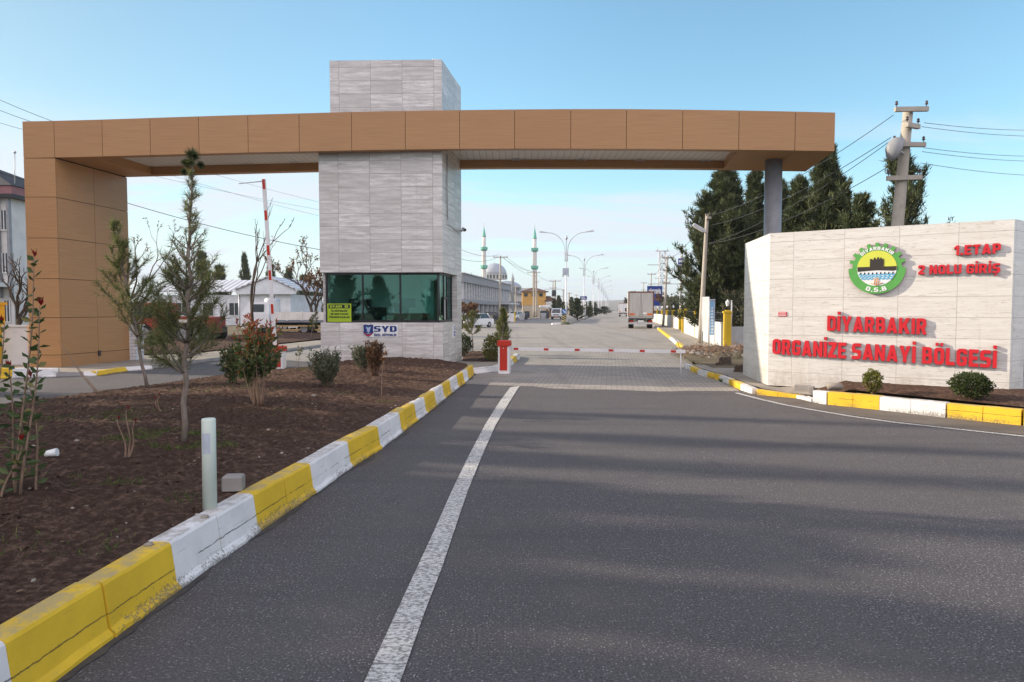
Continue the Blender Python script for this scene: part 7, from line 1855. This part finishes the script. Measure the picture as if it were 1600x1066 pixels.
mb = MB(); q = D(1064, 415, 61); mb.tube([V(q.x,61.14,0), V(q.x,61.14,q.z+.8)], .07, 6); mb.build('posts', M['galv'], sg)
d = 80; q = D(881.5,487,d); ks = thing('keep_right_sign', 'round blue arrow sign over a striped board on the median nose', 'sign', (q.x,d,.16))
mb = MB(); mb.tube([V(q.x,d+.06,.1), V(q.x,d+.06,q.z+.3)], .04, 8); mb.build('post', M['steel'], ks)
mb = MB(); mb.extrude([V(q.x+.29*cos(a), d, q.z+.29*sin(a)) for a in [2*pi*k/24 for k in range(24)]], V(0,.03,0)); mb.build('disc', plain('sign_disc_blue', (.02,.14,.40), .4), ks)
mb = MB(); 
for (x0,z0,x1,z1) in ((-.14,.14,.12,-.12),(.14,-.14,.14,.06),(.14,-.14,-.06,-.14)): mb.tube([V(q.x+x0,d-.012,q.z+z0), V(q.x+x1,d-.012,q.z+z1)], .035, 6)
mb.build('arrow', M['wclean'], ks)
bz0, bz1 = ztop(502,d), ztop(491,d); mb = MB(); mb.box((q.x,d,(bz0+bz1)/2),(.56,.03,bz1-bz0)); hb = mb.build('hazard_board', plain('hazard_yellow', (.62,.52,.22), .5), ks)
mb = MB(); H_ = bz1-bz0
for k in range(4):
    z = bz0 + H_*(k-.45)/3.2
    pts = [(-.28,z+.30),(-.28,z+.46),(.28,z+.16),(.28,z)]
    pts = [(x, min(bz1, max(bz0, zz))) for x, zz in pts]
    mb.extrude([V(q.x+x, d-.016, zz) for x, zz in pts][::-1], V(0,-.006,0))
mb.build('black_stripes', M['frame'], ks)
mb = MB(); mb.box((q.x-1.0,d-.9,.10),(1.0,.5,.18),rz=.2); tag(mb.build('nose_block', M['wpaint']), 'white painted block on the tip of the median', 'kerb block')
for k in range(1):
    yb_ = along(-5.35,79.8); mb = MB(); mb.blob((yb_.x,yb_.y,.17),(.5,.35,.14),3,.5,2); 
    tag(mb.build('dry_weeds', M['yelleaf']), 'patch of dry yellow weeds at the median nose', 'weeds')

# ------------------------------------------------------------------ people
def skin_body(name, joints, edges, mat, parent, sub=2):
    me = bpy.data.meshes.new(name); me.from_pydata([j[0] for j in joints], edges, []); ob = bpy.data.objects.new(name, me); COL.objects.link(ob)
    md = ob.modifiers.new('s', 'SKIN'); md.use_smooth_shade = True; sv = me.skin_vertices[0].data
    for k, j in enumerate(joints): sv[k].radius = (j[1], j[1] if len(j) < 3 else j[2]); sv[k].use_root = (k == 0)
    md2 = ob.modifiers.new('b', 'SUBSURF'); md2.levels = md2.render_levels = sub
    bpy.context.view_layer.update()
    m2 = bpy.data.meshes.new_from_object(ob.evaluated_get(bpy.context.evaluated_depsgraph_get())); bpy.data.objects.remove(ob); bpy.data.meshes.remove(me)
    m2.materials.clear(); [m2.materials.append(m_) for m_ in (mat if isinstance(mat, list) else [mat])]
    o = bpy.data.objects.new(name, m2); COL.objects.link(o)
    for p in m2.polygons: p.use_smooth = True
    o.parent = parent; return o
def person(label, loc, rz, pose, dark=True, group=None):
    root = thing('person', label, 'person', tuple(loc), group); root.rotation_euler = (0,0,rz)
    if pose == 'walk':
        hip = .92; J = [((0,0,hip),.135,.105),((0,.01,1.12),.13,.095),((0,.0,1.32),.165,.11),((0,-.005,1.45),.10,.08),((0,-.01,1.53),.052),((0,-.03,1.62),.075,.09),((0,-.03,1.70),.07,.085),
             ((.10,0,.88),.085),((.11,-.18,.50),.058),((.11,-.10,.10),.04),((.11,-.27,.045),.035),
             ((-.10,0,.88),.085),((-.11,.10,.50),.058),((-.11,.36,.16),.04),((-.11,.28,.05),.035),
             ((.21,0,1.40),.058),((.25,.10,1.13),.045),((.24,.02,.88),.032),((.235,-.02,.80),.03),
             ((-.21,0,1.40),.058),((-.25,-.06,1.13),.045),((-.24,-.22,.92),.032),((-.235,-.27,.86),.03)]
        E = [(0,1),(1,2),(2,3),(3,4),(4,5),(5,6),(0,7),(7,8),(8,9),(9,10),(0,11),(11,12),(12,13),(13,14),(2,15),(15,16),(16,17),(17,18),(2,19),(19,20),(20,21),(21,22)]
    else:
        hip = .48; J = [((0,0,hip),.14,.12),((0,-.02,.68),.135,.10),((0,-.05,.90),.17,.11),((0,-.07,1.03),.10,.08),((0,-.09,1.11),.05),((0,-.12,1.20),.075,.09),((0,-.12,1.28),.07,.085),
             ((.10,-.02,.46),.085),((.12,-.45,.50),.062),((.12,-.47,.10),.042),((.12,-.60,.045),.036),
             ((-.10,-.02,.46),.085),((-.12,-.45,.50),.062),((-.12,-.47,.10),.042),((-.12,-.60,.045),.036),
             ((.21,-.05,.97),.058),((.27,-.10,.72),.046),((.16,-.36,.68),.034),((.08,-.42,.69),.03),
             ((-.21,-.05,.97),.058),((-.27,-.10,.72),.046),((-.16,-.36,.68),.034),((-.08,-.42,.69),.03)]
        E = [(0,1),(1,2),(2,3),(3,4),(4,5),(5,6),(0,7),(7,8),(8,9),(9,10),(0,11),(11,12),(12,13),(13,14),(2,15),(15,16),(16,17),(17,18),(2,19),(19,20),(20,21),(21,22)]
    body = skin_body('body', J, E, [M['cloth'], M['skin']], root)
    hz_, hy = J[5][0][2], J[5][0][1]; hand_pts = [V(*J[18][0]), V(*J[22][0])]
    for p in body.data.polygons:
        c = p.center
        if c.z > hz_-.09 or any((c-h).length < .075 for h in hand_pts): p.material_index = 1
    mb = MB()
    for h, s in ((hand_pts[0],1),(hand_pts[1],-1)):
        dn = V(0,-.5,-.85) if pose == 'walk' else V(-s*.6,-.75,-.15); dn.normalize(); w = dn.cross(V(0,0,1) if pose != 'walk' else V(0,1,0)).normalized()
        for k in range(4): o = h + w*(.016*(k-1.5)); L_ = (.07,.08,.076,.06)[k]; mb.tube([o, o+dn*L_*.55, o+dn*L_+V(0,.012*s,-.012)], [.009,.0085,.006], 6)
        mb.tube([h+w*.02, h+w*.05+dn*.02, h+w*.055+dn*.05], [.01,.009,.007], 6)
    mb.build('fingers', M['skin'], root, origin=None) if False else None
    fo = MB(); fo.v, fo.f, fo.m, fo.sm = [tuple(Vector(v)+Vector(loc)) for v in mb.v], mb.f, mb.m, mb.sm; fo.build('fingers', M['skin'], root)
    hb = MB(); hb.blob(Vector(loc)+V(0,hy+.018,hz_+.055), (.088,.10,.085), 2, .1, 2); hb.build('hair', M['hair'], root)
    fc = MB()
    for s in (-1,1): fc.blob(Vector(loc)+V(s*.03,hy-.083,hz_+.025), (.011,.006,.007), 1, 0, 1); 
    fc.build('eyes', M['hair'], root); fc = MB(); fc.blob(Vector(loc)+V(0,hy-.094,hz_-.0), (.014,.018,.024), 1, 0, 1); fc.build('nose', M['skin'], root)
    fc = MB(); fc.blob(Vector(loc)+V(0,hy-.082,hz_-.045), (.026,.008,.006), 1, 0, 1); fc.build('mouth', M['tail'], root)
    if pose != 'walk':
        cl_ = MB(); 
        for s in (-1,1): cl_.extrude([Vector(loc)+V(s*.005,-.185,.98), Vector(loc)+V(s*.05,-.15,1.06), Vector(loc)+V(s*.012,-.155,1.07)][::s], V(0,.02,0))
        cl_.build('shirt_collar', M['shirt'], root)
    return root
q = D(947.5, 493, 205); person('pedestrian in black walking on the far road beside the median', (q.x,205,.004), .3, 'walk')
q = D(624, 480, 21.0); person('guard in a dark uniform sitting at the desk behind the booth window', (q.x-.02, 21.05, ZS-.42), .15, 'sit')
ch = thing('office_chair', 'dark office chair under the seated guard in the booth', 'chair', (q.x,21.1,ZS+.012))
mb = MB(); mb.bbox((q.x,21.1,ZS+.03),(.46,.44,.05),.02); mb.build('seat', M['frame'], ch); mb = MB(); mb.bbox((q.x,21.33,ZS+.35),(.42,.06,.5),.02); mb.build('backrest', M['frame'], ch)
# ------------------------------------------------------------------ the air
hzm = bpy.data.materials.new('haze'); hzm.use_nodes = True; ht = hzm.node_tree; ht.nodes.clear()
ho = ht.nodes.new('ShaderNodeOutputMaterial'); hv = ht.nodes.new('ShaderNodeVolumePrincipled')
hv.inputs['Color'].default_value = (.80,.86,.95,1); hv.inputs['Density'].default_value = .00026; hv.inputs['Anisotropy'].default_value = .2
ht.links.new(hv.outputs[0], ho.inputs['Volume'])
mb = MB(); mb.box((0, 1600, 31), (7600, 4200, 68)); hzo = mb.build('haze', hzm); hzo['kind'] = 'stuff'; hzo['label'] = 'thin pale haze over the far road and hills'
hzo['category'] = 'haze'
